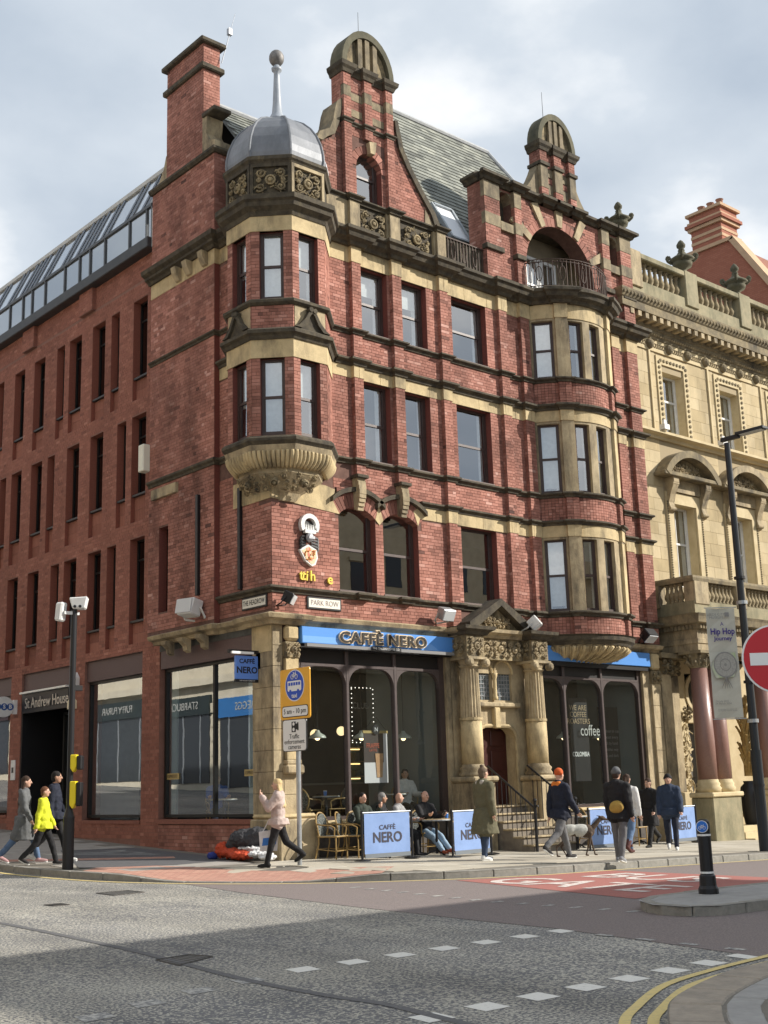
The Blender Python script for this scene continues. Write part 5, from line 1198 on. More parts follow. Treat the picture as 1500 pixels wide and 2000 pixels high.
# frieze, cornice
bsweep('frieze',[(-.1,14.36),(.05,14.36),(.05,14.75),(-.1,14.75)],M_bk)
for i,x in enumerate([13.75+.98*k for k in range(10)]):
    MB().lathe([(.17,0),(.15,.09),(.08,.14),(.02,.16)],8,T=Matrix.Translation((x,YB-.05,14.56))@Matrix.Rotation(R(90),4,'X')).build('frieze_boss',M_bkd,bank)
    g=MB()
    for k in range(5): 
        cx=x+.28+.11*k; g.path([(cx+.07*math.cos(t),YB-.06,14.56+.07*math.sin(t)) for t in [2*math.pi*q/8 for q in range(9)]],.016,4)
    g.build('frieze_scroll',M_stone,bank)
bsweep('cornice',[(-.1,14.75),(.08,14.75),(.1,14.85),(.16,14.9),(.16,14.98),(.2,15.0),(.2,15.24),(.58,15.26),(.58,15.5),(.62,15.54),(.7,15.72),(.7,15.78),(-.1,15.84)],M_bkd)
for i in range(34): x=13.25+.36*i; B('modillion',x,x+.16,YB-.56,YB-.2,15.08,15.25,M_stone,bank)
g=MB()
for i in range(110): x=13.3+.115*i; g.sphere((x,YB-.12,14.88),.045,6,4,(1,1,1.3))
g.build('egg_and_dart',M_stone,bank,kind='stuff')
g=MB()
for i in range(75): x=12.85+.17*i; g.sphere((x,YB-.68,15.66),.05,6,4,(1,.6,1.4))
g.build('cornice_ornament',M_bkd,bank,kind='stuff')
# parapet, balustrade, urns
B('parapet_base',13.4,XE,YB-.12,YB+.3,15.82,16.56,M_green,bank); B('parapet_rail',13.4,XE,YB-.16,YB+.32,17.3,17.5,M_green,bank,.03)
bal=MB().lathe([(.07,0),(.07,.06),(.05,.08),(.095,.2),(.1,.28),(.06,.42),(.045,.55),(.06,.58),(.045,.62),(.08,.68),(.08,.74)],10).mesh('baluster',True); bal.materials.append(M_bkd)
def balusters(x0,x1,n,z,y,sy=1): 
    for i in range(n): link('baluster',bal,None,bank,Matrix.Translation((x0+(x1-x0)*(i+.5)/n,y,z))@Matrix.Diagonal((1.15,1.15,sy,1)))
peds=[(13.45,14.5),(16.8,17.47),(19.9,20.57),(23,23.67),(26.1,26.8)]
for a,b in peds: B('parapet_pedestal',a,b,YB-.18,YB+.34,16.3,17.52,M_green if a>14 else M_stone,bank,.02)
for (a,b),(c,d) in zip(peds,peds[1:]): balusters(b+.04,c-.04,8,16.56,YB+.08)
B('pedestal_step',13.45,14.0,YB-.2,YB+.36,17.52,17.9,M_moss,bank,.04)
def urn(x,y,z,label,s=1.0):
    g=MB(); g.lathe([(.22,0),(.22,.06),(.13,.12),(.12,.2),(.3,.3),(.33,.42),(.3,.46),(.4,.5),(.42,.56),(.36,.6),(.18,.72),(.1,.84),(.12,.88),(.08,.94),(.14,1.0),(.15,1.08),(.08,1.2),(.01,1.26)],12)
    o=empty('stone_urn',(x,y,z),label,'urn','stone urns on the parapet'); o.scale=(s,s,s)
    g.build('vase',M_moss,o,world=False,smooth=True)
    for k in range(4):
        a=math.pi/2*k+.6; MB().path([(.34*math.cos(a),.34*math.sin(a),.46),(.46*math.cos(a),.46*math.sin(a),.56),(.5*math.cos(a),.5*math.sin(a),.68),(.42*math.cos(a),.42*math.sin(a),.72),(.38*math.cos(a),.38*math.sin(a),.62)],.05,6).build('handle',M_moss,o,world=False)
    return o
urn(13.35,.1,17.74,'mossy stone urn on the end of the brick balcony gable',.85); urn(17.13,YB+.1,17.5,'mossy stone urn on the bank parapet, second from the brick gable'); urn(20.23,YB+.1,17.5,'mossy stone urn on the bank parapet, rightmost in view'); 
# porch
PF=-1.05
for x0,x1 in((14.0,15.4),(17.15,18.5)):
    zb=gz(x0,-1)-.05
    B('porch_plinth',x0,x1,PF,-.35,zb,.86,M_green if x0<15 else M_bk,bank,.03); B('plinth_cap',x0-.06,x1+.06,PF-.06,-.32,.86,.99,M_bk,bank,.03)  # nearer plinth: dark greenish stone carries the shade of its left face
    for cx in(x0+.36,x1-.36):
        g=MB().lathe([(.34,.99),(.34,1.06),(.36,1.1),(.31,1.16),(.33,1.22),(.29,1.28),(.285,1.32),(.28,1.34)],18,(cx,-.7,0)).build('column_base',M_bk,bank,smooth=True)
        MB().lathe([(.275,1.34),(.275,2.4),(.235,4.42)],20,(cx,-.7,0)).build('granite_column',mat('pink_granite',(.2,.105,.085),(.27,.155,.125),45,.35,spec=.5),bank,smooth=True)
        cp=MB().lathe([(.24,4.42),(.26,4.46),(.24,4.5),(.27,4.7),(.36,4.82)],14,(cx,-.7,0)); cp.box(cx-.38,cx+.38,-1.08,-.32,4.82,4.9)
        for k in range(16):
            a=2*math.pi*k/16; r=.27; zt=4.62 if k%2 else 4.78; cp.path([(cx+.25*math.cos(a),-.7+.25*math.sin(a),4.48),(cx+r*math.cos(a)*1.08,-.7+r*math.sin(a)*1.08,zt-.06),(cx+.36*math.cos(a),-.7+.36*math.sin(a),zt),(cx+.37*math.cos(a),-.7+.37*math.sin(a),zt-.06)],.035,5)
        cp.build('column_capital',M_bkd,bank)
pp=[(13.93,YB),(13.93,PF),(18.6,PF),(18.6,YB)]
MB().sweep([(-.5,4.9),(0,4.9),(0,5.08),(.03,5.1),(.03,5.22),(0.0,5.24),(0,5.5),(-.5,5.5)],[(14.0,YB),(14.0,PF+.05),(18.55,PF+.05),(18.55,YB)]).build('porch_entablature',M_stone,bank)
MB().sweep([(-.5,5.5),(.05,5.5),(.08,5.62),(.22,5.66),(.26,5.82),(.3,5.9),(-.5,5.95)],[(13.98,YB),(13.98,PF+.02),(18.57,PF+.02),(18.57,YB)]).build('porch_cornice',M_bkd,bank)
g=MB()
for i in range(36): x=13.98+.128*i; g.box(x,x+.07,PF-.1,PF+.02,5.5,5.62)
for i in range(10): y=PF+.12+.128*i; g.box(13.86,13.98,y,y+.07,5.5,5.62)
g.build('dentils',M_bkd,bank,kind='stuff')
MB().sweep([(-.3,5.95),(0,5.95),(0,6.3),(-.3,6.3)],pp).build('balcony_base',M_green,bank); MB().sweep([(-.26,6.86),(.03,6.86),(.05,6.95),(.03,7.02),(-.26,7.02)],pp).build('balcony_rail',M_bkd,bank)
for x0,x1,y0,y1 in((13.95,14.65,PF-.03,PF+.35),(16.05,16.55,PF-.03,PF+.3),(17.95,18.6,PF-.03,PF+.3),(13.9,14.2,.1,.4)): B('balcony_pedestal',x0,x1,y0,y1,6.2,6.94,M_stone,bank,.02)
for i in range(4): link('baluster',bal,None,bank,Matrix.Translation((14.08,-.52+.15*i,6.3))@Matrix.Diagonal((1.1,1.1,.76,1)))
balusters(14.7,16.0,7,6.3,PF+.14,.76); balusters(16.6,17.9,7,6.3,PF+.14,.76)
B('balcony_floor',13.95,18.55,PF+.1,YB,5.9,6.0,M_stone,bank); B('porch_ceiling',14.05,18.5,PF+.1,YB,5.0,5.06,M_stone,bank)
# ground floor wall with pilaster, carved strip, door, round window
bgh=[(15.15,16.35,.1,2.95),(15.2,16.3,3.25,4.4),(19.5,21,1,4.3),(22.5,24,1,4.3)]
wall('bank_ground_wall',[M_bk,M_stone],bank,(0,YB,0),PX,(13.3,XE,-.9,4.9),bgh,.3)
for x0,x1 in((13.48,13.95),(14.25,14.7)):
    B('wall_pilaster',x0,x1,YB-.45 if x0<14 else YB-.15,YB,1.0,4.3,M_stone,bank,.02); B('pilaster_plinth',x0-.08,x1+.08,YB-.55 if x0<14 else YB-.22,YB,-.4,1.0,M_bk,bank,.02)
    carving('pilaster_capital',Matrix.Translation(((x0+x1)/2,YB-(.46 if x0<14 else .16),4.5)),.5,.5,int(x0*7),d=.12,mats=M_carv,parent=bank); B('capital_abacus',x0-.12,x1+.12,YB-.6,YB,4.74,4.88,M_bkd,bank)
B('carved_strip_ground',14.75,15.05,YB-.06,YB,.5,3.0,M_bk,bank); carving('carved_strip',Matrix.Translation((14.9,YB-.06,1.75)),.26,2.3,77,d=.05,mats=M_bk,parent=bank,boss=False)
g=MB()
for k in range(10):
    for s in(-1,1): g.path([(14.9+s*.02,YB-.07,.65+.23*k),(14.9+s*.1,YB-.12,.72+.23*k),(14.9+s*.06,YB-.13,.8+.23*k),(14.9+s*.01,YB-.1,.76+.23*k)],.022,5)
g.build('carved_foliage',M_bk,bank)
carving('door_bracket',Matrix.Translation((15.0,YB-.1,3.25)),.4,.4,5,d=.12,mats=M_bkd,parent=bank)
B('door_lintel',15.05,16.45,YB-.12,YB,2.95,3.2,M_bk,bank,.02)
dr=B('door',15.15,16.35,YB+.22,YB+.28,.1,2.95,mat('grey_door',(.14,.13,.11),(.1,.095,.08),4,.5),bank)
for z0,z1 in((.4,1.2),(1.4,2.1),(2.25,2.8)):
    for x in(15.28,15.83): B('door_panel',x,x+.4,YB+.19,YB+.22,z0,z1,mat('grey_door',(.14,.13,.11)),dr,.02)
ring=arcpts(15.75,3.85,.62,0,360,24); MB().prism(arcpts(15.75,3.85,.6,0,360,24)[:-1],YB-.04,YB+.02,I4).build('round_window_surround',M_bk,bank)
MB().prism(arcpts(15.75,3.85,.46,0,360,24)[:-1],YB-.06,YB-.03,I4).build('round_window_pane',mat('dark_pane',(.015,.012,.01),rough=.1),bank)
for i in range(3): B('porch_step',15.5,17.1,PF-.25+.3*i,PF+.3+.3*i,-.6,-.3+.16*i,M_bk,bank,.01)
for c in(19.5,22.5): B('dark_window',c+.02,c+1.48,YB+.25,YB+.28,1,4.3,mat('dark_pane',(.015,.012,.01)),bank)
B('bank_core',13.5,XE,1.2,9,-1,15.9,M_dark,bank); B('bank_roof',13.5,XE,.6,9,15.9,16.3,mat('roof_felt',(.1,.1,.09)),bank)
# ornamental palm and black vase in the porch
pa=empty('palm_ornament',(17.0,-.3,gz(17,-.3)),'dried golden palm stem in a tall black vase in the bank porch','plant')
MB().lathe([(.14,.05),(.2,.3),(.27,.8),(.3,1.2),(.26,1.45),(.16,1.55),(.18,1.62)],14,(17.0,-.3,gz(17,-.3))).build('vase',M_black,pa,smooth=True)
random.seed(5); g=MB()
for k in range(60):
    a=random.uniform(0,6.28); z=1.5+2.0*k/60; r=.2; g.path([(17.0+.1*math.cos(a),-.3+.1*math.sin(a),z),(17.0+r*math.cos(a),-.3+r*math.sin(a),z+.22),(17.0+r*1.25*math.cos(a),-.3+r*1.25*math.sin(a),z+.3)],.035,5)
g.tube((17,-.3,1.4),(17,-.3,3.4),.12,.1); g.build('stem',mat('dry_palm',(.42,.28,.1),(.28,.18,.06),12,.8),pa)
# ================================================================ far red building behind the bank
far=empty('gabled_building',(28,4,0),'distant red brick gable with stone bands and a tall chimney behind the bank','building')
def texbrick(name,c1,c2,mo,w_,h_):
    m=bpy.data.materials.new(name); m.use_nodes=True; t=m.node_tree; b=t.nodes['Principled BSDF']; L=t.links.new
    g=t.nodes.new('ShaderNodeNewGeometry'); sp=t.nodes.new('ShaderNodeSeparateXYZ'); L(g.outputs['Position'],sp.inputs[0]); ad=t.nodes.new('ShaderNodeMath'); ad.operation='ADD'; L(sp.outputs[0],ad.inputs[0]); L(sp.outputs[1],ad.inputs[1]); cb=t.nodes.new('ShaderNodeCombineXYZ'); L(ad.outputs[0],cb.inputs[0]); L(sp.outputs[2],cb.inputs[1])
    k=t.nodes.new('ShaderNodeTexBrick'); k.inputs['Scale'].default_value=1; k.inputs['Brick Width'].default_value=w_; k.inputs['Row Height'].default_value=h_; k.inputs['Mortar Size'].default_value=.008
    for n_,c in(('Color1',c1),('Color2',c2),('Mortar',mo)): k.inputs[n_].default_value=(*c,1)
    L(cb.outputs[0],k.inputs['Vector']); L(k.outputs['Color'],b.inputs['Base Color']); b.inputs['Roughness'].default_value=.9; return m
M_fb=texbrick('far_brick',(.33,.115,.068),(.38,.145,.088),(.26,.1,.07),.23,.08); M_fs=mat('far_stone',(.55,.38,.24),(.48,.32,.2),3,.9)
TX=Matrix(((0,1,0,0),(1,0,0,0),(0,0,1,0),(0,0,0,1)))   # (u,d,v)->(d,u,v)
gp=[(-1.2,14),(11.3,14),(11.3,14.4),(6.0,22.6),(4.1,22.6),(-1.2,13.5)]
MB().prism([(11.3,12),(11.3,14.2),(6.0,22.6),(4.1,22.6),(-1.3,13.9),(-1.3,12)],26,26.5,TX).build('gable_wall',M_fb,far)
for p,q in(((4.1,22.6),(-1.3,13.9)),((6.0,22.6),(11.3,14.2))):
    MB().prism([p,q,(q[0]+(-.3 if q[0]<0 else .3),q[1]),(p[0]+(-.2 if q[0]<0 else .2),p[1]+.12)],25.9,26.6,TX).build('gable_coping',M_fs,far)
B('gable_top',25.9,26.6,3.9,6.2,22.6,22.75,M_fs,far)
ch=B('chimney',26.05,27.2,4.45,5.9,22.7,23.9,M_fb,far)
for z0,z1,o in((23.0,23.12,.02),(23.28,23.4,.02),(23.62,23.76,.1),(23.76,23.9,.18),(23.9,24.02,.1),(24.28,24.4,.14)): B('chimney_band',26.05-o,27.2+o,4.45-o,5.9+o,z0,z1,M_fs if o!=.18 else M_fb,ch)
B('chimney_head',26.02,27.22,4.42,5.93,24.02,24.28,M_fb,ch)
for y in(4.7,5.15,5.6): MB().lathe([(.14,24.4),(.16,24.46),(.12,24.5),(.14,24.75),(.17,24.8)],10,(26.5,y,0)).build('chimney_pot',mat('pot',(.3,.15,.1)),ch)
B('stone_band',25.97,26.0,1.9,8.2,18.9,19.25,M_fs,far); B('stone_band',25.97,26.0,.2,9.9,16.3,16.6,M_fs,far)
MB().add([(26.5,4.1,22.5),(60,4.1,22.5),(60,-1.3,13.9),(26.5,-1.3,13.9),(26.5,6,22.5),(60,6,22.5)],[(0,1,2,3),(0,1,5,4)]).build('roof',mat('far_tiles',(.3,.13,.08),(.24,.1,.07),6,.9),far)
MB().box(26.2,26.4,1.2,1.24,19.0,20.6).build('vent_pipe',M_black,far)
# ================================================================ buildings across the streets (they shade the road and stand in the window reflections)
M_opp=mat('opposite_stone',(.5,.43,.3),(.4,.34,.23),1.5,.9); M_opd=mat('opposite_window',(.03,.035,.04),rough=.15)
def block(name,x0,x1,y0,y1,h,axis,label,fl=3.6,mats=M_opp,gl=M_opd,side=None):
    o=empty(name,((x0+x1)/2,(y0+y1)/2,0),label,'building'); B('wall',x0,x1,y0,y1,-1,h,mats,o)
    B('cornice',x0-.3,x1+.3,y0-.3,y1+.3,h-.6,h-.25,mats,o)
    n=int(((x1-x0) if axis=='x' else (y1-y0))/2.6); fls=int((h-4.8)/fl)
    for f_ in range(fls):
        for i in range(n):
            c=(x0 if axis=='x' else y0)+2.6*(i+.5)+.1; z=4.8+fl*f_
            if axis=='x': B('window',c-.6,c+.6,side-.03,side+.03,z+.6,z+2.7,gl,o); B('window_surround',c-.75,c+.75,side-.02,side+.12,z+2.75,z+2.95,mats,o)
            else: B('window',side-.03,side+.03,c-.6,c+.6,z+.6,z+2.7,gl,o); B('window_surround',side-.02,side+.12,c-.75,c+.75,z+2.75,z+2.95,mats,o)
    return o
b1=block('opposite_building',4,16.2,-38,-21,10.6,'x','stone building across the side street, seen only in the café windows',3.3,side=-21)
b2=block('opposite_building',16.2,60,-38,-21,7.0,'x','lower stone building across the side street, seen only in the café windows',2.6,side=-21)
b4=block('opposite_building',18,80,-52,-32,18.5,'x','tall stone block set back beyond the side street, seen only in the café windows',3.6,side=-32)
MP=mat('parade_stone',(.66,.6,.47),(.56,.5,.38),1.2,.9)
b3=empty('shopping_parade',(-30,45,0),'pale stone shop parade across the main street, seen only as a reflection','building')
B('wall',-40,-21,-14,110,-1,19,MP,b3); B('cornice',-21,-20.4,-14,110,18,18.6,MP,b3); B('cornice',-21,-20.5,-14,110,7.0,7.4,MP,b3); B('cornice',-21,-20.7,-14,110,12.2,12.5,MP,b3)
for f_ in range(3):
    for i in range(34):
        c=-10+3.4*i; z=8.2+3.4*f_
        if z<16: B('window',-21.02,-20.96,c-.6,c+.6,z,z+2.3,M_opd,b3); B('window_surround',-21,-20.85,c-.8,c+.8,z+2.35,z+2.6,MP,b3); B('brick_panel',-21,-20.97,c+.95,c+2.4,z,z+2.3,M_fb,b3)
for k,(y0,y1,cl,s_) in enumerate(((-12,-2,(.02,.03,.03),''),(0,10,(.03,.02,.02),''),(12,26,(.02,.03,.03),''),(28.5,34,(.03,.16,.42),'GREGGS'),(35,40,(.02,.03,.03),'STARBUCKS'),(41,48.5,(.02,.03,.03),'FUFFY FURAR'),(50,58,(.03,.03,.04),''),(60,75,(.04,.02,.02),''))):
    zo=max(0,y0)*.045
    B('shop_opening',-21.05,-20.95,y0,y1,.3+zo,3.9+zo,M_opd,b3); B('shop_fascia',-21,-20.8,y0-.2,y1+.2,3.9+zo,4.9+zo,mat('parade_fascia_%d'%k,cl,rough=.4),b3)
    if s_: text('lettering',s_,.6,mat('parade_letters',(.4,.4,.38),rough=.6),b3,TM(-20.78,(y0+y1)/2,4.4+zo,0,1),ext=.01)
    for j in range(6): B('quoin',-20.98,-20.88,y1+.25,y1+.8,.5+zo+.75*j,1.0+zo+.75*j,MP,b3)
    for j in range(3): B('shopfront_post',-20.97,-20.92,y0+(y1-y0)*(j+.5)/3,y0+(y1-y0)*(j+.5)/3+.12,.3+zo,3.9+zo,M_steel,b3)
# ================================================================ café ground floor
M_fr=mat('shopfront_brown',(.05,.035,.032),(.062,.045,.04),10,.4); M_frl=mat('shopfront_mullion',(.085,.065,.062),(.07,.052,.05),10,.4)
# corner pier: ashlar blocks, pilaster, base
def blocks(x0,x1,y0,y1,z0,z1,n,par=cafe,mats=M_stone,j=.006):
    h=(z1-z0)/n
    for i in range(n): B('stone_block',x0,x1,y0,y1,z0+h*i+j/2,z0+h*(i+1)-j/2,mats,par,.006)
B('pier_core',.02,.66,.02,.7,-.1,4.86,M_mortar,cafe)
blocks(-.02,.24,-.03,.72,.9,4.86,9)
blocks(.24,.64,-.04,.4,.9,1.72,2)
B('pier_plinth',-.1,.92,-.34,.74,-.1,.82,M_stone,cafe,.03); B('plinth_cap',-.06,.88,-.3,.72,.82,.92,M_stonel,cafe,.04)
B('pilaster_base',.2,.68,-.2,.0,1.72,1.92,M_stone,cafe,.04); B('pilaster_base',.24,.64,-.15,.0,1.92,2.02,M_stone,cafe,.02)
for z0,z1 in((2.02,2.7),(2.7,3.4),(3.4,4.15)): B('pilaster_shaft',.27,.61,-.11,.0,z0+.003,z1-.003,M_stonel,cafe,.008)
carving('pilaster_capital',frame((.44,-.12,4.33),1,0),.4,.34,21,d=.08,mats=M_stone); B('capital_block',.24,.64,-.13,.02,4.15,4.5,M_carv,cafe,.02); B('console_block',.26,.62,-.16,.02,4.52,4.86,M_stonel,cafe,.06)
B('headrow_pier_face',-.03,.0,.0,.72,4.3,4.86,M_stonel,cafe)
# Park Row shop windows
def shopbay(x0,x1,mul,zs=.8,zt=4.02,zp=4.45,y=.1):
    edges=[x0]+mul+[x1]; g=MB(); f=.09
    fr_=MB()
    fr_.box(x0,x0+.12,y-.04,y+.1,zs,zp); fr_.box(x1-.16,x1,y-.04,y+.1,zs,zp); fr_.box(x0+.12,x1-.16,y-.05,y+.1,zs-.1,zs+.02)
    o=fr_.build('shop_window',M_fr,cafe)
    fr_=o
    for m_ in mul: B('mullion',m_-.045,m_+.045,y-.06,y+.08,zs+.02,zp,M_frl,o,.015)
    B('transom_panel',x0+.12,x1-.16,y+.0,y+.06,zt+.03,zp,mat('panel_black',(.02,.018,.018),rough=.4),o)
    B('transom_rail',x0+.12,x1-.16,y-.055,y+.07,zt+.0,zt+.07,M_frl,o,.01)
    ed=[x0+.12]+[v for m_ in mul for v in(m_-.045,m_+.045)]+[x1-.16]
    for a,b in zip(ed[::2],ed[1::2]):
        r=.38
        for s,xx in((1,a),(-1,b)):
            pts=[(xx,zt+.01)]+[(xx+s*(r-r*math.cos(t)),zt-.0-r+r*math.sin(t)) for t in [math.pi/2*k/8 for k in range(9)]]
            MB().prism(pts,y-.05,y+.07,I4).build('arch_spandrel',M_frl,o)
        MB().add([(a,y+.02,zs+.02),(b,y+.02,zs+.02),(b,y+.02,zt),(a,y+.02,zt)],[(0,1,2,3)]).build('pane',M_shop,o)
    return o
sw1=shopbay(.66,5.06,[2.08,3.5]); sw2=shopbay(7.98,12.66,[9.4,10.93])
for x0,x1 in((.66,5.06),(7.98,12.66)):
    B('stall_riser',x0,x1,.0,.3,-.4,.7,mat('dark_riser',(.06,.05,.045),(.1,.085,.07),6,.7),cafe); B('stone_sill',x0-.02,x1+.02,-.06,.2,.66,.74,M_stonel,cafe,.02)
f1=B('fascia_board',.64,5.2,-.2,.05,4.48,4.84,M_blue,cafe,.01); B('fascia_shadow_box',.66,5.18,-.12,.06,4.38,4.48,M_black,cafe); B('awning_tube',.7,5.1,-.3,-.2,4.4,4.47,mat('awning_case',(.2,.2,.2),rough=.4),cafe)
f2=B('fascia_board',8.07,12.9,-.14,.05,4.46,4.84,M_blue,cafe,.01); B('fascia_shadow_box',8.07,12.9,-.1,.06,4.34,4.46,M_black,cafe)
M_let=mat('letter_black',(.015,.013,.012),rough=.4); M_led=mat('letter_edge',(.75,.6,.4),rough=.4)
text('lettering','CAFF\u00c8 NERO',.34,M_led,f1,TM(2.95,-.235,4.65,1,0),ext=.02,bold=.024,sx=1.28,space=1.05); text('lettering','CAFF\u00c8 NERO',.34,M_let,f1,TM(2.95,-.268,4.65,1,0),ext=.01,bold=.004,sx=1.28,space=1.05)
sb=B('fascia_strapline_board',2.5,3.4,-.31,-.3,4.4,4.49,M_black,f1); text('lettering','THE ITALIAN COFFEE CO.',.07,M_white,f1,TM(2.95,-.312,4.445,1,0),ext=.001)
for a,b in((.66,1.9),(2.35,2.9),(4.0,4.7)):   # lighter geometric panels on the fascia
    MB().prism([(a,4.5),(b,4.5),(b-.25,4.64),(a,4.64)],-.203,-.2,I4).build('fascia_pattern',mat('fascia_light_blue',(.16,.36,.74),rough=.35),f1)
# right end pilaster of the café
B('pilaster_plinth',12.85,13.4,-.25,.1,-.5,.95,M_stone,cafe,.02); blocks(12.95,13.35,-.1,.1,.95,4.0,5,cafe,M_stone); carving('pilaster_capital',frame((13.15,-.12,4.18),1,0),.42,.32,31,d=.08,mats=M_carv); B('capital_block',12.95,13.35,-.12,.1,4.0,4.36,M_carv,cafe); B('console_block',12.97,13.33,-.16,.1,4.38,4.84,M_stonel,cafe,.05)
B('shopfront_jamb',12.66,12.95,-.02,.2,-.4,4.86,M_stone,cafe); B('shopfront_jamb',5.06,5.25,-.02,.2,-.3,4.86,M_stone,cafe); B('wall_above_fascia',.6,13.45,.06,.3,4.46,5.08,M_fr,cafe)
# -------- doorcase
ds=empty('dummy',(0,0,0)); bpy.data.objects.remove(ds)
DX0,DX1=5.5,7.78
for cx in(DX0,DX1):
    B('column_plinth',cx-.36,cx+.36,-.72,.05,-.3,1.45,M_stone,cafe,.02); B('plinth_cap',cx-.43,cx+.43,-.8,.05,1.45,1.58,M_stone,cafe,.04); 
    MB().lathe([(.34,1.58),(.34,1.64),(.3,1.7),(.33,1.76),(.27,1.82),(.265,1.86)],18,(cx,-.36,0)).build('column_base',M_stone,cafe,smooth=True)
    MB().lathe([(.26,1.86),(.262,2.4),(.255,2.9)],18,(cx,-.36,0)).build('column_drum',M_stonel,cafe,smooth=True)
    MB().lathe([(.275,2.88),(.275,2.94)],18,(cx,-.36,0)).build('column_ring',M_stonel,cafe)
    g=MB(); n=40
    for z,r in((2.94,.25),(4.1,.225)):
        for k in range(n): a=2*math.pi*k/n; rr=r-(.022 if k%2 else 0); g.v.append((cx+rr*math.cos(a),-.36+rr*math.sin(a),z))
    g.f=[(k,(k+1)%n,n+(k+1)%n,n+k) for k in range(n)]; g.m=[0]*n; g.build('column_shaft',M_stone,cafe)
    g=MB(); g.lathe([(.23,4.1),(.27,4.14),(.24,4.18),(.28,4.3)],14,(cx,-.36,0)); g.box(cx-.32,cx+.32,-.68,-.05,4.3,4.36)
    for s in(-1,1): g.lathe([(.1,0),(.1,.12),(.05,.16)],10,T=Matrix.Translation((cx+s*.27,-.6,4.22))@Matrix.Rotation(R(90),4,'X'))
    g.build('column_capital',M_stone,cafe)
    B('entablature_block',cx-.3,cx+.3,-.62,.05,4.36,4.88,M_carv,cafe,.01); carving('carved_block',frame((cx,-.63,4.62),1,0),.5,.46,int(cx*9),d=.06,mats=M_stone)
    carving('carved_block',frame((cx-.31,-.3,4.62),0,-1),.5,.44,int(cx*9)+1,d=.06,mats=M_carv)
B('frieze',DX0+.3,DX1-.3,-.3,.05,4.36,4.88,M_carv,cafe); carving('carved_frieze',frame((6.64,-.31,4.62),1,0),1.5,.44,91,d=.07,mats=M_stone)
MB().sweep([(-.3,4.88),(.06,4.88),(.1,4.95),(.22,5.0),(.24,5.08),(-.3,5.12)],[(5.85,-.3),(7.43,-.3)]).build('door_cornice',M_stone,cafe)
for cx in(DX0,DX1): MB().sweep([(-.3,4.88),(.06,4.88),(.1,4.95),(.2,5.0),(.22,5.08),(-.3,5.12)],[(cx-.3,.05),(cx-.3,-.62),(cx+.3,-.62),(cx+.3,.05)]).build('door_cornice',M_soot,cafe)
T=I4
for s in(-1,1):
    pts=[(6.6+s*1.12,5.1),(6.6+s*1.12,5.22),(6.6,5.86),(6.6,5.68),(6.6+s*.85,5.12)]
    MB().prism(pts if s<0 else pts[::-1],-.5,.02,I4).build('pediment_rake',M_soot,cafe)
MB().prism([(5.75,5.1),(7.45,5.1),(6.6,5.68)],-.26,.0,I4).build('pediment_tympanum',M_carv,cafe); carving('carved_tympanum',frame((6.6,-.27,5.28),1,0),.95,.3,17,d=.07,mats=M_stone)
# fanlight wall with two leaded lights
dh=[(5.95,6.55,3.4,4.05),(6.68,7.28,3.4,4.05),(5.98,7.3,.9,2.75)]
wall('door_wall',[M_stone,M_stone],cafe,(0,-.05,0),PX,(5.2,8.0,-.3,4.9),dh,.3)
M_lg=mat('leaded_glass',(.08,.1,.11),(.2,.23,.24),9,.15,spec=.7); M_ld=mat('lead_came',(.28,.29,.3),rough=.5)
for a,b,c,d in dh[:2]:
    cx=(a+b)/2; o=MB().prism([(a,c),(b,c),(b,d)]+arcpts(cx,d,.3,0,180,10)[1:-1]+[(a,d)],.02,.03,Matrix.Translation((0,0,0))).build('leaded_light',M_lg,cafe)
    for sgn in(-1,1): MB().prism([(cx+sgn*.3,d-.01)]+[(cx+sgn*.3*math.cos(t),d+.3*math.sin(t)) for t in [math.pi/2*k/8 for k in range(9)]]+[(cx+sgn*.3,d+.3)],-.06,.0,I4).build('arch_stone',M_stone,cafe)
    g=MB(); g.path([(cx+.33*math.cos(t),-.07,d+.33*math.sin(t)) for t in [math.pi*k/12 for k in range(13)]],.035,6); g.build('arch_mould',M_stonel,cafe)
    g=MB()
    for k in range(1,6): x=a+(b-a)*k/6; g.box(x-.006,x+.006,.005,.018,c,d+math.sqrt(max(0,.09-(x-cx)**2)))
    for k in range(1,10):
        z=c+.1*k; hw=.3 if z<d else math.sqrt(max(0,.09-(z-d)**2))
        if hw>.05: g.box(cx-hw,cx+hw,.004,.017,z-.006,z+.006)
    g.path([(cx+.2*math.cos(t),.008,c+.25+.16*math.sin(t)) for t in [2*math.pi*k/6 for k in range(7)]],.01,4); g.build('lead_cames',M_ld,o)
    B('wall_fill',a-.02,b+.02,.03,.06,c-.02,4.4,M_dark,cafe)
B('arch_wall',5.9,7.33,-.04,.25,4.36,4.4,M_stone,cafe)
MB().lathe([(.07,3.4),(.07,3.46),(.05,3.5),(.045,3.9),(.07,3.98),(.08,4.05)],10,(6.615,-.12,0)).build('colonnette',M_stonel,cafe,smooth=True)
B('door_transom',5.8,7.45,-.2,-.05,3.22,3.34,M_stone,cafe,.03); B('door_keystone',6.52,6.72,-.18,-.04,2.72,3.22,M_stonel,cafe,.02)
for s,xx in((1,5.98),(-1,7.3)):
    r=.35; pts=[(xx,2.77)]+[(xx+s*(r-r*math.cos(t)),2.75-r+r*math.sin(t)) for t in [math.pi/2*k/8 for k in range(9)]]; MB().prism(pts,-.05,.2,I4).build('arch_stone',M_stone,cafe)
g=MB(); pts=[(5.98,.9),(5.98,2.4)]+[(6.33-.35*math.cos(t),2.4+.35*math.sin(t)) for t in [math.pi/2*k/6 for k in range(7)]]+[(6.95+.35*math.sin(t),2.4+.35*math.cos(t)) for t in [math.pi/2*k/6 for k in range(7)]]+[(7.3,.9)]
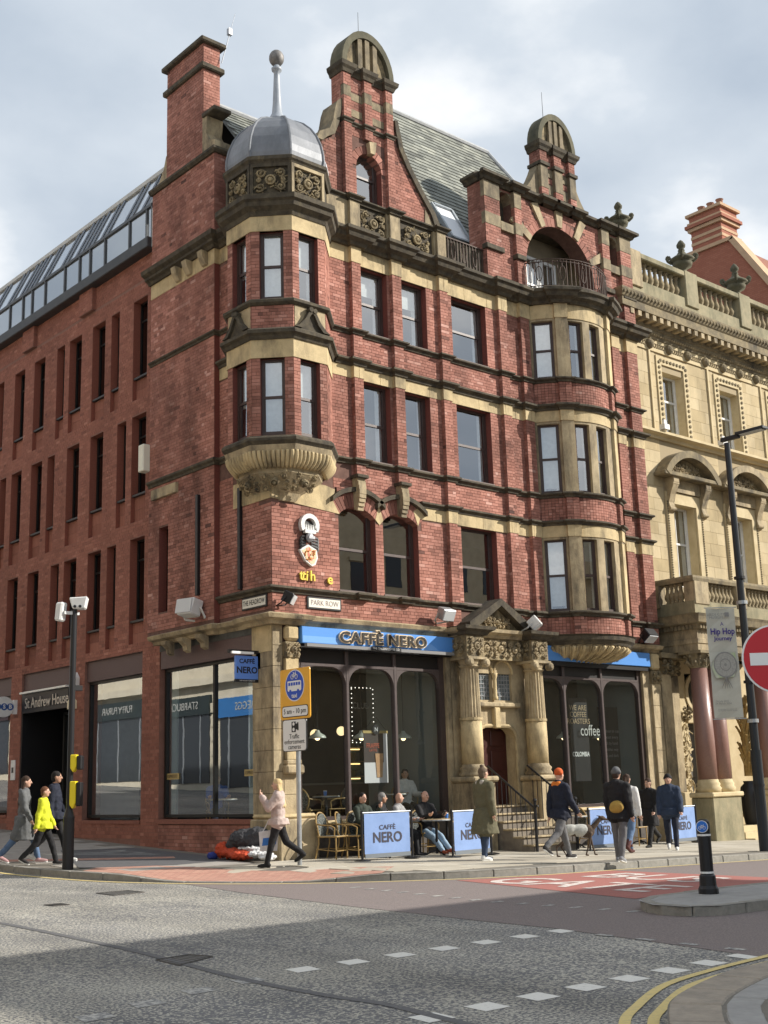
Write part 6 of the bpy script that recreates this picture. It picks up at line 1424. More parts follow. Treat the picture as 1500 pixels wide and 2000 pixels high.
g.path([(x+(-.03 if x<6.6 else .03),-.08,z+.03) for x,z in pts],.05,6); g.build('door_moulding',M_stonel,cafe)
M_door=mat('maroon_door',(.055,.014,.012),(.045,.012,.01),5,.35)
dr=B('front_door',5.98,7.3,.25,.31,.9,2.76,M_door,cafe)
for a,b in((6.06,6.6),(6.68,7.22)):
    for z0,z1 in((1.0,1.6),(1.7,2.2),(2.3,2.68)): B('door_panel',a+.05,b-.05,.22,.25,z0,z1,M_door,dr,.02)
# steps and handrails
M_step=mat('worn_step',(.22,.19,.15),(.14,.12,.1),5,.85,bump=.2,bsc=40)
zs0=gz(6.6,-1.5)
for i in range(6): 
    B('step',5.9,7.42,-1.75+.3*i,-1.45+.3*i-.002,zs0-.2,zs0+.17*(i+1)-.04,M_step,cafe); B('step_tread',5.88,7.44,-1.79+.3*i,-1.45+.3*i,zs0+.17*(i+1)-.04,zs0+.17*(i+1),M_stone,cafe,.012)
def handrail(x,label):
    z0=zs0; top=(x,-.35,z0+1.0+.95); bot=(x,-1.75,z0+1.0)
    hr=empty('handrail',(x,-1.75,z0),label,'handrail','iron handrails beside the café steps')
    MB().tube(bot,top,.025,n=6).tube((x,-1.75,z0+1.0),(x,-1.9,z0+1.02),.025,n=6).build('rail',M_black,hr)
    MB().tube((x,-1.8,z0),(x,-1.8,z0+1.1),.035,n=8).sphere((x,-1.8,z0+1.14),.05,8,6).build('newel_post',M_black,hr)
    for k in range(9):
        t=k/9; y=-1.65+1.3*t; zb=z0+.17*max(0,math.floor((y+1.75)/.3)+1); MB().tube((x,y,zb),(x,y,z0+1.0+.95*(y+1.75)/1.4),.01,n=5).build('baluster',M_black,hr)
handrail(5.98,'black iron handrail on the left of the café door steps'); handrail(7.38,'black iron handrail on the right of the café door steps')
# -------- Headrow shop window
hw=shopwin(.74,4.5,.86,4.3,[2.4],cafe,.1,glass=M_shop2); 
B('stall_riser',-.02,.3,.72,4.55,-.2,.78,M_mortar,cafe); lay('cafe',(-.02,4.55,0),HY,(0,3.83,.06,.7)); B('sill_course',-.06,.3,.72,4.55,.72,.82,mat('sill_brick',(.3,.12,.08)),cafe)
B('slate_strip',-.03,.02,.72,4.55,4.72,4.86,mat('dark_slate_strip',(.06,.06,.055),(.1,.1,.09),6,.8),cafe)
# -------- café interior
FZ=.5
M_teal=mat('teal_wall',(.025,.045,.045),(.02,.035,.035),3,.8)
B('cafe_floor',.3,13.2,.25,6,FZ-.1,FZ,mat('cafe_floor',(.1,.075,.055),(.08,.06,.045),3,.5),cafe); B('cafe_ceiling',.3,13.2,.25,6,4.6,4.66,mat('cafe_ceiling',(.35,.35,.3),rough=.9),cafe); B('cafe_back_wall',.3,13.2,5.9,6,FZ,4.6,M_teal,cafe); B('cafe_side_wall',13.1,13.2,.25,6,FZ,4.6,M_teal,cafe); B('cafe_side_wall',.2,5.0,5.2,5.26,FZ,4.6,M_teal,cafe)
B('cafe_partition',5.12,5.2,.32,3.0,FZ,4.6,mat('grey_green_wall',(.22,.24,.23),rough=.8),cafe); B('cafe_partition',7.86,7.94,.32,3.2,FZ,4.6,M_teal,cafe); B('cafe_partition',12.7,12.78,.32,2.4,FZ,4.6,mat('blue_grey_wall',(.12,.16,.17),rough=.8),cafe)
B('cafe_pillar',.5,.9,.8,1.2,FZ,4.6,mat('grey_green_wall',(.22,.24,.23)),cafe)
B('headrow_inner_panel',.25,.3,.74,1.25,.9,4.3,mat('frosted_panel',(.35,.42,.42),rough=.5),cafe); B('headrow_inner_panel',.25,.3,4.2,4.5,.9,4.3,mat('frosted_panel',(.35,.42,.42)),cafe)
M_gold=mat('gold_strip',(.45,.34,.14),rough=.4,metal=.3)
for y0,y1 in((.75,1.25),(3.9,4.48)): 
    p_=B('window_vinyl',.13,.135,y0,y1,1.72,1.86,M_gold,hw); text('lettering','ESPRESSO',.1,M_black,hw,TM(.127,(y0+y1)/2,1.79,0,-1),ext=.0005)
def pendant(x,y,z,label,lit=True):
    p=empty('pendant_lamp',(x,y,z),label,'lamp','pendant lamps inside the café')
    MB().lathe([(.04,.12),(.05,.1),(.07,.06),(.17,.0),(.2,-.05),(.2,-.06)],16,(x,y,z)).build('lamp_shade',mat('enamel_shade',(.42,.44,.38),rough=.35),p,smooth=True)
    MB().tube((x,y,z+.1),(x,y,4.6),.008,n=5).build('cord',M_black,p); MB().sphere((x,y,z-.05),.06,10,8).build('bulb',mat('bulb_glow',(1,.8,.5),emit=((1,.72,.38),3.0)),p,smooth=True)
for i,(x,lb) in enumerate(((1.95,'enamel pendant lamp behind the left pane of the lettered café window'),(3.25,'enamel pendant lamp above the hanging poster'),(4.55,'enamel pendant lamp behind the right pane of the lettered café window'))): pendant(x,1.0,2.58,lb)
for i,(x,lb) in enumerate(((8.85,'enamel pendant lamp behind the left pane of the window by the steps'),(10.35,'enamel pendant lamp behind the middle pane of the window by the steps'),(11.85,'dim enamel pendant lamp behind the right pane of the window by the steps'))): pendant(x,1.0,2.6,lb)
for x,y,z,lb in((3.9,3.6,2.75,'glowing round globe lamp deep inside the café, left one'),(5.0,3.9,2.85,'glowing round globe lamp deep inside the café, beside the poster')):
    p=empty('globe_lamp',(x,y,z),lb,'lamp','globe lamps inside the café'); MB().sphere((x,y,z),.12,16,12).build('globe',mat('globe_glow',(1,.85,.6),emit=((1,.75,.4),1.1)),p,smooth=True); MB().tube((x,y,z+.12),(x,y,4.6),.008,n=5).build('cord',M_black,p)
for i in range(10):
    x=1.2+1.1*i; sp_=MB().lathe([(.05,0),(.05,.02)],10,(x if x<5 else x+1.6,2.2+.9*(i%3),4.575)).build('downlight',mat('downlight_glow',(1,.9,.7),emit=((1,.85,.6),12.0))); tag(sp_,'tiny ceiling spotlight inside the café, number %s from the corner'%['one','two','three','four','five','six','seven','eight','nine','ten'][i],'spotlight','ceiling spotlights inside the café')
po=B('window_poster',2.72,3.42,.3,.31,1.5,2.6,mat('poster_brown',(.045,.03,.025),rough=.5),None); tag(po,'hanging poster of an iced drink in the café window','poster')
B('poster_lower',2.72,3.42,.296,.3,1.5,1.95,mat('poster_white',(.62,.6,.6),rough=.5),po); B('poster_side',3.3,3.42,.297,.3,1.95,2.6,mat('poster_white',(.62,.6,.6)),po)
MB().prism([(3.08,1.62),(3.24,1.62),(3.28,2.15),(3.04,2.15)],.285,.294,I4).build('drink_picture',mat('iced_coffee',(.42,.22,.1),(.5,.3,.16),9,.5),po)
text('lettering','FRAPPE',.15,mat('poster_red',(.5,.1,.05),rough=.5),po,TM(2.98,.288,2.32,1,0),ext=.0005,sx=.8); text('lettering','LATTE',.08,mat('poster_red',(.5,.1,.05)),po,TM(2.98,.288,2.22,1,0),ext=.0005)
B('poster_rail',2.7,3.44,.29,.32,2.6,2.66,M_gold,po); g=MB(); g.path([(2.75,.3,2.66),(3.07,.3,3.0),(3.4,.3,2.66)],.006,4); g.build('poster_cord',M_black,po)
MB().lathe([(.11,0),(.11,.02)],18,T=Matrix.Translation((3.07,.29,2.68))@Matrix.Rotation(R(90),4,'X')).build('roundel',M_black,po); text('lettering','N',.13,M_white,po,TM(3.07,.265,2.68,1,0),ext=.0005)
# counter and lit shelves at the back
co=empty('service_counter',(4.2,3.4,FZ),'dark café counter with lit shelves deep behind the window','counter')
B('counter_body',3.6,6.8,4.0,4.6,FZ,FZ+1.0,mat('counter_wood',(.08,.05,.035),rough=.5),co); B('counter_top',3.55,6.85,3.95,4.65,FZ+1.0,FZ+1.05,mat('counter_top',(.2,.18,.15),rough=.3),co)
for z in(1.7,2.1,2.5): B('shelf',4.6,7.2,5.5,5.85,z,z+.03,mat('shelf_wood',(.2,.12,.06),rough=.5),co); B('shelf_light',4.6,7.2,5.8,5.84,z-.06,z-.03,mat('shelf_glow',(1,.7,.3),emit=((1,.65,.25),2.0)),co)
g=random.Random(4)
for z in(1.73,2.13,2.53):
    for k in range(14): x=4.7+.17*k; B('packet',x,x+.11,5.6,5.72,z,z+g.uniform(.12,.28),mat('packet_%d'%(k%4),[(.35,.25,.08),(.12,.12,.13),(.4,.4,.36),(.3,.08,.05)][k%4],rough=.6),co)
# marquee dots and wall lettering inside
mq=MB()
for k in range(12): mq.sphere((4.3+.0*k,2.6,2.55+.115*k),.014,5,4); mq.sphere((5.0,2.6,2.55+.115*k),.014,5,4)
for k in range(6): mq.sphere((4.3+.125*k,2.6,3.85),.014,5,4); mq.sphere((4.3+.125*k,2.6,2.5),.014,5,4)
o=mq.build('marquee_lights',mat('marquee_glow',(1,.95,.85),emit=((1,.93,.8),1.6))); tag(o,'square outline of tiny white bulbs glowing inside the café','light sign'); text('lettering','CLUB',.22,mat('dim_letters',(.3,.3,.28),rough=.6),o,TM(4.6,2.62,3.4,1,0),ext=.002)
bd=B('menu_blackboard',10.25,11.0,.66,.7,1.4,3.6,M_black,None); tag(bd,'black lettered board behind the middle pane by the steps','board'); text('lettering','WE ARE\nCOFFEE\nROASTERS',.2,mat('board_gold',(.4,.3,.18),rough=.6),bd,TM(10.6,.65,3.15,1,0),ext=.001)
text('lettering','COLOMBIA',.17,M_white,bd,TM(10.62,.65,2.1,1,0),ext=.001,bold=.004,sx=.8)
bo=B('menu_blackboard',11.75,12.6,.9,.94,1.3,3.4,M_black,None); tag(bo,'black chalked wall board behind the right pane by the steps','board'); text('lettering','coffee',.42,mat('chalk',(.5,.5,.47),rough=.8),bd,TM(11.0,.6,2.72,1,0),ext=.001,sx=.8)
text('lettering','from bean to cup\nwe roast every\nbatch by hand\nthe italian way\nslow and dark',.12,mat('chalk_dim',(.25,.25,.24),rough=.8),bo,TM(12.17,.89,2.4,1,0),ext=.001,line=1.4)
# ================================================================ signs and fittings on the walls
def signplate(name,x0,x1,z0,z1,y,label,s,size,col_t,axis='x',xx=0):
    if axis=='x':
        o=B(name,x0,x1,y-.03,y,z0,z1,M_black,None,.008); B('sign_face',x0+.04,x1-.04,y-.036,y-.03,z0+.04,z1-.04,mat('enamel_cream',(.72,.69,.6),rough=.4),o)
        text('lettering',s,size,col_t,o,TM((x0+x1)/2,y-.039,(z0+z1)/2,1,0),ext=.001,sx=.92,bold=-.001)
    else:
        o=B(name,y-.03,y,x0,x1,z0,z1,M_black,None,.008); B('sign_face',y-.036,y-.03,x0+.04,x1-.04,z0+.04,z1-.04,mat('enamel_cream',(.72,.69,.6)),o)
        text('lettering',s,size,col_t,o,TM(y-.039,(x0+x1)/2,(z0+z1)/2,0,-1),ext=.001,sx=.7,bold=.001)
    tag(o,label,'street sign','street name plates on the café corner'); return o
signplate('street_name_plate',.92,1.88,5.26,5.54,-.012,'black framed cream plate reading PARK ROW on the sunlit brick',"PARK ROW",.165,mat('letter_grey',(.18,.13,.12),rough=.6))
signplate('street_name_plate',.14,1.08,5.27,5.55,-.012,'black framed cream plate reading THE HEADROW on the shaded brick',"THE HEADROW",.16,M_let,'y')
# coat of arms and loose letters
cr_=empty('coat_of_arms',(.95,-.02,6.2),'white and black painted coat of arms on the sunlit corner brickwork','crest')
M_cb=mat('crest_black',(.02,.02,.022),rough=.5); M_cw=mat('crest_white',(.74,.73,.7),(.55,.55,.55),12,.5)
def ring(cx,cz,r,a0,a1,w_,d,mats,name):
    g=MB(); g.prism(arcpts(cx,cz,r,a0,a1,12)+arcpts(cx,cz,r-w_,a1,a0,12),-.02-d,-.02,I4); return g.build(name,mats,cr_)
ring(.98,7.12,.26,-35,215,.1,.1,M_cw,'ribbon')
MB().prism(arcpts(.98,7.05,.18,0,360,14)[:-1],-.05,-.015,I4).build('crest_back',M_cb,cr_)
g=MB(); 
for k in range(5): g.prism([(.84+.065*k,6.98),(.9+.065*k,6.98),(.87+.065*k,7.14)],-.12,-.05,I4)
g.box(.83,1.13,-.13,-.05,6.93,7.0); g.build('crown',M_cw,cr_)
MB().sphere((.97,-.1,6.84),.1,10,8,(1,.8,1.1)).box(.9,1.06,-.18,-.05,6.8,6.86).build('helmet',mat('helmet_grey',(.42,.43,.45),(.3,.3,.32),9,.4,.3),cr_)
for s in(-1,1):
    g=MB(); 
    for k in range(4): g.path([(.97+s*.08,-.05,6.86-.06*k),(.97+s*.22,-.09,6.84-.07*k),(.97+s*.25,-.07,6.74-.06*k),(.97+s*.18,-.06,6.72-.06*k)],.026,5)
    g.build('mantling',M_cb if s<0 else mat('mantling_grey',(.2,.2,.2)),cr_)
shp=[(.72,6.5),(.98,6.72),(1.24,6.56),(1.2,6.36),(1.1,6.22),(1.0,6.19),(.84,6.28)]
shp=[(.70,6.55),(.93,6.68),(1.17,6.58),(1.2,6.4),(1.13,6.24),(1.04,6.2),(.86,6.3)]
MB().prism(shp,-.09,-.015,I4).build('shield',M_cw,cr_); c0=(.97,6.43)
MB().prism([(c0[0]+(x-c0[0])*.82,c0[1]+(z-c0[1])*.82) for x,z in shp],-.095,-.09,I4).build('shield_field',mat('shield_cream',(.6,.5,.3),(.5,.12,.06),14,.5,lo=.5,hi=.56),cr_)
rndl=random.Random(2); g=MB()
for k in range(14): x,z=.97+rndl.uniform(-.13,.13),6.43+rndl.uniform(-.13,.13); a=rndl.uniform(0,6); g.tube((x,-.1,z),(x+.07*math.cos(a),-.1,z+.07*math.sin(a)),.02,.008,5)
g.build('shield_charges',mat('charge_red',(.5,.1,.04),(.6,.36,.06),20,.5),cr_)
for s,x,lb in(('t',.76,'yellow letter t fixed crooked under the coat of arms'),('ti',.86,'yellow letters t and i under the coat of arms'),('h',1.07,'yellow letter h under the coat of arms'),('e',1.56,'yellow letter e standing apart under the coat of arms')):
    o=text('wall_letter',s,.32,M_yel,None,TM(x,-.05,5.98 if s!='e' else 5.95,1,0,R(-6 if s=='ti' else 0)),ext=.02,bold=.004); tag(o,lb,'letter','yellow letters under the coat of arms')
for y,z0,z1,lb in((1.13,5.76,8.08,'black vertical trunking strip beside the corner corbel'),(2.63,5.82,8.2,'black vertical trunking strip in the middle of the shaded brick wall')):
    xx=0 if y<2 else -.15; tag(B('cable_trunking',xx-.09,xx,y-.05,y+.05,z0,z1,M_black,None,.01),lb,'trunking','black trunking strips on the shaded wall')
def flood(name,loc,rz,label,c1,s=1.0,tilt=-.5):
    o=empty(name,loc,label,'floodlight','floodlights on the café walls',rz); o.scale=(s,s,s)
    T=Matrix.Rotation(tilt,4,'X')
    MB().prism([(-.16,-.14),(.16,-.14),(.2,.14),(-.2,.14)],-.16,.1,T).build('housing',c1,o,world=False,bevel=.02)
    MB().box(-.17,.17,-.18,-.16,-.12,.12,T).build('lens',mat('flood_lens',(.55,.57,.58),rough=.2,spec=.7),o,world=False)
    MB().path([(-.22,0,0),(-.22,.12,-.16),(0,.3,-.2),(.22,.12,-.16),(.22,0,0)],.02,5).build('bracket',c1,o,world=False)
    return o
flood('floodlight',(.2,-.3,5.42),.7,'black twin floodlight on the corner between the street name plates',M_black,.85,.5)
flood('floodlight',(4.82,-.32,5.38),0,'grey floodlight on the brick band above the blue fascia',M_steel,1.0,.45)
flood('floodlight',(7.6,-.62,5.32),.6,'white floodlight beside the carved door pediment',M_white,1.0,.9)
flood('floodlight',(-.4,2.6,5.5),-1.3,'large white floodlight on the shaded brick wall above the corner shop window',M_white,1.35,-.2)
flood('floodlight',(12.6,-.35,5.32),0,'black floodlight tucked beside the bowed window base',M_black,1.1,.9)
rb=MB().lathe([(.15,0),(.16,.05),(.1,.1)],14,T=Matrix.Translation((11.98,-.06,9.42))@Matrix.Rotation(R(90),4,'X')@Matrix.Rotation(R(-40),4,'Y')).build('alarm_bell',mat('alarm_red',(.55,.03,.04),rough=.4)); tag(rb,'round red alarm bell beside the bowed window','alarm bell')
hs=empty('hanging_sign',(-.03,.5,3.7),'small blue café sign hanging on a black bracket at the corner','sign')
B('sign_board',-.62,-.04,.47,.53,3.72,4.22,mat('sign_blue',(.12,.25,.66),rough=.4),hs,.008); B('sign_foot',-.62,-.04,.468,.532,3.66,3.72,M_black,hs)
B('bracket',-.78,.0,.46,.54,4.27,4.34,M_black,hs); B('lamp_tube',-.75,-.2,.4,.46,4.25,4.3,mat('tube_white',(.8,.8,.78),rough=.4),hs); B('wall_plate',-.02,.02,.42,.58,3.95,4.45,M_black,hs)
text('lettering','CAFF\u00c8',.13,M_let,hs,TM(-.33,.466,4.1,1,0),ext=.001,bold=.003,sx=1.1); text('lettering','NERO',.19,M_let,hs,TM(-.33,.466,3.91,1,0),ext=.001,bold=.005,sx=1.05); text('lettering','THE ITALIAN COFFEE CO',.035,M_white,hs,TM(-.33,.462,3.69,1,0),ext=.0008)
cg=MB().sphere((.05,.42,4.5),.06,8,6).build('small_camera',M_white); tag(cg,'tiny white security camera above the hanging sign','camera')
# ================================================================ street furniture
zP=pz(-.71,-1.79)
ts=empty('traffic_sign',(-.71,-1.79,zP),'orange plate with blue bus and cycle disc above a camera notice on a grey pole','traffic sign')
MB().tube((-.71,-1.79,zP-.02),(-.71,-1.79,3.72),.045,n=12).build('pole',M_steel,ts,smooth=False)
def splate(name,y,z,w_,h_,mats,x=-.77,par=ts,th=.02):
    pts=[]; r=.05
    for cx,cz,a in((w_/2-r,h_/2-r,0),(-w_/2+r,h_/2-r,90),(-w_/2+r,-h_/2+r,180),(w_/2-r,-h_/2+r,270)): pts+=[(cx+r*math.cos(R(a+30*k)),cz+r*math.sin(R(a+30*k))) for k in range(4)]
    return MB().prism(pts,0,th,frame((x,y,z),0,-1)).build(name,mats,par)
M_or=mat('sign_orange',(.78,.4,.04),rough=.35); M_sb=mat('sign_blue_disc',(.02,.08,.5),rough=.35); M_sw=mat('sign_white',(.78,.78,.76),rough=.35)
def tsx(d): return -.77-d
splate('orange_plate',-1.79,3.24,.96,.98,M_or); 
def discx(name,y,z,r,mats,x,par,sz=1): return MB().prism([(r*math.cos(t),r*sz*math.sin(t)) for t in [2*math.pi*k/28 for k in range(28)]],0,.004,frame((x,y,z),0,-1)).build(name,mats,par)
discx('disc_rim',-1.79,3.4,.31,M_sw,tsx(.005),ts); discx('disc',-1.79,3.4,.29,M_sb,tsx(.01),ts)
T=frame((tsx(.014),-1.79,3.4),0,-1)
g=MB(); g.prism([(-.2,-.11),(.2,-.11),(.22,-.08),(.22,.07),(.19,.09),(-.22,.09),(-.22,-.08)],0,.003,T); bus=g.build('bus_symbol',M_sw,ts)
for k in range(5): MB().box(-.19+.08*k,-.13+.08*k,-.003,.0,.0,.06,T).build('bus_window',M_sb,bus)
for x in(-.13,.12): MB().prism([(x+.035*math.cos(t),-.11+.035*math.sin(t)) for t in [2*math.pi*k/12 for k in range(12)]],-.003,.001,T).build('bus_wheel',M_sb,bus)
def cycle(T,s,par,mats):
    g=MB(); P_=lambda x,z:T@Vector((x*s,0,z*s))
    for cx in(-.5,.5): g.path([P_(cx+.33*math.cos(t),.33*math.sin(t)) for t in [2*math.pi*k/14 for k in range(15)]],.045*s,4)
    for a,b in(((-.5,0),(-.15,.5)),((-.15,.5),(.35,.5)),((.35,.5),(.5,0)),((-.5,0),(0,0)),((0,0),(-.18,.6)),((0,0),(.33,.5)),((.33,.5),(.3,.68)),((.3,.68),(.45,.7)),((-.28,.62),(-.06,.62))): g.tube(P_(*a),P_(*b),.045*s,n=4)
    return g.build('cycle_symbol',mats,par)
cycle(frame((tsx(.016),-1.79,3.57),0,-1),.13,ts,M_sw); text('lettering','taxi',.12,M_sw,ts,TM(tsx(.016),-1.79,3.2,0,-1),ext=.001,bold=.002)
splate('time_plate_rim',-1.79,2.9,.84,.22,M_black,tsx(.004)); splate('time_plate',-1.79,2.9,.81,.19,M_sw,tsx(.008)); text('lettering','5 am - 10 pm',.135,M_black,ts,TM(tsx(.011),-1.79,2.9,0,-1),ext=.001,bold=.001)
splate('camera_plate_rim',-1.76,2.44,.76,.62,M_black); splate('camera_plate',-1.76,2.44,.73,.59,M_sw,tsx(.005))
text('lettering','Traffic\nenforcement\ncameras',.125,M_black,ts,TM(tsx(.008),-1.76,2.315,0,-1),ext=.001,line=.8)
T=frame((tsx(.009),-1.76,2.6),0,-1); MB().box(-.08,.05,-.002,.001,-.1,.1,T).box(.05,.1,-.002,.001,-.05,.06,T).box(.1,.14,-.002,.001,-.07,.08,T).build('camera_symbol',M_black,ts)
for z in(.055,-.05): MB().prism([(-.015+.035*math.cos(t),z+.035*math.sin(t)) for t in [2*math.pi*k/12 for k in range(12)]],-.004,-.002,T).build('camera_lens',M_sw,ts)
# signal pole with push button units and cameras
sx,sy=-4.12,.95; sz_=pz(sx,sy)
sp_=empty('signal_pole',(sx,sy,sz_),'black crossing signal pole with yellow push button boxes and white cameras','signal pole')
MB().lathe([(.105,-.05),(.105,.95),(.09,1.0),(.06,1.12)],16,(sx,sy,sz_)).build('pole_base',M_black,sp_,smooth=False); MB().tube((sx,sy,sz_+1.1),(sx,sy,5.0),.06,n=14).build('pole',M_black,sp_)
M_yb=mat('box_yellow',(.75,.6,.02),rough=.4)
for z0,z1,nm in((1.1,1.62,'push_button_box'),(1.78,2.12,'signal_box')):
    T=frame((sx,sy,sz_),.75,-.66)
    o=MB().prism([(.02,z0+.08),(.02,z1),(.14,z1),(.14,z0+.12),(.08,z0)],-.1,.1,Matrix(((.75,.66,0,sx),(-.66,.75,0,sy),(0,0,1,sz_),(0,0,0,1)))).build(nm,M_yb,sp_,bevel=.015)
    MB().box(.14,.24,-.1,.1,z0+.05,z1-.02,Matrix(((.75,.66,0,sx),(-.66,.75,0,sy),(0,0,1,sz_),(0,0,0,1)))).build('button_unit' if z0<1.5 else 'repeater',M_black,o,bevel=.02)
B('camera_arm',sx-.22,sx+.1,sy-.03,sy+.03,4.9,4.96,M_white,sp_)
g=MB(); T=Matrix.Translation((sx+.06,sy-.05,5.13))@Matrix.Rotation(R(-35),4,'Z')
MB().prism([(-.17,.1),(.19,.12),(.14,-.12),(-.1,-.12)],-.12,.14,T).build('camera',M_white,sp_,bevel=.02)
for k in(-.05,.05): MB().lathe([(.03,0),(.03,.02)],8,T=T@Matrix.Translation((k,-.12,-.08))@Matrix.Rotation(R(90),4,'X')).build('camera_eye',M_black,sp_)
MB().prism([(-.09,-.2),(.06,-.22),(.1,.16),(-.06,.16)],-.1,.1,Matrix.Translation((sx-.24,sy+.1,4.98))@Matrix.Rotation(R(-60),4,'Z')).build('camera',M_white,sp_,bevel=.03)
B('bracket',sx+.04,sx+.2,sy-.04,sy+.04,3.42,3.52,M_black,sp_)
# street lamp with banner
lx,ly=9.44,-5.42; lz=gz(lx,ly)
lp=empty('street_lamp',(lx,ly,lz),'tall black street lamp post with a flat head in front of the bank','street lamp')
M_lpb=mat('lamp_post_black',(.014,.018,.022),rough=.4)
MB().tube((lx,ly,lz-.05),(lx,ly,lz+2.2),.12,n=14).build('post_base',M_lpb,lp); MB().tube((lx,ly,lz+2.2),(lx,ly,9.15),.095,.07,n=14).build('post',M_lpb,lp)
MB().box(lx-.12,lx+.12,ly-1.05,ly-.3,9.26,9.33).box(lx-.05,lx+.05,ly-.35,ly+.15,9.2,9.3).build('lamp_head',M_lpb,lp,bevel=.01); MB().box(lx-.1,lx+.1,ly-1.0,ly-.4,9.245,9.26).build('lamp_lens',mat('lens_grey',(.35,.37,.36),rough=.3),lp)
for z in(5.32,2.62): MB().tube((lx,ly,z-.04),(lx,ly,z+.04),.125,n=12).build('clamp',M_steel,lp)
for z in(5.9,3.5,1.2): MB().tube((lx,ly,z-.03),(lx,ly,z+.03),.128,n=12).build('band',M_black,lp)
bu=Vector((-.75,.66,0)); T=frame((lx-.1,ly+.1,0),.75,-.66)
bn=MB(); nb=10
for j in range(nb+1):
    z=2.7+2.5*j/nb; sag=.06*math.sin(j*1.1); bn.v+= [T@Vector((-.72,-.02+sag*.4,z)),T@Vector((-.4,.02-sag*.5,z)),T@Vector((-.06,-.02+sag*.2,z))]
bn.v=[tuple(v) for v in bn.v]; bn.f=[(3*j+k,3*j+k+1,3*j+4+k,3*j+3+k) for j in range(nb) for k in(0,1)]; bn.m=[0]*len(bn.f)
ban=bn.build('banner',mat('banner_cloth',(.55,.55,.48),(.5,.5,.43),3,.8)); tag(ban,'pale hanging exhibition banner on the street lamp post','banner')
for z in(2.68,5.22): MB().tube(T@Vector((-.75,-.01,z)),T@Vector((.0,-.01,z)),.012,n=5).build('banner_rod',M_steel,ban)
TB=lambda x,z:Matrix.Translation(T@Vector((x,-.06,z)))@TM(0,0,0,.75,-.66)
M_pur=mat('banner_purple',(.05,.03,.22),rough=.7); M_gt=mat('banner_grey',(.25,.25,.24),rough=.7)
text('lettering','A',.12,M_pur,ban,TB(-.38,4.83),ext=.001); text('lettering','Hip Hop',.2,M_pur,ban,TB(-.38,4.66),ext=.001,bold=.005,sx=.8); text('lettering','Journey',.13,M_pur,ban,TB(-.38,4.5),ext=.001,bold=.003)
text('lettering','LEEDS CITY\nMUSEUM',.08,M_gt,ban,TB(-.5,5.02),ext=.001); text('lettering','26 July 2023 -\n24 March 2024',.06,M_gt,ban,TB(-.5,3.05),ext=.001); text('lettering','An exhibition co-curated with\nthe Hip Hop Historian Society',.035,M_gt,ban,TB(-.42,2.88),ext=.001)
for r,mt in((.27,M_gt),(.24,mat('record_pale',(.42,.42,.38),(.3,.3,.28),30,.7)),(.13,M_gt),(.11,mat('record_pale',(.42,.42,.38))),(.03,M_gt)):
    d=.061+.001*(.3-r)*10; MB().prism([(-.38+r*math.cos(t),3.9+r*1.1*math.sin(t)) for t in [2*math.pi*k/24 for k in range(24)]],-d-.001,-d,T).build('record_picture',mt,ban)
g=MB()
for a in(-.5,-.2,0,.25,.5): g.tube(T@Vector((-.38+.02*a,-.063,3.6)),T@Vector((-.38+.25*a,-.063,3.36)),.014,.004,4)
g.build('tree_roots_picture',M_gt,ban); MB().prism([(-.62,3.6),(-.2,3.62),(-.12,3.9),(-.14,4.18),(-.6,4.1),(-.7,3.85)],-.06,-.0595,T).build('green_wash',mat('banner_green',(.4,.52,.28),(.55,.55,.48),4,.8),ban)
B('banner_logo',-.3,-.2,-.062,-.06,5.0,5.1,M_gt,ban,T=T)
# no entry sign
nx_,ny_=-5.5,-15.33; nz=gz(nx_,ny_)
ne=empty('no_entry_sign',(nx_,ny_,nz),'round red no entry sign with a white bar at the right edge','traffic sign')
MB().tube((nx_+.02,ny_-.03,nz-.02),(nx_+.02,ny_-.03,2.72),.04,n=10).build('pole',M_steel,ne)
nd=Vector((CAM.x-nx_+2.5,CAM.y-ny_-3.0,0)).normalized(); T=frame((nx_-.03+nd.x*.05,ny_+.13+nd.y*.05,2.42),-nd.y,nd.x)
def nd_(r,d,mats,name): return MB().prism([(r*math.cos(t),r*math.sin(t)) for t in [2*math.pi*k/40 for k in range(40)]],-d,0 if d>.01 else .0,T).build(name,mats,ne)
nd_(.305,.012,M_sw,'sign_rim'); nd_(.29,.016,mat('sign_red',(.5,.012,.02),rough=.3),'sign_disc'); MB().box(-.235,.235,-.02,-.016,-.055,.055,T).build('white_bar',M_sw,ne)
# bollard
bx,by=-1.41,-11.43; bz=gz(bx,by)
bo_=empty('bollard',(bx,by,bz),'black bollard with white bands and a blue cycle disc on the traffic island','bollard')
MB().lathe([(.13,0),(.13,.06),(.11,.1),(.105,.22),(.085,.24),(.085,.86),(.08,.9),(.05,.93)],16,(bx,by,bz)).build('post',M_black,bo_,smooth=False)
for z in(.25,.72): MB().lathe([(.088,z),(.088,z+.025)],16,(bx,by,bz)).build('reflective_band',M_sw,bo_)
dn=Vector((CAM.x-bx-3,CAM.y-by+2,0)).normalized(); T=frame((bx+dn.x*.08,by+dn.y*.08,bz+.84),-dn.y,dn.x)
MB().prism([(.078*math.cos(t),.078*math.sin(t)) for t in [2*math.pi*k/20 for k in range(20)]],-.012,.0,T).build('disc_rim',M_sw,bo_); MB().prism([(.07*math.cos(t),.07*math.sin(t)) for t in [2*math.pi*k/20 for k in range(20)]],-.015,-.012,T).build('blue_disc',mat('disc_bright_blue',(.02,.16,.6),rough=.35),bo_)
cycle(T@Matrix.Translation((0,-.017,-.015)),.055,bo_,M_sw)
